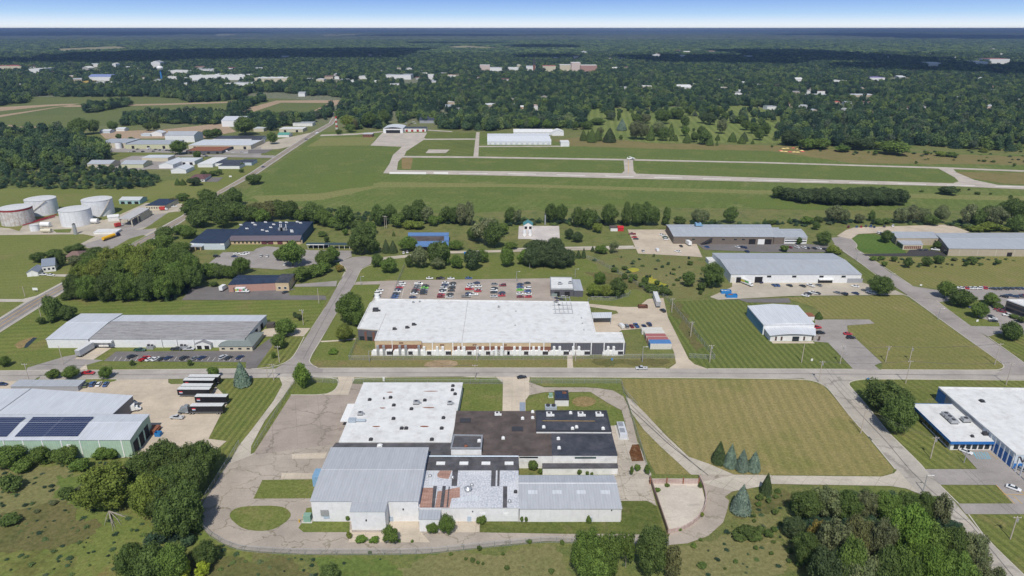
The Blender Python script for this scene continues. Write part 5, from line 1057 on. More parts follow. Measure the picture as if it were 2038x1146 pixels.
for q in ([(155, 372), (370, 312)], [(180, 360), (380, 300)]): a, b_ = [G(*v) for v in Q(0, B_, *q)]; MB().tube((a.x, a.y, 1), (b_.x, b_.y, 1), .45, 6).build('pipe', plain('dark red paint', (.3, .035, .04)), pr)
W14 = thing('loading_rack', 'open-sided tanker loading building with a long grey roof', 'loading shelter', G(260, 445)); h = 6.2
q4_ = [G(*v, h) for v in Q(0, B_, (795, 322), (875, 328), (1005, 255), (930, 250))]
MB().prism(ccw([tuple(q.xy) for q in q4_]), h, h + .7).build('roof', plain('grey membrane', (.46, .45, .44), .7, dirt=.3), W14)
for t in (.04, .35, .67, .97):
    for e_ in ((0, 3), (1, 2)): q = q4_[e_[0]].lerp(q4_[e_[1]], t); MB().box((q.x, q.y, h / 2), (.8, .8, h)).build('post', CREAM, W14)
a_, b_ = q4_[1], q4_[2]; dd = (b_ - a_); cc_ = a_.lerp(b_, .72); MB().box((cc_.x, cc_.y, h / 2), (dd.length * .5, .3, h - .1), math.atan2(dd.y, dd.x)).build('wall', CREAM, W14)
fb('office_building', 'cream one-storey office with a dark roof beside the highway and tank farm', 'office', 291, 330, 418, 4.2, 26, R_DARKB, CREAM, wins=8)
fb('shed', 'white shed with a curved front near the tanker loading building', 'shed', 217, 236, 440, 3.6, 9, MEMB, WHITE_P, 'gable', 25)
fb('shed', 'pale blue green long shed behind the tank farm gravel', 'shed', 238, 279, 406, 3.6, 14, plain('pale roof', (.5, .52, .52)), plain('pale teal wall', (.3, .45, .45)), 'gable', doors=3)
fb('containment_block', 'low white concrete containment block near the yellow tanker', 'shed', 188, 232, 466, 1.8, 9, MEMB, WHITE_P, yaw=6)
t = thing('trailer', 'cream box trailer parked at the loading building', 'trailer', G(289, 434)); 
a, b_ = G(285, 435), G(299, 429); d_ = b_ - a; cc_ = (a + b_) / 2; MB().box((cc_.x, cc_.y, 2.7), (14, 2.6, 3), math.atan2(d_.y, d_.x)).build('box', plain('cream paint', (.6, .55, .42)), t); MB().box((cc_.x, cc_.y, .7), (12, 2.2, .9), math.atan2(d_.y, d_.x)).build('chassis', DKMET, t)
# --- upper left industrial estate
PYEL = wallmat('pale yellow wall', (.5, .5, .33)); 
Bq = [
 (193, 252, 294, 6.5, 40, R_GREY, CREAM, 'flat', 'cream factory wing with dark openings left of the round tree', 2, 0),
 (250, 342, 296, 6, 40, R_GREY, PYEL, 'flat', 'long pale yellow factory facing the car row in the upper left estate', 3, 0),
 (330, 388, 283, 10, 30, R_GREY, WHITE, 'gable', 'tall hall with blue grey gable roof behind the pale yellow factory', 0, 0),
 (376, 500, 297, 5.5, 50, R_LT, CREAM, 'flat', 'wide cream factory with loading doors, right end of the estate', 5, 0),
 (424, 517, 283, 5, 30, R_BLK, WHITE_P, 'flat', 'black-roofed building behind the wide cream factory', 0, 0),
 (371, 442, 306, 4, 34, RUST, DGREYW, 'flat', 'low canopy with a rusty red roof behind the round tree', 4, 0),
 (175, 221, 334, 4.6, 22, R_GREY, CREAM, 'gable', 'tan storage hall with grey gable roof nearest the dark wood', 0, 0),
 (242, 286, 334, 4.4, 22, R_GREY, PYEL, 'gable', 'yellow tan storage hall in the middle of the asphalt yard', 0, 0),
 (283, 335, 321, 4.5, 20, R_LT, CREAM, 'flat', 'cream flat shed behind the yellow tan storage hall', 0, 0),
 (317, 345, 335, 4.4, 34, R_LT, WHITE, 'gablex', 'white gable-fronted shed left of the smaller white one', 0, 0),
 (341, 371, 345, 4.2, 22, R_LT, WHITE, 'gablex', 'small white gabled shed nearest the highway meadow', 0, 0),
 (345, 388, 328, 4.5, 24, R_LT, WHITE, 'flat', 'white shed with several doors behind the gable-fronted pair', 3, 0),
 (394, 424, 333, 4, 45, MEMB, WHITE, 'flat', 'deep white workshop set end-on to the estate lane', 0, 0),
 (424, 476, 331, 3.8, 22, R_BLK, WHITE, 'flat', 'dark-roofed white workshop in the middle of the lane row', 0, 0),
 (435, 477, 336, 3.6, 18, R_BLK, WHITE, 'flat', 'low white workshop with dark roof nearest the highway', 0, 0),
 (474, 501, 329, 3.6, 20, R_BLK, plain('pale blue wall', (.5, .56, .6)), 'flat', 'pale blue workshop at the right end of the lane row', 0, 0),
 (442, 486, 252, 10, 40, R_PALE, WHITE, 'gable', 'big grey barn standing alone behind the substation', 0, 0),
 (199, 219, 265, 3.5, 14, R_LT, plain('pale blue wall', (.5, .56, .6)), 'gable', 'small pale blue shed left of the substation', 0, 0),
 (231, 248, 261, 3.5, 14, R_LT, WHITE, 'gable', 'small white shed at the far side of the substation', 0, 0),
 (281, 302, 271, 3.2, 12, R_LT, plain('pale blue wall', (.5, .56, .6)), 'flat', 'low blue white cabin, left of two in front of the substation', 0, 0),
 (300, 323, 271, 5, 14, R_LT, WHITE, 'gablex', 'white gabled cabin, right of two in front of the substation', 0, 0),
 (556, 603, 263, 5, 25, MEMB, CREAM, 'flat', 'cream roadside building left of the highway', 2, 0),
 (564, 580, 249, 5, 20, MEMB, WHITE_P, 'flat', 'small cream block behind the roadside building', 0, 0),
 (583, 622, 251, 5, 20, R_GREY, WHITE_P, 'flat', 'grey-roofed block far up the left side of the highway', 0, 0),
 (553, 575, 273, 3.6, 18, plain('green roof', (.1, .3, .24)), WHITE_P, 'gable', 'small building with a green roof left of the highway', 0, 0),
 (500, 519, 287, 5, 20, R_BLK, WHITE_P, 'gable', 'dark-roofed white house beside the dark asphalt yard', 0, 0),
 (505, 525, 262, 5, 20, R_LT, CREAM, 'flat', 'pale low building among trees near the big grey barn', 0, 0),
]
for x0, x1, yb, hh, dp, rm, wm, kd, lb, dr, wn in Bq: fb('building', lb, 'building', x0, x1, yb, hh, dp, rm, wm, kd, 0, doors=dr, wins=wn)
t = thing('storage_tank', 'squat white cylindrical tank against the cream factory wing', 'tank', G(237, 294)); g_ = G(237, 295); MB().tube(g_, (g_.x, g_.y, 8), 4.2, 20).build('shell', TRIMW, t); MB().tube((g_.x, g_.y, 8), (g_.x, g_.y, 9), 4.3, 20, .4).build('roof', GALV, t)
# airport buildings
AH = thing('hangar', 'round-roofed airport hangar with a wide dark door opening on the apron', 'hangar', G(782, 266))
a_, b_ = G(763, 265), G(802, 265); dn = Vector((0, 38, 0)); H_ = 7
MB().prism([tuple(q.xy) for q in (a_, b_, b_ + dn, a_ + dn)], 0, H_, bot=False, cap=False).build('wall', WHITE, AH)
z7 = Vector((0, 0, H_)); archroof(AH, a_ + z7, b_ + z7, b_ + dn + z7, a_ + dn + z7, 2.4, R_LT)
onwall(a_, b_, (b_ - a_).length / 2, (b_ - a_).length * .72, .1, 5, .2, 'hangar_door', SHADE, AH)
fb('terminal', 'flat white airport building with red door panels beside the round-roofed hangar', 'terminal', 804, 848, 262, 5, 22, R_BLK, WHITE_P, doors=4, dcol=plain('red door', (.35, .05, .05)))
fb('control_building', 'small blue and red airport building on the grass left of the apron', 'terminal', 722, 741, 273, 4.5, 14, plain('pale roof', (.5, .52, .52)), BRICK, wins=4)
fb('house', 'large dark slate-roofed house behind the airport buildings', 'house', 835, 866, 245, 5, 22, plain('dark slate', (.05, .06, .09), .7), GREYW, 'gable', 0, 5)
fb('house', 'sandy brown building at the wood edge near the airport', 'house', 855, 877, 231, 5, 24, plain('sand roof', (.45, .33, .22)), plain('sand wall', (.5, .36, .24)), 'gable')
fb('building', 'long grey housing block at the wood edge beyond the airport', 'building', 888, 924, 221, 7, 60, R_GREY, CREAM, yaw=8)
for i, (x1, yb) in enumerate(((1092, 277), (1095, 282.3), (1097, 288))):
    r_ = fb('hangar_row', ['farthest of three pale blue roofed hangar rows beside the airfield', 'middle of three white-roofed hangar rows beside the airfield', 'nearest long white hangar row beside the taxiway'][i], 'hangar', 970, x1, yb, 4.3, 20, R_PALE if i == 0 else R_LT, WHITE, 'gable', doors=12, dcol=plain('pale hangar door', (.5, .53, .57)))
fb('hangar_row', 'white scalloped-roof hangar row behind the three long rows', 'hangar', 1022, 1100, 269, 4.5, 26, MEMB, WHITE, 'gable', doors=8, dcol=MATS['pale hangar door'])
fb('hangar', 'white gable-ended hangar at the right end of the hangar rows', 'hangar', 1099, 1122, 270, 5.5, 22, MEMB, WHITE, 'gablex')
fb('hangar', 'small lone white hangar by the taxiway end', 'hangar', 1116, 1133, 291.5, 5.5, 22, MEMB, WHITE, doors=1, dcol=WHITE_P)
# radio mast, water tower
t = thing('radio_mast', 'red and white banded lattice mast beside the highway trees', 'mast', G(671, 262)); g_ = G(671, 262); H_ = hgt(671, 262, 231)
for i in range(7):
    z_ = H_ * i / 7; mt = plain('mast red', (.5, .04, .04)) if i % 2 == 0 else TRIMW; w_ = 2.6 - i * .2; s_ = MB()
    for sx, sy in ((-1, -1), (1, -1), (1, 1), (-1, 1)): s_.tube((g_.x + sx * w_ / 2, g_.y + sy * w_ / 2, z_), (g_.x + sx * w_ / 2, g_.y + sy * w_ / 2, z_ + H_ / 7), .3, 4)
    s_.tube((g_.x - w_ / 2, g_.y - w_ / 2, z_), (g_.x + w_ / 2, g_.y - w_ / 2, z_ + H_ / 7), .22, 4); s_.tube((g_.x + w_ / 2, g_.y - w_ / 2, z_), (g_.x - w_ / 2, g_.y - w_ / 2, z_ + H_ / 7), .22, 4); s_.build('mast_section', mt, t)
t = thing('water_tower', 'white-topped water tower on a blue stem rising over the left town', 'water tower', G(322.5, 161)); g_ = G(322.5, 161); H_ = hgt(322.5, 161, 138)
MB().tube(g_, (g_.x, g_.y, H_), 3.2, 10, 2.2).build('stem', plain('tower blue', (.05, .2, .45)), t)
b_ = MB(); pr_ = [(H_ - 2, 3), (H_ + 1, 8.5), (H_ + 5, 10), (H_ + 9, 8), (H_ + 11, 3)]
for i in range(4): b_.tube((g_.x, g_.y, pr_[i][0]), (g_.x, g_.y, pr_[i + 1][0]), pr_[i][1], 16, pr_[i + 1][1], cap=i in (0, 3))
b_.build('bowl', TRIMW, t)
# ------------------------------------------------------------------ vehicles
PAINT = tinted('vehicle paint'); TYRE = plain('tyre rubber', (.02, .02, .02), .9); RIM = plain('wheel rim', (.45, .45, .46), .3, .7); LAMP = plain('lamp glass', (.7, .7, .68), .2); TAIL = plain('tail lamp', (.35, .01, .01), .3)
BLKP = plain('black plastic', (.025, .025, .028), .6); CHROME = plain('bright metal', (.6, .6, .6), .25, .8)
COLS = dict(white=(.72, .72, .71), silver=(.48, .49, .50), grey=(.20, .21, .22), black=(.015, .015, .018), dark=(.035, .04, .045), navy=(.02, .04, .11), blue=(.04, .10, .26), red=(.45, .02, .03), maroon=(.19, .015, .03), green=(.02, .09, .06), lime=(.16, .55, .05), olive=(.12, .14, .08), tan=(.4, .33, .22))
CN = dict(dark='dark grey')
def loft(m, secs, mi=0):
    """secs: (x, half width, z low, z high, top half width share)"""
    vs = []; n = 8
    for x, w_, zl_, zh, tp_ in secs:
        vs += [(x, -w_ * .9, zl_), (x, -w_, zl_ + (zh - zl_) * .25), (x, -w_, zl_ + (zh - zl_) * .7), (x, -w_ * tp_, zh), (x, w_ * tp_, zh), (x, w_, zl_ + (zh - zl_) * .7), (x, w_, zl_ + (zh - zl_) * .25), (x, w_ * .9, zl_)]
    fs = []
    for i in range(len(secs) - 1):
        for k in range(n): a = i * n + k; b_ = i * n + (k + 1) % n; fs.append((a, b_, b_ + n, a + n))
    fs += [tuple(range(n)), tuple(range(len(vs) - 1, len(vs) - n - 1, -1))]
    m.add(vs, fs, mi)
def wheels(root, xs, y, r_, w_=.22, dual=False):
    for x in xs:
        for s_ in (-1, 1):
            o = MB().tube((x, s_ * (y - w_), r_), (x, s_ * y, r_), r_, 14).build('wheel', TYRE, root); MB().tube((x, s_ * (y - .02), r_), (x, s_ * (y + .02), r_), r_ * .6, 10).build('rim', RIM, o)
def glasshouse(m, b0, b1, t0, t1, wb_, wt, zb, zt):
    v = [(b0, -wb_, zb), (b1, -wb_, zb), (b1, wb_, zb), (b0, wb_, zb), (t0, -wt, zt), (t1, -wt, zt), (t1, wt, zt), (t0, wt, zt)]
    m.add(v, [(0, 1, 5, 4), (1, 2, 6, 5), (2, 3, 7, 6), (3, 0, 4, 7), (4, 5, 6, 7)])
def car_base(kind):
    root = thing(kind, 'x', kind, (0, 0, 0)); b_ = MB(); g_ = MB()
    if kind == 'sedan':
        loft(b_, [(-2.32, .78, .38, .82, .9), (-2.2, .88, .26, .93, .88), (-1.3, .91, .2, .96, .88), (0, .92, .2, .93, .9), (1.1, .91, .2, .92, .88), (2.05, .87, .24, .78, .85), (2.32, .72, .36, .6, .85)])
        glasshouse(g_, -1.75, 1.15, -1.05, .25, .82, .62, .92, 1.40); b_.box((-.4, 0, 1.41), (1.35, 1.26, .06), tap=.92); W_ = .92; xs = (-1.4, 1.42); rr_ = .33; hx = 2.22; hz = .66
    elif kind == 'suv':
        loft(b_, [(-2.35, .84, .42, 1.0, .92), (-2.28, .92, .32, 1.08, .9), (-1.3, .95, .28, 1.1, .9), (0, .96, .28, 1.08, .9), (1.1, .95, .28, 1.08, .88), (2.1, .92, .32, .96, .86), (2.36, .8, .42, .8, .85)])
        glasshouse(g_, -2.3, 1.2, -2.0, .35, .86, .7, 1.05, 1.68); b_.box((-.83, 0, 1.70), (2.4, 1.42, .07), tap=.94); W_ = .96; xs = (-1.4, 1.45); rr_ = .38; hx = 2.28; hz = .84
    elif kind == 'pickup':
        loft(b_, [(-.55, .98, .35, 1.08, .92), (.6, .98, .35, 1.08, .9), (1.6, .97, .35, 1.1, .86), (2.65, .95, .38, 1.02, .85), (2.9, .84, .45, .9, .85)])
        for s_ in (-1, 1): b_.box((-1.72, s_ * .92, .8), (2.34, .12, .62))
        b_.box((-2.84, 0, .8), (.12, 1.96, .62)).box((-1.72, 0, .5), (2.3, 1.74, .1)); g_.box((0, 0, .001), (.001, .001, .001))
        glasshouse(g_, -.6, 1.6, -.45, .75, .88, .72, 1.05, 1.74); b_.box((.15, 0, 1.76), (1.2, 1.46, .07), tap=.94); W_ = .99; xs = (-1.85, 1.95); rr_ = .4; hx = 2.82; hz = .9
    elif kind == 'van':
        loft(b_, [(-2.7, .9, .4, 2.1, .9), (-2.6, .98, .32, 2.2, .88), (.9, 1.0, .3, 2.2, .88), (1.9, .98, .3, 1.35, .86), (2.6, .94, .34, 1.1, .86), (2.8, .84, .42, .9, .85)])
        g_.add([(1.02, -.8, 2.12), (1.02, .8, 2.12), (1.92, .84, 1.4), (1.92, -.84, 1.4), (.98, -.78, 2.02), (.98, .78, 2.02), (1.86, .84, 1.3), (1.86, -.84, 1.3)], [(0, 1, 2, 3), (7, 6, 5, 4), (0, 3, 7, 4), (1, 5, 6, 2)]); W_ = 1.0; xs = (-1.7, 1.8); rr_ = .38; hx = 2.7; hz = .85
    b_.build('body', PAINT, root); g_.build('windows', GLS, root); wheels(root, xs, W_ - .02, rr_)
    for s_ in (-1, 1): MB().box((hx, s_ * W_ * .66, hz), (.14, .34, .15)).build('headlight', LAMP, root); MB().box((-hx - .02 if kind != 'pickup' else -2.9, s_ * W_ * .78, hz + .1), (.1, .2, .2)).build('tail_light', TAIL, root)
    return root
PROTO = {k: car_base(k) for k in ('sedan', 'suv', 'pickup', 'van')}; FIRST = {k: True for k in PROTO}
KN = dict(sedan='car', suv='sports utility car', pickup='pickup', van='van')
def car(x, y, col, kind, ang, place, group, word='left', key=None):
    g_ = G(x, y)
    if FIRST[kind]: u = PROTO[kind]; FIRST[kind] = False
    else: u = copy_tree(PROTO[kind])
    u.location = (g_.x, g_.y, .13 if True else 0); u.rotation_euler = (0, 0, R(ang)); u.name = {'suv': 'sports_utility_car', 'sedan': 'parked_car'}.get(kind, kind)
    for o in u.children:
        if o.name.startswith('body'): c_ = COLS[col]; o.color = (*c_, 1)
    reg(u, key if key is not None else x, f"{CN.get(col, col)} {KN[kind]}", place, {'suv': 'car', 'sedan': 'car'}.get(kind, kind), group, word)
K_ = {'s': 'sedan', 'u': 'suv', 'p': 'pickup', 'v': 'van'}
def cars(c, r, txt, ang, place, group, word='left'):
    for it in txt.split(';'):
        f_ = it.split(); zx, zy = float(f_[0]), float(f_[1]); x, y = Z(c, r)(zx, zy); a_ = ang if len(f_) < 5 else float(f_[4])
        car(x, y, f_[2], K_[f_[3]], a_ + rnd.uniform(-2, 2), place, group, word, key=(-y if word == 'front' else (y if word == 'back' else x)))
gp = 'cars in the warehouse staff lot'
cars(1, B_, '865 808 white s;852 828 white u;845 846 dark s', 2, 'in the leftmost short column of the staff lot', gp)
cars(1, B_, '1014 762 white u;1006 776 white s;998 788 red s;990 801 navy s;981 815 white s;974 829 dark s;968 843 blue s;961 856 blue s', 2, 'in the staff lot column by the fence', gp, 'back')
cars(1, B_, '1124 763 white p;1117 777 grey s;1110 791 grey s;1105 804 maroon s;1100 817 dark u;1093 830 white s', 2, 'in the staff-lot second full column', gp, 'back')
cars(1, B_, '1172 776 dark s;1165 790 lime s;1161 803 grey s;1158 816 dark u;1155 829 dark u;1085 854 navy s', 2, 'around the lime car in the staff lot', gp, 'back')
cars(1, B_, '1304 757 white s;1302 770 navy s;1296 783 grey s;1290 796 white u;1285 807 dark s;1284 820 white s;1275 836 red s;1272 851 maroon u', 2, 'in the long middle staff lot column', gp, 'back')
cars(1, B_, '1352 760 dark s;1350 775 silver s;1346 790 dark u;1342 809 dark s;1333 834 dark s;1331 852 silver s', 182, 'right of the long staff lot column', gp, 'back')
cars(1, B_, '1472 768 silver s;1468 784 white s;1465 800 red p;1460 829 navy s;1442 849 grey p', 2, 'in the red-pickup staff lot column', gp, 'back')
cars(1, B_, '1511 758 navy s;1524 781 white s;1524 804 silver s;1519 812 red s;1492 837 white p', 182, 'in the column right of the red pickup', gp, 'back')
cars(1, B_, '1633 766 grey s;1633 793 dark s;1629 808 white u;1629 821 dark s;1629 849 silver s', 2, 'in the sparse fourth staff lot column', gp, 'back')
cars(1, B_, '1687 774 maroon u;1681 824 navy s;1680 842 red s', 182, 'right of the sparse staff lot column', gp, 'back')
cars(2, CC, '120 93 navy s;118 110 blue s;118 130 lime s;118 156 white s;120 176 maroon s', 2, 'in the staff-lot last-but-one column', gp, 'back')
cars(2, CC, '165 85 dark s;170 120 white u;168 139 blue s;172 157 white s;172 176 red s', 182, 'in the staff-lot rightmost column', gp, 'back')
cars(1, B_, '1198 726 white s;1271 727 black p;1341 728 white s;1460 725 blue s', 2, 'on the grass edge behind the staff lot', gp)
gp = 'vehicles in the yard east of the central warehouse'
cars(2, CC, '797 376 white v 105;832 374 grey u;865 374 maroon s;896 370 blue p;950 374 navy s;983 362 navy u;1075 270 dark u 110', 100, 'in the beige yard by the central warehouse', gp)
gp = 'cars in the dark lot of the long metal warehouse'
cars(0, E, '887 444 dark u;972 458 red p;1008 461 white s;1047 460 white s;1088 458 dark s;1132 452 navy s;1238 454 dark u;1310 455 grey s;1357 451 navy s;1500 448 silver u;1535 452 dark s;1612 448 navy s', 62, 'in the dark-lot front row', gp)
cars(0, E, '940 400 green p;1187 394 dark p;1268 393 silver p', 0, 'near the wall of the long metal warehouse', gp)
gp = 'cars beside the grass strip of the truck yard'
cars(0, E, '308 634 grey s;353 630 white u;447 630 dark s;492 632 grey s;580 636 olive s;623 630 blue u;665 630 white s;711 630 blue s', 100, 'below the truck-yard grass strip', gp)
cars(0, E, '18 630 navy s', 0, 'at the left edge behind the pale green hall', gp)
cars(0, E, '1190 854 silver p', 176, 'in the open truck yard below the tractor unit', 'vehicles in the truck yard')
cars(0, E, '595 555 red p', 0, 'driving on the main road past the round trees', 'vehicles on the roads')
cars(2, CC, '933 658 silver p', 180, 'driving on the main road before the central warehouse', 'vehicles on the roads')
cars(2, CC, '130 717 black s', 15, 'entering the concrete drive of the empty factory', 'vehicles on the roads')
gp = 'cars at the small hall'
cars(3, CC, '358 384 red p 5;387 420 black u 5;570 425 red s 0;590 452 black u 0', 0, 'on the grey lot beside the small hall', gp)
gp = 'cars at the long white warehouse'
cars(3, B_, '75 772 blue s 100;98 772 blue s 100;178 774 dark s 115;266 777 dark s 120;320 775 white p 120;375 772 grey s 115;620 780 white s 150', 110, 'in the long white warehouse back row', gp)
cars(3, B_, '285 842 white s 150;303 829 dark s 140;338 825 white p 140;362 827 dark s 140;498 822 grey s;545 832 dark u;620 827 navy s;728 824 white p 130', 125, 'in the long white warehouse front row', gp)
cars(2, B_, '1725 748 navy p 100', 100, 'by the open roller door of the long white warehouse', gp)
gp = 'cars at the brown ribbed warehouse'
cars(2, B_, '870 428 maroon p;884 449 red s;894 461 dark s;943 542 silver s 95;1037 538 white v 95;1175 545 white s 140;1197 509 dark s 100;1370 514 blue s 120', 170, 'in the sandy yard by the brown warehouse', gp)
cars(2, B_, '1070 432 white s;1086 439 white s;1093 450 green s;1100 464 white u', 2, 'by the brown ribbed warehouse end wall', gp)
cars(3, B_, '180 517 maroon s;228 517 white u;275 520 white u;298 522 dark s;345 524 dark s;375 524 white s;410 529 dark s', 110, 'before the brown warehouse white office', gp)
cars(2, B_, '1575 515 white s;1605 515 navy s;1625 518 navy s;1640 545 navy s', 110, 'beside small trees by the brown warehouse', gp)
gp = 'cars behind the very long tan warehouse'
cars(3, B_, '575 379 maroon u;630 379 blue s;660 379 red s;692 376 dark u;725 376 blue p;748 380 navy s;815 377 dark u;873 374 white p', 60, 'along the hedge behind the tan warehouse', gp)
cars(3, B_, '785 422 white u;805 430 navy u', 10, 'beside the dark tree at the recessed office', gp)
cars(3, B_, '1055 535 dark s;1090 535 dark s;1157 534 white p', 150, 'on fresh asphalt by the tan warehouse', gp)
gp = 'cars in the car park at the right edge'
cars(3, CC, '1325 117 white s;1357 117 red s;1385 117 white s;1415 117 white s;1450 119 white u;1480 117 red u;1545 122 dark s;1578 122 dark s;1625 122 dark u;1660 120 dark s;1700 120 dark s;1730 120 navy s', 140, 'in the far row of the right-hand car park', gp)
cars(3, CC, '1618 175 black u;1655 167 navy s;1690 174 navy s;1722 172 dark s;1742 167 maroon s', 140, 'in the second row of the right-hand car park', gp)
cars(3, CC, '1405 247 navy s;1600 274 maroon s 150;1645 300 white p 170;1522 308 black s 170;1540 324 white s;1543 339 black s;1578 262 maroon s 150', 175, 'in the looped drive by the right-edge office', gp)
gp = 'cars at the blue trimmed plant'
cars(3, D, '1362 320 white s -50;1680 566 white s -42;1738 442 grey s -50', -45, 'on the asphalt before the blue-trimmed plant', gp)
gp = 'cars in the lot of the dark blue plant'
cars(0, B_, '1455 579 black u 0;1575 579 navy s 0;1590 561 white s 10;1635 566 white s 10;1655 558 white s 10', 0, 'in the dark blue plant cracked lot', gp)
cars(1, B_, '68 575 silver s 100;108 577 white s 100;225 632 white s 100', 95, 'in the grey lot by cul-de-sac trees', gp)
cars(1, B_, '230 819 dark s', 60, 'by the end wall of the pink brick building', 'cars at the pink brick building')
cars(1, B_, '1022 553 white s;1047 549 white s;1145 552 white u', 100, 'on the gravel before the blue-edged building', 'cars at the blue-edged building')
cars(1, 'a', '440 762 white v 215;370 802 navy s 35;82 988 navy s 35', 35, 'driving on the distant highway', 'vehicles on the roads')
cars(0, B_, '293 700 white s;343 704 white s', 0, 'in front of the white farmhouse garage', 'cars at the farmhouse')
cars(0, B_, '1155 240 white s;1170 243 white s;1180 222 silver s;1235 235 maroon s;1175 214 white s', 20, 'beside the cream office at the highway', 'cars at the highway office')
cars(0, 'a', '875 884 white s;900 884 dark s;925 868 dark s;960 885 dark u;1000 866 white v;1030 882 dark s;1045 870 dark s;1075 874 navy s;1095 874 white s;1120 876 dark s;1140 878 dark s', 60, 'before the pale yellow factory', 'cars in the upper left estate')
cars(0, 'a', '640 1005 dark u;680 1010 navy s;720 1012 dark s;965 968 white v;645 1000 white v', 20, 'at the edge of the estate asphalt yard', 'cars in the upper left estate')
cars(0, 'a', '1520 885 white v;1565 890 white s;1620 888 silver s;1650 892 white s;1385 915 navy s;1370 905 dark s', 30, 'before the wide cream factory', 'cars in the upper left estate')
cars(1, 'a', '1040 693 white s;1075 697 dark s;1060 706 maroon s;1090 684 white s;1100 694 white s', 30, 'behind the flat white airport building', 'cars at the airport')
# trailers and trucks
def trailer(x0, x1, yb, colr, name, label, logo=False, hh=4.1, ang=None, roof=None, wd=2.6, reefer=False, grp=None):
    """box trailer whose near lower side runs from pixel x0 to x1 at row yb"""
    a, b_ = G(x0, yb), G(x1, yb) if not isinstance(x1, tuple) else G(*x1)
    d = (b_ - a); Ln = d.length; d.normalize(); nn = Vector((-d.y, d.x, 0)); c_ = (a + b_) / 2 + nn * wd / 2; t = thing(name, label, 'trailer', (0, 0, 0), grp)
    MB().box((0, 0, (hh + 1.15) / 2), (Ln, wd, hh - 1.15)).build('box', colr, t)
    MB().box((0, 0, hh + .03), (Ln + .04, wd + .04, .06)).build('roof', roof or plain('trailer roof', (.6, .6, .58), .5), t)
    MB().box((0, 0, 1.0), (Ln * .98, 1.2, .28)).build('chassis', DKMET, t)
    wheels(t, (-Ln / 2 + 1.4 if ang == -1 else Ln / 2 - 1.4, -Ln / 2 + 2.6 if ang == -1 else Ln / 2 - 2.6), 1.25, .5, .5)
    f_ = Ln / 2 - 3.6 if ang == -1 else -Ln / 2 + 3.2
    for s_ in (-1, 1): MB().box((f_, s_ * .8, .55), (.14, .14, .95)).build('landing_leg', DKMET, t)
    for s_ in (-1, 1): MB().box((0, s_ * (wd / 2 + .02), 1.2), (Ln, .05, .14)).build('side_rail', GALV, t)
    for e_ in (-1, 1): MB().box((e_ * (Ln / 2 + .02), 0, (hh + 1.15) / 2), (.05, wd - .1, hh - 1.3)).build('end_frame', GALV if e_ < 0 else colr, t)
    if logo:
        x_ = -Ln / 2 + 1.6; mb = MB(); mb.box((x_, -wd / 2 - .03, 2.95), (1.5, .04, .5)); mb.build('emblem', plain('emblem red', (.5, .04, .06)), t); MB().box((x_, -wd / 2 - .03, 2.45), (1.5, .04, .3)).build('lettering', TRIMW, t)
        MB().box((x_, -wd / 2 - .03, 2.15), (1.2, .04, .18)).build('lettering', plain('lettering blue', (.1, .2, .45)), t)
    t.location = (c_.x, c_.y, .12); t.rotation_euler = (0, 0, math.atan2(d.y, d.x)); return t, d, nn, Ln
BLKT = plain('black trailer side', (.018, .018, .022), .35)
z = lambda x, y: (x * S, 580 + y * S)
gt = 'black semi trailers parked in the truck yard'
for x0, x1, yb, lb in ((1270, 1472, 627, 'black box trailer, rearmost of the four stacked by the grass edge'), (1237, 1438, 651, 'black box trailer, second from the rear in the truck yard'), (1222, 1425, 690, 'black box trailer, third from the rear in the truck yard'), (1197, 1412, 713, 'black box trailer nearest the camera of the rear four'), (1314, 1526, 763, 'lone black box trailer just behind the one with a tractor')):
    trailer(x0 * S, (x1 * S, 580 + (yb + 1) * S), 580 + yb * S, BLKT, 'semi_trailer', lb, True, ang=1, grp=gt)
tr, d_, nn_, Ln_ = trailer(1282 * S, (1500 * S, 580 + 827 * S), 580 + 828 * S, BLKT, 'semi_trailer', 'black box trailer coupled to the grey tractor unit', True, ang=1, grp=gt)
tc = thing('tractor_unit', 'grey sleeper-cab tractor unit coupled to the front black trailer', 'truck', (0, 0, 0)); GRT = plain('tractor grey', (.22, .24, .25), .35)
m_ = MB(); m_.box((1.4, 0, 2.2), (2.2, 2.4, 2.5)).box((1.5, 0, 3.65), (1.9, 2.3, .5), tap=.8); loft(m_, [(-1.8, .75, .7, 1.6, .85), (-1.2, .95, .7, 1.9, .85), (.4, 1.05, .7, 2.2, .9)]); m_.box((-.2, 0, 2.6), (1.4, 2.2, 1.1), tap=.85); m_.build('cab', GRT, tc)
MB().box((-.72, 0, 2.62), (.5, 1.9, .75), tap=.8).build('windscreen', GLS, tc); MB().box((3.6, 0, .85), (3.2, 1.0, .3)).box((.6, 0, .8), (5, .9, .3)).build('frame', DKMET, tc)
for s_ in (-1, 1): MB().tube((1.3, s_ * 1.05, .95), (2.6, s_ * 1.05, .95), .32, 10).build('fuel_tank', CHROME, tc)
MB().box((-1.95, 0, .75), (.3, 2.3, .45)).build('bumper', CHROME, tc); MB().box((-1.83, 0, 1.25), (.1, 1.2, .7)).build('grille', BLKP, tc); wheels(tc, (-1.1, 3.2, 4.4), 1.22, .5, .4)
c_ = tr.location - d_ * (Ln_ / 2 + 3.6); tc.location = (c_.x, c_.y, .12); tc.rotation_euler = tr.rotation_euler
trailer(*z(543, 448)[:1], z(640, 388), z(0, 448)[1], plain('grey white trailer side', (.55, .56, .57), .4), 'semi_trailer', 'pale grey trailer backed up to the dock of the long metal warehouse', ang=-1, grp='pale trailers at docks')
tt, *_ = trailer(*Z(2, CC)(1060, 248)[:1], Z(2, CC)(1035, 178), Z(2, CC)(0, 248)[1], plain('white ribbed trailer side', (.62, .63, .64), .4), 'semi_trailer', 'white trailer standing alone at the top of the beige yard', ang=1, grp='pale trailers at docks')
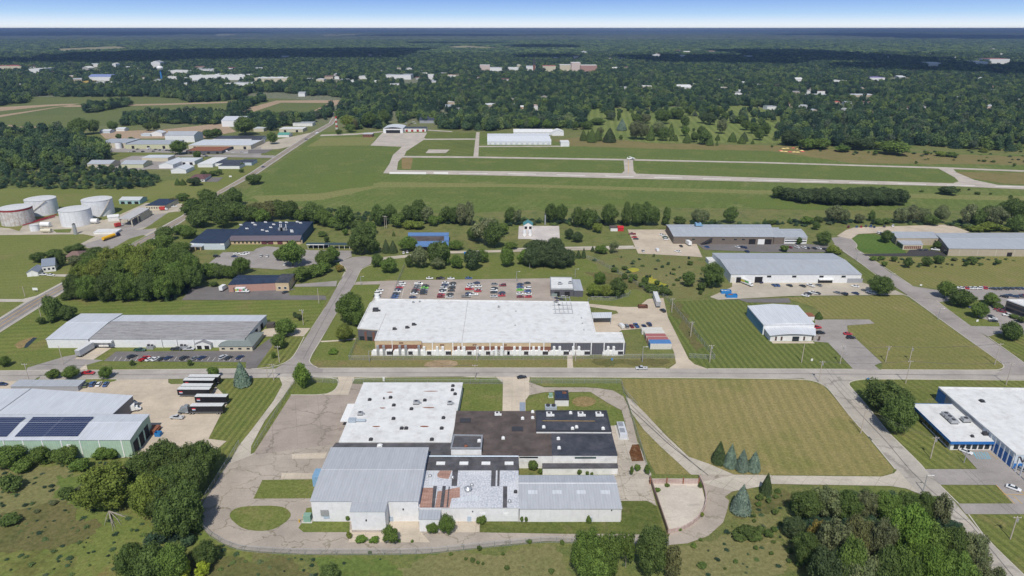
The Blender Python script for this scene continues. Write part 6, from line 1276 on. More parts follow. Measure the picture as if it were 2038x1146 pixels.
# storage containers
def boxcon(x0, x1, yb, dep, hh, mat, rmat, name, label, cat, grp, rib=True):
    a, b_ = G(x0, yb), G(x1, yb); t = thing(name, label, cat, (a + b_) / 2, grp); w_ = (b_ - a).length; c_ = (a + b_) / 2
    MB().box((c_.x, c_.y + dep / 2, hh / 2 + .1), (w_, dep, hh)).build('body', mat, t); MB().box((c_.x, c_.y + dep / 2, hh + .13), (w_ - .1, dep - .1, .06)).build('roof', rmat, t)
    if rib:
        r_ = MB()
        for i in range(int(w_ / .6)): r_.box((a.x + .3 + i * .6, c_.y - .03, hh / 2 + .1), (.22, .06, hh - .3))
        r_.build('corrugation', mat, t)
        for e_ in (0, 1): MB().box((c_.x + (e_ - .5) * (w_ + .08), c_.y + dep / 2, hh / 2 + .1), (.08, dep - .3, hh - .3)).build('door', rmat, t)
    return t
CRM = plain('cream container', (.6, .58, .52), .5); RCON = plain('red container top', (.36, .13, .12), .5); BTARP = plain('blue tarpaulin', (.08, .2, .42), .5)
gc = 'storage containers east of the central warehouse'
for i, (x0, x1, yb, rm, lb) in enumerate(((935, 1075, 425, CRM, 'all-cream storage container farthest back in the row of five'), (955, 1090, 447, CRM, 'cream storage container second from the back of five'), (963, 1098, 468, RCON, 'cream storage container with red roof, middle of the five'), (975, 1113, 490, RCON, 'red-roofed storage container just behind the blue-topped one'), (990, 1133, 524, BTARP, 'cream storage container topped with a blue tarpaulin'))):
    boxcon(1000 + x0 * S, 1000 + x1 * S, 540 + yb * S, 3.6 if i < 4 else 5, 2.7 if i < 4 else 3.2, CRM, rm, 'storage_container', lb, 'container', gc)
BSK = plain('blue skip paint', (.03, .2, .48), .5); BRS = plain('brown skip paint', (.1, .05, .035), .7)
def skip(x0, x1, yb, dep, hh, mat, label, fill=None):
    a, b_ = G(x0, yb), G(x1, yb); t = thing('skip', label, 'skip', (a + b_) / 2, 'waste skips'); w_ = (b_ - a).length; c_ = (a + b_) / 2; m_ = MB()
    for k in (0, 1): m_.box((c_.x, c_.y + .06 + k * (dep - .12), hh / 2), (w_, .12, hh)); m_.box((c_.x + (k - .5) * (w_ - .12), c_.y + dep / 2, hh / 2), (.12, dep - .25, hh))
    m_.box((c_.x, c_.y + dep / 2, .1), (w_ - .3, dep - .3, .12)); m_.build('body', mat, t)
    r_ = MB(); 
    for k in range(5): r_.box((a.x + w_ * (k + .5) / 5, c_.y - .05, hh / 2), (.14, .1, hh - .1))
    r_.build('rib', mat, t)
    if fill: f_ = MB(); [f_.box((c_.x + rnd.uniform(-.4, .4) * w_, c_.y + dep / 2 + rnd.uniform(-.3, .3) * dep, hh * .8), (rnd.uniform(.5, 1.6), rnd.uniform(.4, 1), rnd.uniform(.2, .6)), rnd.uniform(0, 3)) for _ in range(9)]; f_.build('waste', fill, t)
skip(*[v * S for v in (1038, 1076)], 580 + 977 * S, 2, 1.8, BSK, 'blue skip beside the open end of the pale green hall')
skip(1000 + 912 * S, 1000 + 975 * S, 540 + 250 * S, 2.6, 1.8, BRS, 'rusty brown skip at the back of the beige yard', RUST)
skip(1000 + 1468 * S, 1000 + 1536 * S, 340 + 826 * S, 2.8, 2.1, BSK, 'blue open skip left of the white warehouse yard', CRM)
skip(1000 + 1502 * S, 1000 + 1576 * S, 340 + 853 * S, 2.8, 2.0, BSK, 'dark blue skip in front of the other one', RUST)
skip(500 + 1427 * S, 500 + 1447 * S, 340 + 562 * S, 2, 1.6, BSK, 'small blue skip near the blue-edged building')
# box trucks
def boxtruck(x, y, ang, L_, mat, label, art=None):
    t = thing('box_truck', label, 'truck', (0, 0, 0), 'delivery trucks'); CAB = plain('truck cab white', (.7, .7, .69), .4)
    MB().box((-1.0, 0, 2.15), (L_ - 2.4, 2.4, 2.6)).build('box', mat, t); b_ = MB(); loft(b_, [(L_ / 2 - 2.1, 1.1, .6, 2.3, .9), (L_ / 2 - 1.2, 1.1, .6, 2.2, .88), (L_ / 2 - .6, 1.05, .6, 1.5, .88), (L_ / 2, .95, .65, 1.2, .88)]); b_.build('cab', CAB, t)
    MB().box((L_ / 2 - .85, 0, 1.85), (.5, 1.8, .55), tap=.8).build('windscreen', GLS, t); MB().box((-.3, 0, .65), (L_ - .6, .9, .25)).build('chassis', DKMET, t); wheels(t, (-L_ / 2 + 1.6, L_ / 2 - 1.3), 1.12, .42, .3)
    if art:
        for i, c_ in enumerate(art): MB().box((-1.0 - (L_ - 2.4) / 2 + (L_ - 2.4) * (i + .5) / len(art), -1.22, 2.2 + .25 * math.sin(i * 2)), ((L_ - 2.4) / len(art) - .1, .04, 1.5 - .3 * (i % 2))).build('livery', plain(f'livery {i}', c_), t)
    g_ = G(x, y); t.location = (g_.x, g_.y, .12); t.rotation_euler = (0, 0, R(ang)); return t
boxtruck(*Z(0, B_)(1503, 800), 80, 7, TRIMW, 'white box truck parked at the left end of the pink brick building')
boxtruck(*Z(0, B_)(1628, 818), 0, 8.5, TRIMW, 'box truck with colourful sides before the pink brick wall', [(.5, .45, .08), (.1, .35, .1), (.6, .1, .12), (.5, .3, .3), (.1, .3, .12)])
boxtruck(*Z(2, B_)(1640, 765), -62, 9, TRIMW, 'white and yellow box truck leaving the white warehouse dock', [(.6, .35, .03), (.6, .35, .03)])
boxtruck(*Z(2, B_)(1243, 495), 100, 9, TRIMW, 'white motor coach parked beside the brown ribbed wall')
boxtruck(*Z(0, B_)(800, 375), 60, 7, plain('red truck box', (.45, .05, .04)), 'red truck at the mouth of the tanker loading building')
boxtruck(*Z(0, B_)(1100, 265), 10, 7, MATS['red truck box'], 'red truck beside the cream highway office')
boxtruck(*Z(0, E)(893, 805), 25, 6.5, TRIMW, 'white truck parked against the annex of the green hall')
boxtruck(*Z(0, E)(882, 772), 55, 5.5, TRIMW, 'smaller white truck just behind the other at the annex')
# road tanker
a, b_ = G(*Z(0, B_)(705, 470)), G(*Z(0, B_)(790, 440)); d_ = (b_ - a).normalized(); tk = thing('road_tanker', 'yellow road tanker with a dark tractor on the tank farm drive', 'tanker', (0, 0, 0)); YT = plain('tanker yellow', (.75, .42, .02), .35)
MB().tube((-8, 0, 2.2), (3.6, 0, 2.2), 1.25, 16).build('tank', YT, tk); MB().tube((3.6, 0, 2.2), (4.6, 0, 2.2), 1.24, 16, .9).build('tank_end', TRIMW, tk); MB().box((-2, 0, .85), (12, 1, .3)).build('chassis', DKMET, tk)
MB().box((6.4, 0, 1.9), (2.4, 2.3, 2.2)).box((7.9, 0, 1.3), (1.6, 1.8, 1.2), tap=.85).build('cab', plain('tractor navy', (.02, .03, .08), .4), tk); wheels(tk, (-6.8, -5.6, 4.4, 8.0), 1.2, .5, .4)
tk.location = ((a + b_) / 2 + Vector((0, 0, .15))); tk.rotation_euler = (0, 0, math.atan2(d_.y, d_.x))
# small aircraft on the taxiway
ap = thing('light_aircraft', 'tiny white light aircraft on the taxiway junction', 'aircraft', (0, 0, 0)); m_ = MB(); loft(m_, [(-4.2, .15, 1.2, 1.6, .9), (-1.5, .5, .8, 1.9, .8), (1.2, .6, .7, 2.1, .8), (2.8, .5, .8, 1.6, .8), (3.4, .2, 1, 1.4, .8)]); m_.build('fuselage', TRIMW, ap)
MB().box((.9, 0, 2.15), (1.5, 11, .16)).build('wing', TRIMW, ap); MB().box((-3.9, 0, 1.5), (.9, 3.6, .1)).build('tailplane', TRIMW, ap); MB().box((-4.0, 0, 2.2), (1, .1, 1.4), tap=.6).build('fin', TRIMW, ap)
for q in ((2.2, 0), (.2, 1.1), (.2, -1.1)): MB().tube((q[0], q[1] - .1, .3), (q[0], q[1] + .1, .3), .3, 10).build('wheel', TYRE, ap)
ap.location = G(1256, 318.2) + Vector((0, 0, .25)); ap.rotation_euler = (0, 0, R(20)); ap.scale = (1.3,) * 3
# ------------------------------------------------------------------ poles, wires, fences, walls, signs
WOOD = plain('weathered pole wood', (.45, .39, .33), .9); WIRE = plain('wire', (.12, .12, .12), .5)
def upole(c, r, zx, zb, zt, desc, place, arm=True, tf=False, lamp=False, mat=None):
    x, y = Z(c, r)(zx, zb); yt = Z(c, r)(zx, zt)[1]; g_ = G(x, y); H_ = max(6, min(14, hgt(x, y, yt))); t = thing('utility_pole' if not lamp else 'street_lamp', 'x', 'pole' if not lamp else 'street lamp', g_)
    MB().tube(g_, (g_.x, g_.y, H_), .2, 8, .13).build('post', mat or (WOOD if not lamp else GALV), t)
    if arm:
        a_ = MB(); a_.box((g_.x, g_.y - .14, H_ - .5), (2.6, .14, .16)); o = a_.build('crossarm', WOOD, t)
        for k in (-1.1, 0, 1.1): MB().tube((g_.x + k, g_.y - .14, H_ - .42), (g_.x + k, g_.y - .14, H_ - .1), .08, 6).build('insulator', TRIMW, o)
    if tf: MB().tube((g_.x + .45, g_.y, H_ - 2.2), (g_.x + .45, g_.y, H_ - 1.1), .32, 10).build('transformer', GALV, t)
    if lamp: MB().tube((g_.x, g_.y, H_ - .1), (g_.x + 1.7, g_.y - .3, H_ + .1), .07, 6).build('arm', GALV, t); MB().box((g_.x + 1.9, g_.y - .3, H_ + .08), (.8, .32, .16)).build('lamp_head', TRIMW, t)
    reg(t, x, desc, place, 'pole' if not lamp else 'street lamp', 'poles and lamps along the roads'); return g_, H_
PL = {}
for k, a_ in {
 'a': (0, E, 425, 490, 365, 'bare wooden pole', 'on the lawn left of the long metal warehouse', False), 'b': (0, E, 200, 615, 482, 'wooden pole with crossarm', 'beside the sandy yard by the left road edge', True),
 'c': (0, E, 275, 168, 80, 'slim pole', 'beside the lower left highway', False), 'd': (1, CC, 350, 360, 255, 'wooden pole', 'on the lawn west of the side road', True, True), 'e': (1, CC, 455, 215, 112, 'slim pole', 'on the grass below the dark asphalt yard', False),
 'f': (1, CC, 152, 730, 620, 'tall crossarm pole', 'at the road junction left of the bright tree', True, True), 'g': (1, CC, 112, 715, 642, 'short stub pole', 'at the road junction left of the bright tree', False), 'h': (1, CC, 190, 612, 500, 'pole with crossarm', 'on the striped grass by the dark parking lot', True),
 'i': (1, CC, 1515, 600, 492, 'pole with crossarm', 'at the warehouse front fence', True, True), 'j': (1, CC, 1503, 722, 625, 'pole with crossarm', 'on the verge behind the white factory roof', True), 'k': (2, CC, 490, 602, 482, 'dark slim pole', 'at the warehouse front fence', False),
 'l': (2, CC, 1135, 275, 180, 'tall crossarm pole', 'by the fence at the top of the striped lawn', True), 'm': (2, CC, 1262, 440, 335, 'tall transformer pole', 'by the fence halfway down the striped lawn', True, True), 'n': (2, CC, 1390, 610, 492, 'leaning transformer pole', 'at the corner of the striped lawn fence', True, True),
 'o': (3, CC, 260, 612, 490, 'slim wooden pole', 'on the striped lawn before the small hall', False), 'p': (3, CC, 518, 622, 495, 'transformer pole', 'on the striped lawn left of the grey drive', True, True), 'q': (3, CC, 375, 745, 600, 'crossarm pole', 'at the top corner of the worn road', True, True),
 'r': (3, CC, 824, 607, 500, 'transformer pole', 'on the lawn right of the grey drive', True, True), 's': (3, CC, 958, 752, 598, 'tall crossarm pole', 'on the verge behind the big dark tree', True), 't': (3, CC, 1556, 627, 482, 'tall pole', 'at the junction corner of the cul-de-sac road', True), 'u': (3, CC, 1632, 762, 608, 'tall crossarm pole', 'south of the main road at the right edge', True),
 'v': (3, CC, 657, 1087, 922, 'tall crossarm pole', 'at the hay field edge by the worn road', True), 'w': (3, D, 1125, 358, 212, 'tall transformer pole', 'on the lawn before the blue-edged office', True, True), 'x': (3, D, 1660, 900, 745, 'tall transformer pole', 'on the lawn at the bottom right edge', True, True),
 'y': (1, B_, 897, 385, 300, 'left pole of the pair', 'before the runway-side trees', True), 'z': (1, B_, 909, 385, 302, 'right pole of the pair', 'before the runway-side trees', True),
 'A': (0, B_, 168, 842, 775, 'slim pole', 'on the pasture near the highway lane', False), 'B': (3, CC, 985, 600, 505, 'slim transformer pole', 'behind the tall crossarm pole on the lawn', False, True)}.items(): PL[k] = upole(*a_)
for i, a_ in enumerate(((2, CC, 937, 608, 505, 'before the storage containers'), (1, CC, 793, 606, 540, 'inside the corner of the warehouse fence'), (2, B_, 95, 748, 675, 'at the back of the staff lot'), (2, B_, 487, 715, 660, 'on the lawn behind the small workshop'), (3, D, 1350, 387, 300, 'at the corner of the lawn by the blue-edged office'), (3, D, 1075, 582, 470, 'at the end of the cracked concrete drive'), (3, CC, 1175, 325, 248, 'beside the cul-de-sac road near the round tree'), (3, B_, 628, 602, 552, 'at the bulb end of the cul-de-sac road'), (3, B_, 852, 748, 712, 'beside the cul-de-sac road halfway down'), (1, CC, 737, 92, 56, 'at the corner of the side road and staff lot'), (2, B_, 183, 652, 612, 'in front of the dense dark tree clump'))):
    upole(*a_[:5], 'grey street lamp', a_[5], False, lamp=True)
def wires(name, label, ks, dz=.3, offs=(-1.1, 1.1)):
    t = thing(name, label, 'power line', PL[ks[0]][0])
    for i in range(len(ks) - 1):
        (a, ha), (b_, hb_) = PL[ks[i]], PL[ks[i + 1]]
        for o in offs:
            m_ = MB(); pr = None
            for s_ in range(9):
                u_ = s_ / 8; q = a.lerp(b_, u_) + Vector((o, -.14, ha * (1 - u_) + hb_ * u_ - .1 - 4 * u_ * (1 - u_) * 1.2))
                if pr is not None: m_.tube(pr, q, .035, 4, cap=False)
                pr = q
            m_.build('cable', WIRE, t)
wires('power_line', 'cables strung between the poles along the right part of the main road', ['q', 's', 'u']); wires('power_line', 'cables beside the striped lawn fence running to the corner pole', ['l', 'm', 'n']); wires('power_line', 'cables crossing the right lawns from the junction corner pole', ['p', 'r', 't'])
wires('power_line', 'cables above the worn road down the right side', ['q', 'v', 'w', 'x'])
wires('power_line', 'cables over the grass left of the junction', ['b', 'f', 'j'])
# chain link
m, n, b = nodes('chain link'); b.inputs[0].default_value = (.34, .36, .35, 1); b.inputs['Metallic'].default_value = .3
trn = N(n, "ShaderNodeBsdfTransparent"); ms = N(n, "ShaderNodeMixShader"); ms.inputs[0].default_value = .22
n.links.new(trn.outputs[0], ms.inputs[1]); n.links.new(b.outputs[0], ms.inputs[2]); n.links.new(ms.outputs[0], n.nodes['Material Output'].inputs[0]); LINK = m
def fence(label, px, hh=2.4, step=5.0, sm=0):
    pts = [Vector(p) for p in chaikin([tuple(G(*p).xy) for p in px], sm, False)]; t = thing('chain_link_fence', label, 'fence', (*pts[0], 0)); pan = MB(); rail = MB(); L_ = sum((pts[i + 1] - pts[i]).length for i in range(len(pts) - 1)); step = max(step, L_ / 98)
    for i in range(len(pts) - 1):
        a, b_ = pts[i], pts[i + 1]; pan.add([(*a, .05), (*b_, .05), (*b_, hh), (*a, hh)], [(0, 1, 2, 3)]); rail.tube((*a, hh), (*b_, hh), .05, 5); rail.tube((*a, .12), (*b_, .12), .03, 4)
    pan.build('mesh_panel', LINK, t); rail.build('rail', GALV, t); base_ = None; acc = 0; nxt = 0
    for i in range(len(pts) - 1):
        a, b_ = pts[i], pts[i + 1]; l_ = (b_ - a).length
        while nxt <= acc + l_:
            q = a.lerp(b_, (nxt - acc) / l_)
            if base_ is None: base_ = MB().tube((*q, 0), (*q, hh + .08), .07, 6).build('post', GALV, t, org=None); q0 = q
            else: c_ = base_.copy(); COL.objects.link(c_); c_.location = (q.x - q0.x, q.y - q0.y, 0)
            nxt += step
        acc += l_
fence('chain link fence along the lawn in front of the central warehouse', [(712, 678), (694, 716.5), (846, 716.5), (1000, 716), (1129, 715), (1245, 713.5), (1345, 713)])
fence('chain link fence separating the beige yard from the dark striped lawn', [(1310, 586), (1328, 596), (1375, 655), (1422.6, 715), (1371, 712)])
fence('chain link fence running diagonally down from the pair of yellow goldenrod patches', [(1161, 512), (1190, 522), (1240, 550), (1297, 586)])
fence('curved chain link fence around the trees behind the loading canopy', [(1170, 601), (1176, 597), (1220, 598), (1250, 590), (1255, 584)])
fence('chain link fence cutting across the staff lot from the grassy bank', [(806, 530), (793, 560), (779, 600)], 2.6)
fence('chain link fence on the roadside verge behind the white factory roof', [(702, 763), (920, 763.5), (1001, 764)])
fence('short chain link fence beside the bright green tree', [(622, 761), (674, 763)])
fence('chain link fence from the factory entry along the curved drive', [(1056, 763), (1236, 763.5), (1241, 781), (1268, 812)])
fence('chain link fence between the black roofs and the diagonal drive', [(1246, 797), (1262, 850), (1278, 900), (1292, 950)])
fence('chain link fence following the outer curve of the loop road', [(476, 886), (474, 890), (445, 937), (400.5, 1008), (396, 1037), (410, 1063), (445, 1084), (475, 1096), (520, 1100.5), (604, 1104.5), (838, 1104.5), (945, 1093), (1020, 1085), (1090, 1079), (1133, 1081), (1332, 1087)], sm=1)
fence('chain link fence inside the green strip of the old parking lot', [(586, 764), (505, 900)])
# walled pad: rusty sheet wall
RW = weathered('rust stained panel wall', (.50, .40, .36), (.33, .22, .18), 1.2, .8); RWD = weathered('dark rusty wall', (.22, .15, .12), (.11, .075, .06), 1.2, .8)
t = thing('perimeter_wall', 'low rust-stained panel wall enclosing the half-round concrete pad', 'wall', G(1292, 951))
wl = chaikin([tuple(G(*p).xy) for p in Q(2, D, (1318, 490), (1345, 545), (1368, 630), (1352, 715), (1300, 785), (1205, 845), (1110, 862))], 1, False)
for pts_, mt, nm in (([tuple(G(*p).xy) for p in Q(2, D, (988, 528), (1315, 528))], RW, 'wall_panel'), (wl, RW, 'curved_panel'), ([tuple(G(*p).xy) for p in Q(2, D, (988, 502), (1108, 862))], RWD, 'wall_panel')):
    m_ = MB(); ribbon(m_, pts_, .3, 0, 2.1 if nm != 'curved_panel' else 1.6, world=True); m_.build(nm, mt, t)
for q in Q(2, D, (988, 528), (1100, 528), (1210, 528), (1315, 528)): g_ = G(*q); MB().box((g_.x, g_.y - .2, 1.35), (.4, .4, 2.7)).build('wall_post', RUST, t)
# guard rail by the big tree; roadside signs; hydrants
t = thing('guard_rail', 'pale guard rail under the big dark tree by the worn road', 'guard rail', G(1727, 815)); m_ = MB(); ribbon(m_, Q(3, CC, (705, 930), (770, 1000), (840, 1085)), .12, .45, .85); m_.build('beam', GALV, t)
for q in Q(3, CC, (710, 935), (745, 970), (775, 1005), (805, 1042), (835, 1078)): g_ = G(*q); MB().box((g_.x, g_.y + .2, .4), (.15, .15, .8)).build('post', WOOD, t)
def sign(c, r, zx, zy, w_, hh, mat, label, post=1.2):
    x, y = Z(c, r)(zx, zy); g_ = G(x, y); t = thing('sign', label, 'sign', g_); MB().box((g_.x, g_.y, post + hh / 2), (w_, .1, hh)).build('panel', mat, t); 
    for k in (-.35, .35): MB().box((g_.x + k * w_, g_.y + .08, post / 2 + .1), (.1, .1, post + .2)).build('post', GALV, t)
sign(0, B_, 240, 812, 3.2, 1.6, TRIMW, 'white board sign in the pasture beside the highway lane'); sign(0, B_, 1547, 48, 3, 1.5, TRIMW, 'small white sign near the highway by the maroon-roofed house')
sign(3, CC, 328, 605, 1.0, 1.2, TRIMW, 'small white sign on the dark striped lawn', .4); sign(3, CC, 705, 728, 1.2, .8, plain('blue sign', (.1, .25, .5)), 'small blue sign on the verge above the curved stripes', .3)
sign(3, CC, 1060, 100, 1.4, 1, TRIMW, 'white sign on the grass at the car park drive', .4); sign(3, CC, 1438, 340, 1.2, 1.2, TRIMW, 'white sign on the lawn island by the looped drive', .3)
sign(1, CC, 890, 738, 1.0, 2.2, TRIMW, 'upright white cabinet sign on the verge behind the white roof', .1)
sign(2, CC, 735, 600, .9, 1.2, plain('blue sign', (.1, .25, .5)), 'blue box on a post at the warehouse front fence', .3)
# windsock circle markers on the airfield
mk = [(120, 875), (140, 862), (165, 860), (205, 858), (235, 865), (262, 875), (268, 882), (235, 886), (210, 885), (183, 884), (155, 882), (128, 880)]
for i, q in enumerate(mk):
    x, y = Z(3, 'a')(*q); g_ = G(x, y); t = thing('airfield_marker', 'x', 'marker', g_); MB().box((g_.x, g_.y, .4), (5, 3, .6), tap=.6).build('panel', plain('marker yellow', (.8, .6, .25)) if i % 3 else plain('marker red', (.6, .1, .1)), t)
    reg(t, x, 'red segment marker' if i % 3 == 0 else 'pale yellow segment marker', 'in the ring beside the taxiway', 'marker', 'ring of airfield markers')
# pallets and clutter
t = thing('pallet_stack', 'brown stack of pallets at the corner of the pale green hall', 'pallets', G(307, 858)); g_ = G(306, 862)
for k in range(7): MB().box((g_.x + rnd.uniform(-.3, .3), g_.y + 1, .2 + k * .28), (3.2, 4.5, .18), rnd.uniform(-.1, .1)).build('pallet', RUST, t)
t = thing('pallet_stack', 'dark stack of crates at the end of the long metal warehouse', 'pallets', G(539, 650)); g_ = G(539, 652)
for k in range(5): MB().box((g_.x + rnd.uniform(-.3, .3), g_.y + 1, .3 + k * .5), (4.2, 3.5, .4), rnd.uniform(-.1, .1)).build('crate', plain('crate wood', (.09, .08, .07), .9), t)
t = thing('timber_pile', 'tan timber pile in the weeds at the corner of the green hall', 'timber', G(258, 924)); g_ = G(258, 925)
for k in range(5): MB().box((g_.x + k * .2, g_.y, .2 + k * .2), (2.2, 7, .16), -.2 + k * .03).build('plank', plain('fresh timber', (.55, .38, .22), .8), t)
# ------------------------------------------------------------------ trees
def foliage(name, c, objcol=True, spread=.25, seed=0):
    m, n, b = nodes(name); oi = N(n, "ShaderNodeObjectInfo"); co = N(n, "ShaderNodeTexCoord").outputs['Object']
    f = noise(n, co, 5.0, 4, .75); f2 = noise(n, pos(n), .9, 3, .8)
    base_ = oi.outputs['Color'] if objcol else None
    if not objcol:
        r_ = N(n, "ShaderNodeValToRGB"); n.links.new(oi.outputs['Random'], r_.inputs[0]); el = r_.color_ramp.elements
        el[0].position = 0; el[0].color = (.038, .068, .05, 1); el[1].position = 1; el[1].color = (.22, .29, .12, 1)
        for p_, c_ in ((.3, (.055, .10, .065)), (.6, (.095, .155, .082)), (.85, (.18, .25, .085)), (.95, (.10, .13, .10))): e_ = el.new(p_); e_.color = (*c_, 1)
        base_ = r_.outputs[0]
    col = mixc(n, 1.0, base_, mixc(n, maprange(n, f, .3, .7, 0, 1), (.55, .6, .58), (1.5, 1.42, 1.25)), 'MULTIPLY')
    col = mixc(n, 1.0, col, mixc(n, maprange(n, f2, .3, .7, 0, 1), (.78, .8, .78), (1.24, 1.22, 1.15)), 'MULTIPLY')
    n.links.new(col, b.inputs[0]); b.inputs['Roughness'].default_value = .7; b.inputs['Specular IOR Level'].default_value = .12
    tr_ = N(n, "ShaderNodeBsdfTranslucent"); n.links.new(col, tr_.inputs[0]); ms = N(n, "ShaderNodeMixShader"); ms.inputs[0].default_value = .32
    n.links.new(b.outputs[0], ms.inputs[1]); n.links.new(tr_.outputs[0], ms.inputs[2]); n.links.new(ms.outputs[0], n.nodes['Material Output'].inputs[0]); return m
LEAF = foliage('leaves', None); LEAFR = foliage('woodland leaves', None, False); BARK = plain('bark', (.10, .08, .06), .95); PALEB = plain('pale bark', (.32, .29, .25), .9)
t_ = (1 + 5 ** .5) / 2
IV = np.array([(-1, t_, 0), (1, t_, 0), (-1, -t_, 0), (1, -t_, 0), (0, -1, t_), (0, 1, t_), (0, -1, -t_), (0, 1, -t_), (t_, 0, -1), (t_, 0, 1), (-t_, 0, -1), (-t_, 0, 1)], float); IV /= np.linalg.norm(IV[0])
IF = [(0, 11, 5), (0, 5, 1), (0, 1, 7), (0, 7, 10), (0, 10, 11), (1, 5, 9), (5, 11, 4), (11, 10, 2), (10, 7, 6), (7, 1, 8), (3, 9, 4), (3, 4, 2), (3, 2, 6), (3, 6, 8), (3, 8, 9), (4, 9, 5), (2, 4, 11), (6, 2, 10), (8, 6, 7), (9, 8, 1)]
def ico(sub):
    v = [tuple(p) for p in IV]; f = list(IF)
    for _ in range(sub):
        c_ = {}; nf = []
        def mid(a, b_):
            k = (min(a, b_), max(a, b_))
            if k not in c_: q = np.array(v[a]) + np.array(v[b_]); q /= np.linalg.norm(q); v.append(tuple(q)); c_[k] = len(v) - 1
            return c_[k]
        for a, b_, c in f: x, y, z_ = mid(a, b_), mid(b_, c), mid(c, a); nf += [(a, x, z_), (b_, y, x), (c, z_, y), (x, y, z_)]
        f = nf
    return np.array(v), f
ICO = [ico(0), ico(1), ico(2)]
def leaf_quads(rs, P, Nn, size):
    """small bent leaf clumps at points P facing roughly along Nn"""
    n = len(P); d = Nn + rs.normal(0, .55, (n, 3)); d /= np.linalg.norm(d, axis=1)[:, None]; u = np.cross(d, rs.normal(0, 1, (n, 3))); u /= np.linalg.norm(u, axis=1)[:, None]; w_ = np.cross(d, u)
    s_ = size * rs.uniform(.55, 1.35, n)[:, None]; a = P - u * s_ - w_ * s_ * .6; b_ = P + u * s_ * .9 - w_ * s_ * .7; c = P + u * s_ * .3 + w_ * s_ + d * s_ * .35; e_ = P - u * s_ * .9 + w_ * s_ * .5
    return np.stack([a, b_, c, e_], 1).reshape(-1, 3), [(4 * i, 4 * i + 1, 4 * i + 2, 4 * i + 3) for i in range(n)]
def crown(seed, nl=16, nq=2600, sub=1, size=.030, z0=.12, kind='round', core=.62, lob=(.11, .2)):
    """crown in a unit box: x,y in -.5..+.5, z up to 1; clumps on a rough ellipsoid"""
    rs = np.random.RandomState(seed); V = []; Fc = []; cs = []; rsz = []
    zc = (1 + z0) / 2; hz = (1 - z0) / 2
    for i in range(nl):
        for _ in range(30):
            if kind == 'tall': th = rs.uniform(0, 6.28); hh = rs.uniform(-1, 1); r_ = (1 - abs(hh) ** 2.2) ** .5 * rs.uniform(.2, 1.1)
            elif kind == 'flat': th = rs.uniform(0, 6.28); hh = rs.uniform(-.4, .9); r_ = (1 - max(0, hh) ** 2) ** .5 * rs.uniform(.3, 1)
            else: th = rs.uniform(0, 6.28); hh = rs.uniform(-.85, 1); r_ = (1 - hh ** 2) ** .5 * rs.uniform(.4, 1.12)
            lr = rs.uniform(*lob); c_ = np.array([math.cos(th) * r_ * (.5 - lr * .75), math.sin(th) * r_ * (.5 - lr * .75), zc + hh * (hz - lr * .75)])
            if all(np.linalg.norm(c_ - q) > lr * .8 for q in cs): break
        cs.append(c_); rsz.append(lr)
    cs.append(np.array([0, 0, zc])); rsz.append(.26); cs = np.array(cs); rsz = np.array(rsz)
    iv, if_ = ICO[sub]
    for c_, r_ in zip(cs, rsz):
        ph = rs.uniform(0, 6, 3); k = 1 + .13 * np.sin(iv[:, 0] * 5 + ph[0]) + .13 * np.sin(iv[:, 1] * 6 + ph[1]) + .1 * np.sin(iv[:, 2] * 7 + ph[2]) + rs.normal(0, .05, len(iv))
        o_ = sum(len(x) for x in V); V.append(c_ + iv * (r_ * core * k)[:, None] * np.array([1, 1, .9])); Fc += [tuple(i + o_ for i in f) for f in if_]
    P = []; Nn = []
    cnt = 0
    while cnt < nq:
        i = rs.choice(len(cs), 400, p=rsz ** 2 / (rsz ** 2).sum()); d = rs.normal(0, 1, (400, 3)); d[:, 2] = d[:, 2] * .9 + .1; d /= np.linalg.norm(d, axis=1)[:, None]
        p = cs[i] + d * (rsz[i] * rs.uniform(.72, 1.34, 400))[:, None]
        ok = np.ones(400, bool)
        for c_, r_ in zip(cs, rsz): ok &= np.linalg.norm(p - c_, axis=1) > r_ * .74
        ok &= (p[:, 2] > z0 - .06); P.append(p[ok]); Nn.append(d[ok]); cnt += ok.sum()
    P = np.concatenate(P)[:nq]; Nn = np.concatenate(Nn)[:nq]; v, f = leaf_quads(rs, P, Nn, size)
    o_ = sum(len(x) for x in V); V.append(v); Fc += [tuple(i + o_ for i in q) for q in f]
    return np.concatenate(V), Fc
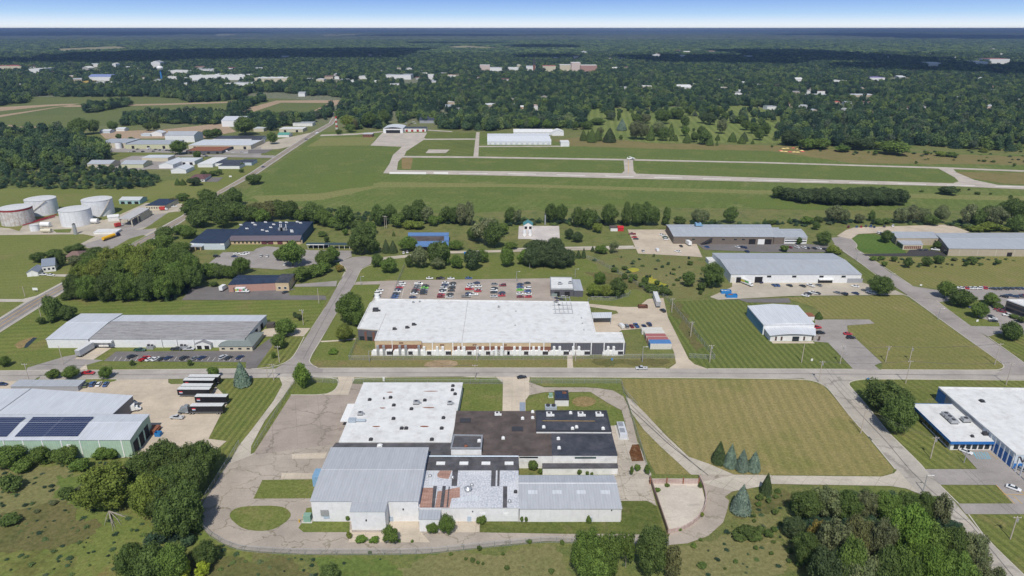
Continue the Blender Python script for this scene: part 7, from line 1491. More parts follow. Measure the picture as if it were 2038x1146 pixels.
def conifer(seed, nq=2200, layers=11, size=.028):
    rs = np.random.RandomState(seed); V = []; Fc = []; n = 14
    for k in range(layers):
        z_ = .06 + .9 * k / layers; r_ = .5 * (1 - (k / layers) ** 1.55) * rs.uniform(.9, 1.05) + .02; top = z_ + .17 * (1 - k / layers * .4); o_ = sum(len(x) for x in V); ring = []
        for i in range(n * 2): a = math.pi * i / n + rs.uniform(-.08, .08) + k; q = r_ * (rs.uniform(.78, 1.15) if i % 2 else rs.uniform(.45, .7)); ring.append((math.cos(a) * q, math.sin(a) * q, z_ - (.02 if i % 2 else -.02) + rs.uniform(-.01, .01)))
        V.append(np.array(ring + [(0, 0, min(.97, top)), (0, 0, z_ + .01)])); Fc += [(o_ + i, o_ + (i + 1) % (2 * n), o_ + 2 * n) for i in range(2 * n)] + [(o_ + (i + 1) % (2 * n), o_ + i, o_ + 2 * n + 1) for i in range(2 * n)]
    zz = 1 - np.sqrt(rs.uniform(0, 1, nq)) * .95; zz = np.clip(zz, .04, .99); th = rs.uniform(0, 6.28, nq); rr_ = .5 * (1 - zz ** 1.55) * rs.uniform(.72, 1.06, nq)
    P = np.stack([np.cos(th) * rr_, np.sin(th) * rr_, zz], 1); Nn = np.stack([np.cos(th), np.sin(th), np.full(nq, .6)], 1); v, f = leaf_quads(rs, P, Nn, size); o_ = sum(len(x) for x in V); V.append(v); Fc += [tuple(i + o_ for i in q) for q in f]
    return np.concatenate(V), Fc
def pymesh(name, V, F_, mat):
    me = bpy.data.meshes.new(name); me.from_pydata([tuple(p) for p in V], [], F_); me.materials.append(mat); me.update(); return me
def trunk_mesh(seed, mat, lim=6, top=.55, r0=.022):
    rs = random.Random(seed); m_ = MB(); m_.tube((0, 0, -.02), (0, 0, top), r0, 8, r0 * .45)
    for i in range(lim): a = 6.28 * i / lim + rs.uniform(-.4, .4); z_ = rs.uniform(.15, .45); m_.tube((0, 0, z_), (math.cos(a) * .26, math.sin(a) * .26, z_ + .25), r0 * .45, 5, r0 * .12)
    return m_.mesh('trunk', mat)
CR = {'d': [pymesh('crown', *crown(i, 26 + i % 4 * 4, 4200, size=.025), LEAF) for i in range(6)],
      't': [pymesh('crown', *crown(20 + i, 26, 3000, kind='tall', lob=(.1, .19)), LEAF) for i in range(3)],
      's': [pymesh('crown', *crown(40 + i, 9, 1900, size=.028, core=.6, lob=(.10, .2)), LEAF) for i in range(3)],
      'b': [pymesh('crown', *crown(60 + i, 16, 1800, size=.04, z0=.0, kind='flat', lob=(.13, .26)), LEAF) for i in range(3)],
      'c': [pymesh('crown', *conifer(80 + i, 4200, 12, .03), LEAF) for i in range(3)],
      'p': [pymesh('crown', *crown(90 + i, 46, 9000, size=.018, lob=(.08, .17)), LEAF) for i in range(4)]}
TRK = [trunk_mesh(i, BARK) for i in range(3)]; TRKP = trunk_mesh(9, PALEB, 9, .8, .016); TRKC = trunk_mesh(5, BARK, 0, .9, .018)
LC = {'d': (0.120, 0.173, 0.057), 'm': (0.142, 0.211, 0.057), 'y': (0.199, 0.246, 0.061), 'g': (0.160, 0.252, 0.055), 'k': (0.091, 0.129, 0.061), 'b': (0.194, 0.263, 0.231), 'o': (0.274, 0.222, 0.072), 'n': (0.171, 0.175, 0.083), 'w': (0.188, 0.216, 0.116), 'l': (0.342, 0.398, 0.055)}
LN = {'d': 'dark green', 'm': 'mid green', 'y': 'yellow-green', 'g': 'bright green', 'k': 'very dark', 'b': 'blue-grey', 'o': 'golden orange', 'n': 'brownish', 'w': 'grey-green', 'l': 'lime yellow'}
SHN = {'d': ('round_tree', 'broad-crowned tree', 'tree'), 't': ('tall_tree', 'tall oval tree', 'tree'), 's': ('sparse_tree', 'thin-crowned tree', 'tree'), 'b': ('bush', 'bush', 'bush'), 'c': ('spruce', 'conical spruce', 'conifer'), 'p': ('large_tree', 'large tree', 'tree')}
NT = [0]
def tree(x, yb, yt, wpx, sh, cl, place, group):
    NT[0] += 1; k = NT[0]; g_ = G(x, yb); w_ = wpx * MPP(yb) * 1.04
    # the crown's foot hides behind its lower leaves: a crown of width w at row yb
    g_ = Vector((g_.x, g_.y + w_ * .22, 0)); ytop = yt; v = ytop - CY; a = PITCH + math.atan(v / FPX); H_ = CAMH - g_.y * math.tan(a); H_ = max(H_, w_ * .45, 1.0)
    nm, desc, cat = SHN[sh]; t = bpy.data.objects.new(nm, None); COL.objects.link(t); t.location = g_; t.rotation_euler = (0, 0, rnd.uniform(0, 6.28))
    ms = CR[sh]; c_ = bpy.data.objects.new('crown', ms[k % len(ms)]); COL.objects.link(c_); c_.parent = t; c_.scale = (w_, w_ * rnd.uniform(.9, 1.1), H_); q = LC[cl]; j = rnd.uniform(.88, 1.14); c_.color = (q[0] * j, q[1] * j * rnd.uniform(.96, 1.04), q[2] * j, 1)
    if sh != 'b': tr_ = bpy.data.objects.new('trunk', TRKP if sh == 's' else TRKC if sh == 'c' else TRK[k % 3]); COL.objects.link(tr_); tr_.parent = t; tr_.scale = (w_, w_, H_)
    reg(t, x, f"{LN[cl]} {desc}", place, cat, group)
def trees(c, r, txt, place, group):
    for it in txt.split(';'):
        f_ = it.split()
        if len(f_) < 6: continue
        zx, zb, zt, zw = map(float, f_[:4]); x, yb = Z(c, r)(zx, zb); yt = Z(c, r)(zx, zt)[1]
        tree(x, yb, yt, zw * S, f_[4], f_[5], place, group)
g1 = 'trees of the left foreground'
trees(0, D, '960 560 320 230 p d;1100 530 255 240 p d;1250 540 285 230 p d;1360 500 262 210 p d;1150 690 420 250 p d;1290 640 370 210 p d', 'in the rear of the foreground wood', g1)
trees(0, D, '700 745 428 330 p y;1000 790 480 220 p y;1180 930 600 270 p d;1250 850 540 230 p d;1130 830 540 200 p d', 'in the middle of the foreground wood', g1)
trees(0, D, '880 1200 950 200 p d;1030 1220 960 200 d d;1150 1220 960 220 p m;1240 1180 1040 90 t l;1370 1090 930 170 p d;1360 1160 1060 110 t l', 'at the bottom edge of the foreground wood', g1)
trees(0, D, '40 440 285 190 d m;110 420 320 120 b m;135 465 385 130 b m;265 410 288 130 d m;360 385 310 90 b d;430 410 290 140 d m;530 460 370 120 b m;680 372 285 110 d m;745 378 300 90 b m', 'against the wall of the pale green hall', 'bushes along the pale green hall')
trees(0, D, '445 640 560 90 b d;60 590 470 130 b d;50 815 755 130 b d;350 675 645 55 b w;530 585 545 60 b w;240 730 705 40 b w;300 400 370 60 b m', 'on the rough slope at the left', 'bushes of the rough slope')
trees(1, D, '935 945 820 110 d m;1215 870 795 80 d m;1310 885 745 110 d m;1545 805 745 60 b m;740 934 885 80 b g;825 934 890 60 b g;655 900 850 35 b y;650 785 740 35 b m;990 925 905 25 b g;1080 925 905 20 b g', 'at the front of the empty factory', 'bushes at the factory walls')
trees(1, D, '520 1180 1085 130 d d', 'at the bottom edge below the loop road', 'bushes at the factory walls')
trees(2, D, '205 448 375 65 b m;255 468 425 30 b m;515 474 430 32 b m;570 474 445 25 b m;600 474 450 20 b m;130 792 748 25 b m;158 792 750 22 b m;578 800 742 35 b m', 'against the pale east walls of the factory', 'bushes at the factory walls')
trees(2, D, '865 480 410 25 b m;905 450 400 40 b m;970 470 400 40 b m;1105 552 530 35 b m;1040 585 560 38 b m;1325 560 515 26 b m;1340 760 720 25 b y;1190 850 825 25 b g', 'in the cracks around the walled pad', 'bushes at the factory walls')
g2 = 'trees at the bottom of the photo'
trees(2, D, '560 1190 835 200 p m;700 1200 880 220 p m;830 1110 840 120 s m;1000 1180 825 210 p d;1130 1200 950 160 s n;1050 1000 850 110 s w;610 1260 960 230 p m', 'in the bottom clump below the factory', g2)
trees(2, D, '1455 402 240 95 c k;1530 425 262 88 c b;1610 448 295 92 c b;1690 450 310 92 c b', 'in the row of four at the hay field', 'conifers by the concrete drive')
trees(2, D, '1605 738 533 128 c b', 'standing alone inside the loop road bend', 'conifers by the concrete drive'); trees(3, D, '25 605 455 75 c k', 'at the left end of the bottom right wood', 'conifers by the concrete drive')
g3 = 'trees of the bottom right wood'
trees(3, D, '300 800 590 190 p d;430 780 565 200 p w;560 800 590 180 p d;700 780 590 170 p w;830 800 600 170 p m;960 780 600 160 p d;1080 790 595 150 p d;1190 830 590 130 s w', 'in the rear rank of the bottom right wood', g3)
trees(3, D, '210 920 760 140 p k;370 1000 790 140 p o;290 1110 870 180 p d;470 1130 780 220 p w;620 1100 760 190 p n;770 1150 780 190 p w;960 1100 690 260 p g;1120 1130 800 220 p m;1260 1150 830 190 p d;1390 1180 880 180 p w;1445 1080 880 120 s w', 'in the middle rank of the bottom right wood', g3)
trees(3, D, '420 1290 960 220 p k;560 1300 900 180 p m;640 1330 1000 220 p w;800 1320 960 200 p d;920 1330 960 220 p m;1090 1330 950 230 p g;1280 1340 1000 220 p m;1440 1330 1050 180 p w;1570 1250 1100 120 s w', 'in the front rank of the bottom right wood', g3)
trees(3, D, '80 855 820 42 b d;122 808 782 32 b d;88 742 700 50 b d;40 895 840 60 b d;105 592 565 42 b d;92 632 606 40 b d;205 694 660 52 b d;180 992 965 42 b d;40 665 625 40 b d;60 1010 985 30 b d;75 930 910 30 b d;180 1060 1035 40 b d;240 1090 1060 40 b d;330 620 590 40 b d;700 610 565 60 b m', 'in the rough grass left of the bottom right wood', 'low bushes of the rough meadow')
trees(2, D, '1640 905 820 120 b d;1730 875 820 80 b d;1590 918 880 100 b d;1690 915 870 90 b d;1720 682 650 42 b d;1690 758 733 28 b d;1690 790 768 25 b d;1730 640 600 50 b d;1340 1100 1070 66 b d;330 1130 1105 42 b d;30 1110 1085 35 b d;1565 1065 1045 35 b d;1700 975 945 30 b d;1285 960 930 40 b m;1330 915 900 25 b m;180 935 905 40 b m;400 940 905 30 b m;1495 1110 1095 20 b d', 'in the rough meadow below the loop road', 'low bushes of the rough meadow')
trees(1, D, '1530 985 945 30 b d;1485 1055 1025 35 b d;1440 1045 1030 25 b d;1520 1070 1055 25 b d;1555 1075 1060 20 b d;1690 1015 990 25 b d;1715 1110 1080 35 b d;795 1000 985 25 b m;1340 1015 1000 30 b m', 'on the bank under the loop road', 'low bushes of the rough meadow')
g4 = 'trees along the main road'
trees(0, E, '355 592 525 80 d m;470 598 508 95 d m;708 593 508 76 d m', 'in the row of three by the truck yard', g4)
trees(0, E, '1430 588 510 68 d m', 'behind the rear trailers', g4); trees(0, E, '1620 642 470 112 c b', 'beside the trailers on the striped grass', 'conifers along the main road')
trees(0, E, '885 502 462 34 t d;1275 502 458 36 t d', 'on the verge before the dark lot', g4)
trees(0, E, '30 512 440 62 d m;275 226 175 60 b d;350 205 35 110 d d;440 202 100 110 d d;345 218 165 50 b d;410 180 90 80 d d', 'on the grass between highway and long metal warehouse', g4)
trees(1, CC, '345 795 620 108 t g', 'at the south side of the road junction', g4)
trees(1, CC, '225 440 325 145 d m;180 530 425 100 d m;295 312 272 32 b k;325 335 285 38 b k;150 590 540 30 b m', 'beside the west kerb of the side road', g4)
trees(1, CC, '625 480 362 105 d y;665 365 150 190 p m;708 378 265 92 d m;550 558 520 62 b g', 'on the east side of the side road', g4)
g5 = 'trees of the right-hand side'
trees(3, CC, '840 960 752 270 p d;905 1115 860 190 p d;770 900 790 120 p d;940 1000 820 130 p d', 'in the big clump beside the worn road', g5)
trees(3, CC, '800 168 38 150 p d;1230 188 70 108 d m;1345 250 128 142 d d;1455 322 214 104 d m;1540 236 150 88 d m;1680 472 348 140 d d;377 322 268 52 c d;1580 252 210 62 b d;1740 350 308 62 b d;1690 320 290 50 b d;820 90 40 90 d d', 'near the cul-de-sac road and car park', g5)
g6 = 'trees of the wood beside the highway'
trees(0, B_, '620 720 570 150 p m;740 700 515 150 p y;860 690 500 160 p y;980 700 480 170 p y;1100 700 515 160 p m;1210 700 530 150 p d;1290 760 560 130 p m', 'in the rear of the highway wood', g6)
trees(0, B_, '560 800 620 150 p y;680 800 590 160 p y;800 810 600 170 p m;930 800 570 170 p y;1060 810 590 170 p m;1180 810 610 150 p m;1290 800 640 120 p d', 'in the middle of the highway wood', g6)
trees(0, B_, '490 875 700 110 p d;590 882 700 140 p m;720 888 700 150 p d;850 890 690 160 p m;980 888 690 150 p d;1090 885 700 140 p m;1175 850 680 120 p m', 'in the front of the highway wood', g6)
trees(0, B_, '1400 725 620 120 d m;1470 728 630 110 d d;1545 728 640 90 d m;1620 700 582 100 d m;1430 780 745 50 b d', 'between the highway wood and grey lot', g6)
trees(0, B_, '1290 330 190 140 d d;1390 255 125 120 d d;1400 335 200 150 d d;1330 385 270 140 d d;1480 300 165 130 d d;1490 390 255 130 d d;1570 240 118 115 d d;1580 340 210 150 d d;1690 350 240 130 d d;1750 362 260 110 d m;1100 475 375 110 d d;1090 530 430 120 d m;1200 430 365 110 d m;1260 460 380 100 d m;1200 570 480 130 d m;1010 520 460 100 d m', 'in the grove left of the dark blue plant', g6)
trees(0, B_, '1220 205 150 80 d d;1160 222 180 50 b n;440 872 810 85 b d;495 702 660 58 b d', 'scattered along the highway', g6)
trees(0, B_, '250 620 548 90 d d;350 590 530 100 d d;410 645 545 62 t d;475 550 510 90 d d;520 545 490 80 d d;500 640 570 90 d w;620 640 520 110 d d;560 630 560 80 d m;655 570 512 80 d d', 'around the white farmhouse', 'trees around the farmhouse')
trees(0, B_, '1190 97 50 42 c d;1225 97 52 42 c d;1300 102 45 84 d k;1700 95 22 100 d d', 'near the maroon-roofed house', 'trees around the maroon-roofed house')
g7 = 'trees behind the plants along the runway'
trees(1, B_, '40 335 215 120 d n;110 335 205 120 d n;190 330 200 120 d d;265 335 205 110 d d;330 345 260 90 d m;405 362 215 130 d d;480 378 260 100 d m;545 385 310 80 d m;630 398 238 132 d d;590 402 330 70 b d', 'behind the dark blue plant', g7)
trees(1, B_, '700 400 335 90 d d;750 575 350 170 p d;710 570 430 110 d d;815 560 450 90 d m;795 430 345 90 d m', 'in the big clump at the cul-de-sac', g7)
trees(1, B_, '855 378 225 98 t d;932 345 228 76 d d;980 385 290 90 b m;1045 352 235 90 d d;1120 355 196 105 d d;1180 358 240 90 d w;1060 395 330 90 b y;1120 395 340 90 b y;1220 375 300 62 b m;1310 355 238 84 t d;1412 372 225 92 t w;1462 372 212 72 t w;1365 362 250 74 d d;1270 360 300 50 b m', 'in the runway-side row right of centre left', g7)
trees(1, B_, '1570 505 310 165 s w;1630 525 350 130 d d;1500 475 380 90 d d;1690 430 350 80 d m;1740 362 250 80 d d', 'left of the teal-roofed building', g7)
trees(1, B_, '1480 672 528 112 d k;1550 622 530 74 d m;1370 535 468 92 d m;1380 662 570 84 d m;1250 655 478 130 d d;1250 668 580 90 d w;1130 662 510 100 d w;1060 652 568 60 d d;1050 545 443 108 d m;1305 645 480 70 d m', 'in front of the blue-edged building', g7)
trees(1, B_, '905 552 458 54 c k;952 552 463 56 c k;845 652 560 78 d d;925 692 583 108 d m;955 438 405 22 c d;630 438 390 42 b m;505 482 438 36 b d;475 442 404 56 b d', 'between the cul-de-sac and blue-edged building', g7)
trees(1, B_, '270 655 478 150 d m;190 605 525 74 d m;490 655 540 120 d m;545 625 508 94 d m;340 745 650 110 b m;430 715 630 100 b m;482 692 615 95 b m;590 682 630 60 b o', 'in the grey lot beside the cul-de-sac', g7)
g8 = 'trees in the middle distance'
trees(2, B_, '90 362 258 92 s w;330 355 222 92 d d;395 355 230 84 d d;505 385 248 84 d d;580 398 255 100 d d;640 418 352 64 b y;720 375 228 104 d d;828 378 213 62 t d;905 378 222 92 d d;960 375 213 110 d d;1015 375 240 80 d d;1098 370 248 60 t d;1190 358 305 80 b d;1310 358 262 84 d w;1350 358 265 74 d w;1535 358 248 94 d d;1415 358 325 42 b d', 'in the runway-side row right of centre', g8)
trees(2, B_, '450 464 388 58 d k;502 484 410 72 d k;605 543 503 26 c k;510 588 530 36 c k;545 588 513 32 c k;665 560 500 80 d m;745 558 473 64 s w', 'near the gravel lane in the centre', g8)
trees(2, B_, '230 560 470 150 d k;350 590 448 130 p k;280 648 505 150 p k;400 658 520 140 p k;200 655 515 120 p k;445 645 530 100 d k;150 635 530 94 d m;340 660 560 100 p k', 'in the dense dark clump behind the staff lot', g8)
trees(2, B_, '30 652 518 94 d m;60 530 480 80 d m', 'left of the dense dark clump', g8)
trees(2, B_, '655 770 680 74 d m;615 852 760 96 d y;700 854 772 84 d y;775 854 718 112 d d', 'inside the curved fence behind the loading canopy', g8)
trees(2, B_, '1250 784 678 84 d d;1410 795 622 154 p d;1340 810 750 60 b d;1330 835 800 25 b d;1130 838 805 25 b d;820 668 640 46 b d;755 682 650 52 b d;822 728 688 42 b d;886 742 698 42 b d;960 768 715 50 b d;1000 815 760 92 b d;1085 842 778 74 b d;940 785 750 52 b d;1175 742 720 30 b d;1260 635 605 46 b d;860 755 715 30 b m;1150 668 652 24 b d;1040 770 735 44 b d', 'in the willow meadow left of the white warehouse', g8)
g9 = 'trees at the upper right'
ov = []
for row, (yy, x0, x1, tp) in enumerate(((205, 180, 900, 108), (222, 260, 950, 118), (238, 400, 950, 130))):
    for x in range(x0, x1, 80): ov.append(f"{x + row * 25} {yy - (30 if x > 880 else 0)} {tp + (8 if x < 400 and row == 0 else 6) + rnd.randint(-4, 6)} {rnd.randint(98, 120)} d k")
trees(3, B_, ';'.join(ov), 'in the oval plantation beside the runway', g9); trees(3, B_, '110 190 105 90 d d;120 182 140 52 b y', 'at the left tip of the oval plantation', g9)
trees(3, B_, '490 352 232 116 d w;545 355 260 74 d w;300 362 308 84 b m;360 398 340 52 d d;375 348 303 64 b d;650 355 290 64 d w;730 340 268 52 t d;780 362 318 64 b d;840 362 320 64 b d;930 358 250 94 d w;1000 358 232 104 d w;1070 358 250 100 d w;1105 365 288 74 b d;1200 355 232 84 d w;1155 374 308 84 b d;180 350 310 30 c d;60 362 332 64 b d;15 358 318 34 c d', 'in the hedge behind the upper right yards', g9)
trees(3, B_, '415 505 408 92 d d;480 562 498 94 b y;835 488 400 78 d d;245 497 448 36 t d;1170 530 468 52 t d;150 545 500 60 b m;1560 550 510 40 b m', 'beside the upper right buildings', g9)
trees(3, B_, '1390 375 228 114 d w;1445 385 258 84 d d;1560 385 238 150 p w;1500 375 240 94 d d;1680 345 188 124 d d;1745 345 198 94 d d;1620 310 208 94 d d;1700 415 298 114 d d;1540 412 368 124 b y;1440 412 372 90 b y;1640 412 375 70 b y', 'in the grove at the far right edge', g9)
trees(3, B_, '885 612 573 42 d d;975 655 583 58 d d;1105 645 578 64 d d;1185 628 568 68 d d;1410 608 578 64 b d;1415 634 598 46 b d;1580 628 598 38 b d;745 605 573 42 b m;820 644 608 42 b m;1365 644 608 32 b d;800 600 570 40 b m;1290 605 585 44 b w', 'in the weedy strip before the fresh asphalt', g9)
g10 = 'trees of the golf course'
trees(2, 'a', '543 810 732 46 c d;577 795 738 30 c d;600 822 728 62 c d;640 812 728 62 c d;720 822 720 86 c k;655 775 718 44 d w;802 742 662 64 c b;795 802 768 26 b m;905 695 628 62 d d;960 695 628 72 d w;900 805 678 100 d w;945 805 690 80 d w;995 808 700 62 c d;1050 785 680 94 d w;1080 812 720 72 d d;1130 785 690 54 c d;1132 812 772 28 c d;1163 812 765 34 c d', 'in the near left part of the golf course', g10)
trees(2, 'a', '1075 700 600 94 d d;1155 665 588 94 d d;1185 668 590 74 d d;1225 725 643 62 d d;1225 780 713 58 d m;1240 825 758 54 c d;1290 822 753 56 d d;1340 785 713 64 d d;1362 838 738 94 d d;1392 842 768 54 c d;1445 808 765 34 c d;1440 842 805 20 c d;1475 765 660 64 d w;1545 818 748 58 c d;1622 815 748 62 c k;1608 828 778 54 c d;1680 832 800 26 c d;1725 808 733 62 d d', 'in the near right part of the golf course', g10)
trees(2, 'a', '1385 625 578 64 d d;1350 695 618 64 d k;1400 705 623 74 d k;1455 645 583 54 d d;1258 642 568 46 t d;1495 680 618 48 d d;1600 695 638 84 d d;1640 740 673 64 d d;1695 765 688 74 d d;1283 748 723 20 b d;873 648 605 22 c d;720 665 603 64 d d;780 675 603 28 t d;640 705 658 94 d d;565 735 678 84 d d;490 738 678 44 d d', 'in the far part of the golf course', g10)
trees(2, 'a', '300 735 668 64 d m;210 735 648 74 d m;430 705 638 84 d w;130 725 668 84 d m;38 728 680 30 c d;12 728 680 26 c d;60 690 625 70 d d', 'behind the scalloped hangar row', g10)
trees(3, 'a', '200 845 738 140 p k;300 875 795 110 b m;390 870 790 130 b m;540 888 848 94 b m;630 875 795 160 b k;700 870 790 110 b k;780 872 820 100 b y;900 908 845 184 b m;757 908 870 32 b d;20 780 690 60 d d', 'at the wood edge beyond the taxiway', g10)
trees(3, 'a', '62 855 838 16 b d;1030 963 943 18 b d;1453 948 935 20 b d;1488 952 935 30 b d;1550 955 940 30 b d;1690 985 960 22 b d;1580 870 832 44 b d;1490 888 860 50 b y;1100 905 880 40 b m;1200 915 880 60 b y;1270 920 890 70 b m', 'in the scrub above the far taxiway', 'bushes beyond the taxiway')
trees(3, B_, '1255 165 132 118 b k;1445 160 143 38 b d;1070 142 128 26 b d;1320 132 118 18 b d;1385 132 118 16 b d;1665 188 160 24 b d;1530 160 146 20 b d', 'in the scrub just below the runway', 'bushes beyond the taxiway')
trees(1, 'a', '140 835 753 68 d d;890 705 603 78 d d;660 755 698 64 d m;585 768 733 42 b d;650 725 640 92 d y;700 738 663 46 s n;790 725 618 94 d d;1600 740 690 90 d d', 'around the airport and highway end', 'trees around the airport')
trees(0, 'a', '600 858 778 114 d d;797 803 763 38 b d;878 808 783 42 b d;1195 905 808 102 d m;1322 932 878 52 d d;530 775 663 114 d d;620 765 668 84 d d;752 745 678 64 d d;1640 775 650 130 d d;1400 795 735 80 d d;1450 792 728 80 d d;1045 745 680 54 d d;990 745 688 54 d d;1620 1024 998 34 b d;1365 1045 1008 50 b d;1430 1048 1010 60 b d;1475 1038 1000 36 b d;1620 985 955 30 b d', 'in the upper left estate', 'trees of the upper left estate')
# fallen pale branches under the big yellow-green tree
t = thing('fallen_branches', 'bare pale fallen branches under the big yellow-green foreground tree', 'branches', G(*Q(0, D, (735, 735))[0])); p0 = G(*Q(0, D, (735, 730))[0])
for zx, zy in ((775, 835), (760, 855), (815, 810), (875, 768), (830, 750), (700, 815), (745, 800), (860, 760)):
    q = G(*Q(0, D, (zx, zy))[0]); mid_ = p0.lerp(q, .5) + Vector((rnd.uniform(-.6, .6), 0, rnd.uniform(.5, 1.2))); m_ = MB(); m_.tube(p0 + Vector((0, 0, 1.2)), mid_, .16, 5, .1); m_.tube(mid_, q + Vector((0, 0, .2)), .1, 5, .03); m_.tube(mid_, mid_.lerp(q, .6) + Vector((.8, .3, .4)), .06, 4, .02); m_.build('branch', PALEB, t)
# ------------------------------------------------------------------ far town, woodland, distant canopy, clouds, haze
WCL = []   # clearings: boxes in the photo kept free of tree feet
def clear(x0, y0, x1, y1): WCL.append((x0, y0, x1, y1))
HW = [WHITE_P, CREAM, plain('far grey wall', (.4, .4, .4)), plain('far tan wall', (.45, .38, .3)), BRICK]; HR = [MEMB, R_GREY, plain('grey shingle', (.25, .25, .255)), R_LT, plain('maroon shingle', (.14, .075, .075)), plain('brown shingle', (.2, .13, .11))]
def far(x0, x1, yb, h, dep, rm, wm, kind, label, cat='building', fr=7.0, **k):
    o = fb({'building': 'town_building', 'house': 'house'}.get(cat, cat), label, cat, x0, x1, yb, h, dep, rm, wm, kind, over=.5, **k); clear(x0 - 1, yb - 1, x1 + 1, yb + fr); return o
LT = plain('far white wall', (.68, .68, .67), .6)
for a_ in ((378, 489, 159, 13, 90, MEMB, LT, 'flat', 'very long low white building in the left town'), (176, 222, 160.5, 12, 50, plain('far blue roof', (.2, .25, .45)), LT, 'gable', 'white store with a blue roof in the left town'), (165, 178, 168, 9, 40, plain('ochre roof', (.5, .35, .1)), MATS['ochre roof'] if 'ochre roof' in MATS else CREAM, 'flat', 'ochre yellow block at the left town edge'),
           (186, 243, 168, 6, 40, MEMB, LT, 'flat', 'low white sheds before the blue-roofed store'), (59, 81, 146, 16, 90, MEMB, LT, 'flat', 'white hall at the far left of the town'), (-30, 44, 138.5, 14, 90, plain('far red roof', (.4, .12, .1)), CREAM, 'flat', 'long reddish building cut by the left photo edge'),
           (331, 355, 158, 9, 40, MEMB, LT, 'flat', 'white building just right of the water tower'), (378, 396, 166, 7, 30, R_GREY, CREAM, 'flat', 'small cream building below the very long white one'), (466, 507, 171, 9, 60, R_GREY, LT, 'flat', 'grey and white sheds at the right end of the left town'), (507, 574, 165, 14, 70, MEMB, CREAM, 'flat', 'big cream factory in the middle of the far town'),
           (340, 380, 147, 12, 80, MEMB, LT, 'flat', 'white building far behind the water tower'), (395, 428, 143, 9, 80, R_GREY, LT, 'flat', 'thin pale building in the upper left town'), (225, 232, 138, 22, 30, MEMB, LT, 'gablex', 'small white church-like gable in the left town'), (302, 320, 135, 22, 40, R_GREY, LT, 'gablex', 'grey gabled hall behind the water tower'),
           (182, 198, 133, 14, 50, plain('far green roof', (.2, .3, .28)), LT, 'flat', 'green-roofed hall in the upper left town'), (630, 645, 166, 12, 30, MEMB, CREAM, 'flat', 'narrow cream block right of the big cream factory'), (713, 730, 157, 9, 40, R_GREY, LT, 'flat', 'low white block in the central town'), (767, 818, 158, 14, 60, R_GREY, LT, 'flat', 'broad white building in the central town'),
           (774, 797, 173, 9, 50, R_GREY, LT, 'flat', 'white building at the town lane'), (850, 863, 160, 18, 26, MEMB, LT, 'flat', 'tall white block in the central town'), (858, 868, 168, 9, 30, R_GREY, LT, 'gable', 'small white house below the tall white block'), (890, 915, 156, 10, 50, plain('far pink roof', (.5, .35, .3)), LT, 'flat', 'pinkish roofed block in the central town'),
           (1114, 1138, 141, 22, 60, MEMB, CREAM, 'flat', 'left wing of the big cream and brick hospital-like block'), (1137, 1155, 142, 32, 60, MEMB, plain('far pink wall', (.55, .45, .41)), 'flat', 'tall central tower of the big cream and brick block'), (1154, 1188, 142, 22, 60, MEMB, plain('far brick wall', (.36, .22, .19)), 'flat', 'right brick wing of the big cream and brick block'),
           (1047, 1066, 140, 16, 50, R_GREY, LT, 'flat', 'white block left of the red-roofed town block'), (1080, 1106, 142, 20, 50, MATS['far red roof'], CREAM, 'flat', 'red-roofed block left of the hospital-like building'), (1010, 1034, 141, 12, 50, MEMB, LT, 'flat', 'long white block at the town centre left'), (955, 975, 140, 20, 40, MEMB, plain('far pink wall', (.55, .45, .41)), 'flat', 'pink block with white roof in the town centre'), (975, 1000, 142, 14, 50, R_GREY, LT, 'flat', 'grey-roofed row in the town centre'),
           (1231, 1250, 179, 7, 30, R_GREY, LT, 'flat', 'grey block left of the long cream school'), (1267, 1298, 179, 10, 40, MEMB, CREAM, 'flat', 'long cream school-like building among trees'), (1347, 1376, 181, 10, 40, MEMB, LT, 'gable', 'white cluster building right of the cream school'), (1194, 1199, 192, 7, 12, R_GREY, LT, 'gable', 'tiny house left of the pink-walled one'), (1211, 1218, 194, 8, 12, R_GREY, MATS['far pink wall'], 'gable', 'tiny pink-walled house among the trees'),
           (1730, 1760, 163, 13, 50, plain('purple roof', (.22, .16, .4)), LT, 'flat', 'white hall with a purple roof edge at right'), (1656, 1684, 167, 10, 50, MEMB, LT, 'flat', 'white hall left of the purple-edged one'), (1582, 1597, 164, 10, 30, MEMB, LT, 'gable', 'white building farther left of the white hall'), (1844, 1871, 132, 16, 60, R_LT, LT, 'flat', 'pale block in the dark woods at right'), (1936, 1966, 129, 14, 80, MEMB, LT, 'flat', 'white block at the far right town edge'), (1968, 2008, 127, 22, 80, MATS['far red roof'], LT, 'flat', 'big pale block with reddish roof, far right'),
           (1018, 1027, 218, 9, 16, R_GREY, CREAM, 'gable', 'pale house at the wood edge left of the sandy one'), (1036, 1042, 225, 12, 14, MEMB, plain('sand wall', (.5, .36, .24)), 'gable', 'sandy house between crowns behind the hangars'), (1060, 1071, 226, 14, 20, MATS['far pink roof'], LT, 'gablex', 'white house with a pinkish roof behind the hangars'), (594, 607, 192, 8, 20, R_GREY, LT, 'gable', 'white farmhouse at the crop field corner'),
           (1660, 1670, 213, 10, 14, MATS['far red roof'], CREAM, 'gable', 'small house with a bright red roof in the right woods'), (1682, 1697, 213, 9, 18, R_GREY, LT, 'gable', 'white house right of the bright red roof'), (1605, 1650, 192, 4, 30, R_LT, plain('far tan wall', (.45, .38, .3)), 'flat', 'long low tan strip building in the right woods'), (1690, 1740, 192, 4, 30, R_LT, MATS['far tan wall'], 'flat', 'second long low tan strip building in the right woods'), (1958, 1975, 218, 7, 20, R_GREY, MATS['far pink wall'], 'gable', 'pinkish house in the dense woods at far right')):
    far(*a_)
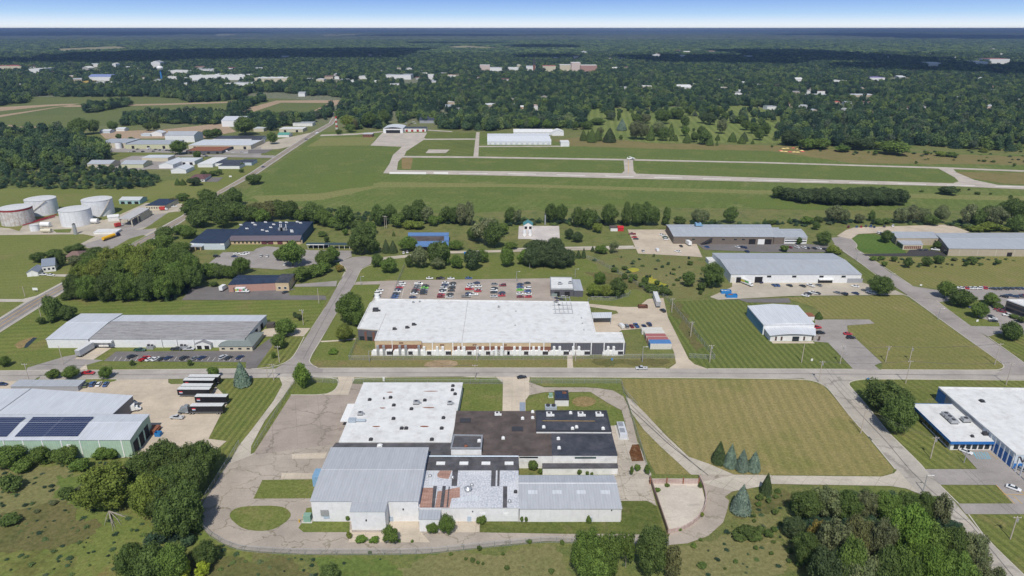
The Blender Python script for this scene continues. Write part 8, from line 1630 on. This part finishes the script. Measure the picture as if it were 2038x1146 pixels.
sp = thing('church_spire', 'thin dark church spire in the town centre', 'spire', G(1063, 141)); g_ = G(1063, 141); MB().box((g_.x, g_.y - 10, 12), (9, 9, 24)).build('tower', MATS['red brick'], sp); MB().tube((g_.x, g_.y - 10, 24), (g_.x, g_.y - 10, 52), 6, 6, .2).build('spire', DKMET, sp); clear(1060, 138, 1066, 144)
rr = random.Random(11); hn = 0
for (xa, xb, ya, yb_, n_) in ((0, 560, 136, 174, 74), (600, 1000, 138, 176, 50), (960, 1240, 134, 147, 40), (1230, 1520, 160, 200, 32), (1520, 2030, 150, 240, 50), (880, 1100, 198, 226, 14), (300, 1990, 98, 120, 40)):
    for i in range(n_):
        x = rr.uniform(xa, xb); y = rr.uniform(ya, yb_); s_ = rr.uniform(12, 26) * (1 + (170 - y) / 60 if y < 170 else 1); wpx = s_ / MPP(y)
        if any(a <= x + wpx and x <= c and b_ - 2 <= y <= d + 2 for a, b_, c, d in WCL): continue
        place = 'in the ' + ('upper ' if y < 122 else '') + ('left' if x < 560 else 'central' if x < 1240 else 'right') + (' town' if y < 185 else ' woods'); wi = rr.choice([0, 0, 1, 2, 3]); w_ = [LT, CREAM, MATS['far grey wall'], MATS['far tan wall']][wi]; ri = rr.randrange(6)
        o = fb('house', None, 'house', x, x + wpx, y, rr.uniform(5, 8) * max(1, (150 - y) / 22), s_ * .8, HR[ri], w_, rr.choice(['gable', 'gable', 'flat', 'gablex']), yaw=rr.uniform(-25, 25), over=.4); clear(x - 1, y - 1, x + wpx + 1, y + rr.uniform(2.5, 6))
        reg(o, x, 'distant ' + ['white', 'cream', 'grey', 'tan'][wi] + ' house with ' + ['white', 'grey', 'dark grey', 'pale', 'maroon', 'brown'][ri] + ' roof', place, 'house', 'distant houses'); hn += 1
clear(316, 150, 329, 163)
# open spots: fields and lanes between the trees, in photo pixels
for q in ((160, 150, 168, 172), (300, 160, 370, 168), (1060, 140, 1066, 152), (1164, 141, 1180, 150), (800, 155, 835, 176), (640, 158, 735, 168), (455, 160, 480, 176), (155, 138, 205, 148), (860, 250, 870, 258), (775, 222, 795, 248), (880, 216, 895, 222), (1605, 188, 1740, 195), (1760, 155, 1812, 166), (1925, 160, 1965, 166), (1650, 205, 1700, 220), (1765, 225, 1775, 248), (1725, 252, 1745, 262), (1815, 235, 1822, 250), (1660, 248, 1680, 258), (1620, 228, 1628, 246), (1280, 195, 1290, 205)): clear(*q)
rq = random.Random(8)
for _ in range(46): x, y = rq.uniform(1560, 1880), rq.uniform(206, 262); clear(x, y, x + rq.uniform(8, 26), y + rq.uniform(4, 9))
for _ in range(14): x, y = rq.uniform(760, 900), rq.uniform(208, 252); clear(x, y, x + rq.uniform(10, 26), y + rq.uniform(4, 8))
def inpoly(P, x, y):
    r = np.zeros(len(x), bool); n_ = len(P)
    for i in range(n_):
        x0, y0 = P[i]; x1, y1 = P[(i + 1) % n_]
        if y0 == y1: continue
        c = ((y0 > y) != (y1 > y)) & (x < (x1 - x0) * (y - y0) / (y1 - y0) + x0); r ^= c
    return r
PCOL = {}
def protos(key, specs):
    c = bpy.data.collections.new('prototypes ' + key)
    for i, (V, F_) in enumerate(specs): o = bpy.data.objects.new(f'tree_prototype_{key}_{i:02d}', pymesh('crown', V, F_, LEAFR)); c.objects.link(o)
    PCOL[key] = (c, len(specs)); return c
protos('a', [crown(200 + i, 12, 520, 1, .05, z0=.06, lob=(.14, .26)) for i in range(4)] + [crown(210, 8, 380, 1, .05, z0=.05, kind='tall'), crown(211, 8, 380, 1, .05, z0=.05, kind='tall'), conifer(212, 260, 7, .05)])
protos('b', [crown(220 + i, 5, 110, 0, .085, z0=.0, lob=(.2, .33)) for i in range(6)])
def clump(seed, n_=14):
    rs = np.random.RandomState(seed); V = []; F_ = []
    for i in range(n_):
        v, f = ICO[0]; w_ = rs.uniform(.13, .22); c_ = np.array([rs.uniform(-.45, .45), rs.uniform(-.45, .45), rs.uniform(.35, .75)]); o_ = sum(len(q) for q in V); k = rs.uniform(.8, 1.2, len(v))[:, None]; V.append(c_ + v * k * np.array([w_, w_, .28])); F_ += [tuple(j + o_ for j in q) for q in f]
    return np.concatenate(V), F_
protos('c', [clump(300 + i) for i in range(5)])
def scatter(name, label, key, pts, sc):
    """pts: n x 3, sc: n x 3 -> one mass of trees"""
    rs = np.random.RandomState(len(pts)); me = bpy.data.meshes.new(name); me.from_pydata([tuple(p) for p in pts], [], []); n_ = len(pts)
    a = me.attributes.new('sc', 'FLOAT_VECTOR', 'POINT'); a.data.foreach_set('vector', sc.astype(np.float32).ravel()); a = me.attributes.new('rz', 'FLOAT_VECTOR', 'POINT'); a.data.foreach_set('vector', np.stack([np.zeros(n_), np.zeros(n_), rs.uniform(0, 6.28, n_)], 1).astype(np.float32).ravel())
    a = me.attributes.new('ix', 'INT', 'POINT'); a.data.foreach_set('value', rs.randint(0, PCOL[key][1], n_).astype(np.int32))
    o = bpy.data.objects.new(name, me); COL.objects.link(o); o['kind'] = 'stuff'; tag(o, label, 'woodland')
    ng = bpy.data.node_groups.new(name, 'GeometryNodeTree'); ng.interface.new_socket('Geometry', in_out='INPUT', socket_type='NodeSocketGeometry'); ng.interface.new_socket('Geometry', in_out='OUTPUT', socket_type='NodeSocketGeometry')
    gi = ng.nodes.new('NodeGroupInput'); go = ng.nodes.new('NodeGroupOutput'); ip = ng.nodes.new('GeometryNodeInstanceOnPoints'); ci = ng.nodes.new('GeometryNodeCollectionInfo'); ci.inputs['Collection'].default_value = PCOL[key][0]; ci.inputs['Separate Children'].default_value = True; ci.inputs['Reset Children'].default_value = True
    def na(nm, ty): q = ng.nodes.new('GeometryNodeInputNamedAttribute'); q.data_type = ty; q.inputs['Name'].default_value = nm; return q.outputs['Attribute']
    e2r = ng.nodes.new('FunctionNodeEulerToRotation'); L_ = ng.links.new; L_(gi.outputs[0], ip.inputs['Points']); L_(ci.outputs[0], ip.inputs['Instance']); ip.inputs['Pick Instance'].default_value = True; L_(na('ix', 'INT'), ip.inputs['Instance Index']); L_(na('rz', 'FLOAT_VECTOR'), e2r.inputs[0]); L_(e2r.outputs[0], ip.inputs['Rotation']); L_(na('sc', 'FLOAT_VECTOR'), ip.inputs['Scale']); L_(ip.outputs[0], go.inputs[0])
    md = o.modifiers.new('scatter', 'NODES'); md.node_group = ng; return o
def pix(P):
    y, z_ = P[:, 1], -CAMH; d = y * math.cos(PITCH) - z_ * math.sin(PITCH); v = -(y * math.sin(PITCH) + z_ * math.cos(PITCH)); return CX + FPX * P[:, 0] / d, CY + FPX * v / d
def fill(polys, sp_, seed, dmin, dmax, keep=1.0, clearings=True, patchy=0):
    rs = np.random.RandomState(seed); out_ = []; y = dmin
    while y < dmax:
        xw = y * .92 + 90; n_ = int(2 * xw / sp_); xs_ = np.linspace(-xw, xw, n_) + rs.uniform(-.45, .45, n_) * sp_; out_.append(np.stack([xs_, y + rs.uniform(-.45, .45, n_) * sp_], 1)); y += sp_
    P = np.concatenate(out_); px, py = pix(P); ok = np.zeros(len(P), bool)
    for q in polys: ok |= inpoly(q, px, py)
    P, px, py = P[ok], px[ok], py[ok]; ok = rs.uniform(0, 1, len(P)) < keep
    if patchy: ok &= (np.sin(P[:, 0] * .031 + 2) * np.sin(P[:, 1] * .027) + np.sin(P[:, 0] * .011 + P[:, 1] * .017) * .8 + rs.normal(0, .35, len(P))) > -patchy
    if clearings:
        for a, b_, c, d in WCL: ok &= ~((px > a) & (px < c) & (py > b_) & (py < d))
    return P[ok], rs
def grow(name, label, key, polys, sp_, seed, dmin, dmax, hr, wr, **k):
    P, rs = fill(polys, sp_, seed, dmin, dmax, **k); n_ = len(P); w_ = rs.uniform(*wr, n_); h_ = rs.uniform(*hr, n_) * (1 + .12 * np.sin(P[:, 0] * .02) * np.sin(P[:, 1] * .015)); sc = np.stack([w_, w_ * rs.uniform(.85, 1.15, n_), h_], 1)
    print(name, n_); return scatter(name, label, key, np.c_[P, np.zeros(n_)], sc)
MAIN = [(-900, 58), (-900, 205), (-60, 208), (0, 211), (54, 205), (62, 193), (300, 192.5), (355, 196), (368, 201), (480, 197), (500, 186), (560, 184), (592, 188), (610, 193), (640, 190), (690, 196), (676, 222), (672, 240), (690, 256), (750, 262), (768, 250), (800, 244), (825, 246), (868, 244), (876, 257), (975, 262), (1010, 256), (1165, 256), (1166, 222), (1200, 214), (1250, 216), (1330, 212), (1480, 210), (1520, 216), (1560, 236), (1552, 262), (1562, 288), (1640, 296), (1700, 284), (1800, 288), (1860, 292), (1960, 299), (2060, 302), (2800, 318), (2800, 58)]
HED = [[(163, 226), (185, 215), (262, 203), (268, 207), (210, 222)], [(243, 246), (262, 236), (300, 230), (400, 233), (480, 237), (600, 239), (652, 242), (650, 246), (560, 252), (505, 250), (480, 246), (410, 248), (330, 246), (250, 250)], [(0, 269), (20, 262), (-300, 262), (-300, 330), (0, 345), (60, 338), (110, 336), (170, 332), (212, 319), (216, 310), (190, 297), (160, 276), (120, 268), (60, 270)], [(365, 200), (395, 200), (380, 194), (480, 192), (480, 198), (420, 203), (380, 204)], [(455, 222), (480, 208), (525, 197), (525, 203), (500, 212), (478, 225)], [(500, 255), (545, 250), (560, 257), (545, 262)], [(620, 236), (660, 218), (660, 236), (655, 244)]]
grow('woodland', 'dense woodland behind the airfield and fields up to the town', 'a', [MAIN] + HED, 10.4, 1, 700, 2300, (8, 20), (11, 19), patchy=1.05)
grow('woodland', 'distant woodland around and behind the town', 'b', [MAIN], 14.5, 2, 2300, 4600, (7, 20), (14, 26), patchy=1.25)
grow('woodland', 'loose trees scattered over the far side of the golf course', 'a', [[(1175, 218), (1330, 214), (1480, 211), (1520, 216), (1570, 240), (1560, 262), (1420, 240), (1300, 232), (1190, 244)], [(1400, 250), (1560, 262), (1565, 284), (1480, 276)]], 15, 21, 900, 1800, (8, 17), (9, 16), keep=.42, clearings=False, patchy=.15)
SCR = [[(-300, 346), (0, 345), (110, 336), (220, 334), (300, 345), (318, 358), (300, 374), (230, 378), (130, 376), (0, 376), (-300, 384)]]
grow('scrubland', 'thick scrub between the dark wood and the pasture at left', 'a', SCR, 6.5, 3, 500, 1100, (2, 6.5), (5, 8.5), keep=.75)
RUN = [[(560, 425), (640, 415), (760, 430), (930, 437), (1180, 438), (1320, 445), (1540, 443), (1660, 440), (1900, 446), (2300, 450), (2300, 458), (1950, 462), (1880, 448), (1700, 446), (1600, 450), (1330, 448), (1200, 447), (1000, 450), (800, 447), (640, 447)]]
grow('hedge_scrub', 'low scrub filling the gaps of the runway-side tree row', 'a', RUN, 5.5, 4, 400, 800, (1.5, 4.5), (4, 7), keep=.62)
UND = [Q(3, D, (240, 700), (560, 620), (1180, 640), (1330, 900), (1480, 1146), (1500, 1400), (500, 1400), (330, 1050)), Q(0, D, (880, 560), (1080, 330), (1380, 330), (1360, 480), (1290, 700), (1330, 860), (1230, 1000), (1180, 1250), (850, 1250), (1010, 960), (1040, 800)), Q(0, B_, (480, 760), (600, 600), (850, 530), (1250, 560), (1330, 730), (1230, 830), (1150, 875), (560, 870))]
grow('undergrowth', 'leafy undergrowth beneath the foreground and highway woods', 'a', UND, 3.6, 5, 100, 600, (1.5, 4), (3.5, 6), clearings=False)
MDW = [[(1165, 520), (1270, 508), (1405, 514), (1410, 590), (1330, 594), (1290, 588), (1240, 552)]]
grow('meadow_shrubs', 'small shrubs dotted over the willow meadow', 'a', MDW, 5, 6, 300, 500, (.6, 2.2), (1.5, 4), keep=.22)
grow('meadow_shrubs', 'low tufts and shrubs of the scrub beyond the taxiway', 'a', [[(1560, 292), (1700, 296), (2300, 306), (2300, 334), (1900, 322), (1700, 312)]], 11, 7, 600, 1200, (.8, 3), (3, 6), keep=.3)
MR = [[(-300, 925), (0, 925), (300, 900), (420, 900), (396, 1010), (405, 1060), (450, 1088), (520, 1106), (840, 1108), (1130, 1084), (1340, 1092), (1440, 1060), (1480, 1000), (1530, 975), (1800, 975), (1960, 1160), (1960, 1300), (-300, 1300)]]
grow('meadow_tufts', 'taller weeds and tufts in the rough foreground meadows', 'b', MR, 2.6, 11, 90, 330, (.25, .9), (.6, 2.2), keep=.3, clearings=False, patchy=-.1)
W_EDGE = [Q(3, B_, (740, 590), (1240, 580), (1700, 590), (1700, 640), (1240, 650), (830, 655))]
grow('meadow_shrubs', 'weedy shrubs in the strip before the fresh asphalt', 'a', W_EDGE, 4, 8, 300, 500, (.5, 1.8), (1.5, 3.5), keep=.35)
# the canopy beyond: one rolling sheet of tree tops with clump instances standing on its near part
FIELDS = [((110, 98), (232, 93), (258, 97), (262, 100), (110, 105)), ((420, 70), (478, 67), (470, 71), (430, 73)), ((1540, 98.5), (1600, 97), (1600, 103), (1535, 101)), ((885, 94), (925, 92), (1000, 97), (985, 100), (900, 98)), ((1000, 93), (1022, 94), (1022, 98), (1000, 99)), ((1500, 84), (1530, 85), (1530, 87), (1500, 87)), ((640, 71), (720, 70), (715, 73), (640, 74)), ((1545, 66), (1575, 65), (1573, 68), (1545, 68)), ((1800, 112), (1860, 115), (1850, 118), (1800, 116))]
def hill(x, y): return (7 + 5 * math.sin(x * .0021 + y * .0007) * math.sin(y * .0016 + 1) + (26 * max(0, (y - 6500) / 9000) ** .7 * (.5 + .5 * math.sin(x * .00031 + y * .00052)) * (.6 + .4 * math.sin(y * .0011 - x * .0002)) if y > 6500 else 0) * min(1, 1 + (y - 30000) / -30000 if y > 30000 else 1))
mb = MB(); mf = MB(); ds = [4300]; 
while ds[-1] < 45000: ds.append(ds[-1] * 1.011 + 6)
NX = 330; vs = []
rs = np.random.RandomState(5)
for d in ds:
    for i in range(NX + 1):
        x = (i / NX * 2 - 1) * d * 1.1; j = rs.uniform(-1, 1) * 4.2 + rs.uniform(-1, 1) * min(9, d * .0007); vs.append((x + rs.uniform(-.4, .4) * d * .0066, d + rs.uniform(-.3, .3) * d * .011, max(1, hill(x, d) + j)))
va = np.array(vs); dd = va[:, 1] * math.cos(PITCH) + CAMH * math.sin(PITCH); pxx = CX + FPX * va[:, 0] / dd; pyy = CY - FPX * (va[:, 1] * math.sin(PITCH) - CAMH * math.cos(PITCH)) / dd
fm = np.zeros(len(vs), bool)
for q in FIELDS: fm |= inpoly(q, pxx, pyy)
ff = [[], []]
for j in range(len(ds) - 1):
    for i in range(NX): a = j * (NX + 1) + i; ff[1 if fm[a] and fm[a + 1] else 0].append((a, a + 1, a + NX + 2, a + NX + 1))
for nm, fs_, kd, mt in (('distant_woodland', ff[0], 'stuff', 0), ('far_field', ff[1], 'structure', 1)):
    if mt == 0:
        m, n, b = nodes('distant canopy'); co = pos(n); f = noise(n, rotco(n, co, 0, 1, .16), .02, 6, .85); f2 = noise(n, co, .0012, 4, .6)
        col = mixc(n, maprange(n, f, .4, .62, 0, 1), (.03, .05, .03), (.17, .19, .10)); col = mixc(n, maprange(n, f2, .5, .68, 0, .5), col, (.13, .15, .09)); n.links.new(col, b.inputs[0]); b.inputs['Roughness'].default_value = .9; b.inputs['Specular IOR Level'].default_value = .05; mt = m
    else: mt = grass('far pale field', (.26, .25, .15), (.32, .29, .19), None, None, .003, .05)
    me = bpy.data.meshes.new(nm); used = sorted(set(i for f in fs_ for i in f)); rm_ = {a: k for k, a in enumerate(used)}
    me.from_pydata([(vs[i][0], vs[i][1], vs[i][2] if kd == 'stuff' else hill(vs[i][0], vs[i][1]) + 1) for i in used], [], [tuple(rm_[i] for i in f) for f in fs_]); me.materials.append(mt); o = bpy.data.objects.new(nm, me); COL.objects.link(o); o['kind'] = kd
    if kd == 'stuff': tag(o, 'far blue-green woodland stretching to the horizon', 'woodland')
P, rs = fill([MAIN], 34, 9, 4400, 9500, clearings=False); w_ = rs.uniform(34, 52, len(P)); z_ = np.array([hill(p[0], p[1]) - 4 for p in P]); ok = np.ones(len(P), bool); px, py = pix(P)
for q in FIELDS: ok &= ~inpoly(q, px, py - 1)
print('clumps', ok.sum()); scatter('woodland', 'hazy woodland canopy beyond the town', 'c', np.c_[P, z_][ok], np.stack([w_, w_, rs.uniform(12, 21, len(P))], 1)[ok])
# real clouds above, throwing the shadow bands that cross the far woods
CLM, n, b = nodes('cloud'); b.inputs[0].default_value = (.9, .9, .9, 1); b.inputs['Roughness'].default_value = 1
def cloud(x0, x1, ya, yb_, seed):
    """the shadow on the ground spans photo columns x0..x1 and rows ya..yb_"""
    rs = np.random.RandomState(seed); A, Bp = G((x0 + x1) / 2, ya), G((x0 + x1) / 2, yb_); cy = (A.y + Bp.y) / 2; hy = abs(A.y - Bp.y) / 2; mx = G(x0, (ya + yb_) / 2), G(x1, (ya + yb_) / 2); k = cy / mx[0].y; cx = (mx[0].x + mx[1].x) / 2 * k; hx = abs(mx[1].x - mx[0].x) / 2 * k; Z_ = 1300; sh = Vector((SUND.x, SUND.y, 0)) / SUND.z * Z_; V = []; F_ = []
    n_ = int(10 + 40 * min(1, hx / 2500))
    for i in range(n_):
        u_, v_ = rs.uniform(-1, 1), rs.uniform(-1, 1); r_ = rs.uniform(.28, .5) * min(hy, hx) + 60; iv, if_ = ICO[2]; ph = rs.uniform(0, 6, 3); kk = 1 + .12 * np.sin(iv[:, 0] * 6 + ph[0]) + .12 * np.sin(iv[:, 1] * 7 + ph[1]) + .1 * np.sin(iv[:, 2] * 9 + ph[2])
        c_ = np.array([cx + sh.x + u_ * max(0, hx - r_), cy + sh.y + v_ * max(0, (hy - r_)) * (1 - abs(u_) ** 3 * .6), Z_ + rs.uniform(0, 60)]); o_ = sum(len(q) for q in V); vv = iv * kk[:, None] * np.array([r_ * rs.uniform(1, 1.7), r_, min(r_ * .5, 260)]); vv[:, 2] = np.maximum(vv[:, 2], -30); V.append(c_ + vv); F_ += [tuple(j + o_ for j in q) for q in if_]
    me = pymesh('cloud', np.concatenate(V), F_, CLM); o = bpy.data.objects.new('cloud', me); COL.objects.link(o); o['kind'] = 'structure'
for i, q in enumerate(((-300, 330, 120, 133), (180, 640, 101, 131), (560, 830, 99, 127), (1020, 1150, 94, 101), (1040, 1130, 112, 120), (1280, 1560, 112, 137), (1500, 1800, 102, 140), (1760, 2300, 128, 162), (1640, 2100, 68, 80), (1800, 2200, 72, 84), (-200, 500, 66, 72), (700, 1200, 70, 74), (820, 1000, 86, 90))): cloud(*q, 40 + i)
# haze
hz = MB(); hz.box((0, 21800, 79.5), (124000, 49000, 161.5)); hm = bpy.data.materials.new('haze'); hm.use_nodes = True; n = hm.node_tree; n.nodes.clear(); oo = n.nodes.new('ShaderNodeOutputMaterial'); pv = n.nodes.new('ShaderNodeVolumePrincipled'); pv.inputs['Color'].default_value = (.25, .36, .62, 1); pv.inputs['Density'].default_value = 7.2e-5; pv.inputs['Anisotropy'].default_value = .2; n.links.new(pv.outputs[0], oo.inputs['Volume'])
h_ = hz.build('haze', hm); h_['kind'] = 'stuff'; tag(h_, 'thin blue haze over the whole landscape', 'haze')
label_all()
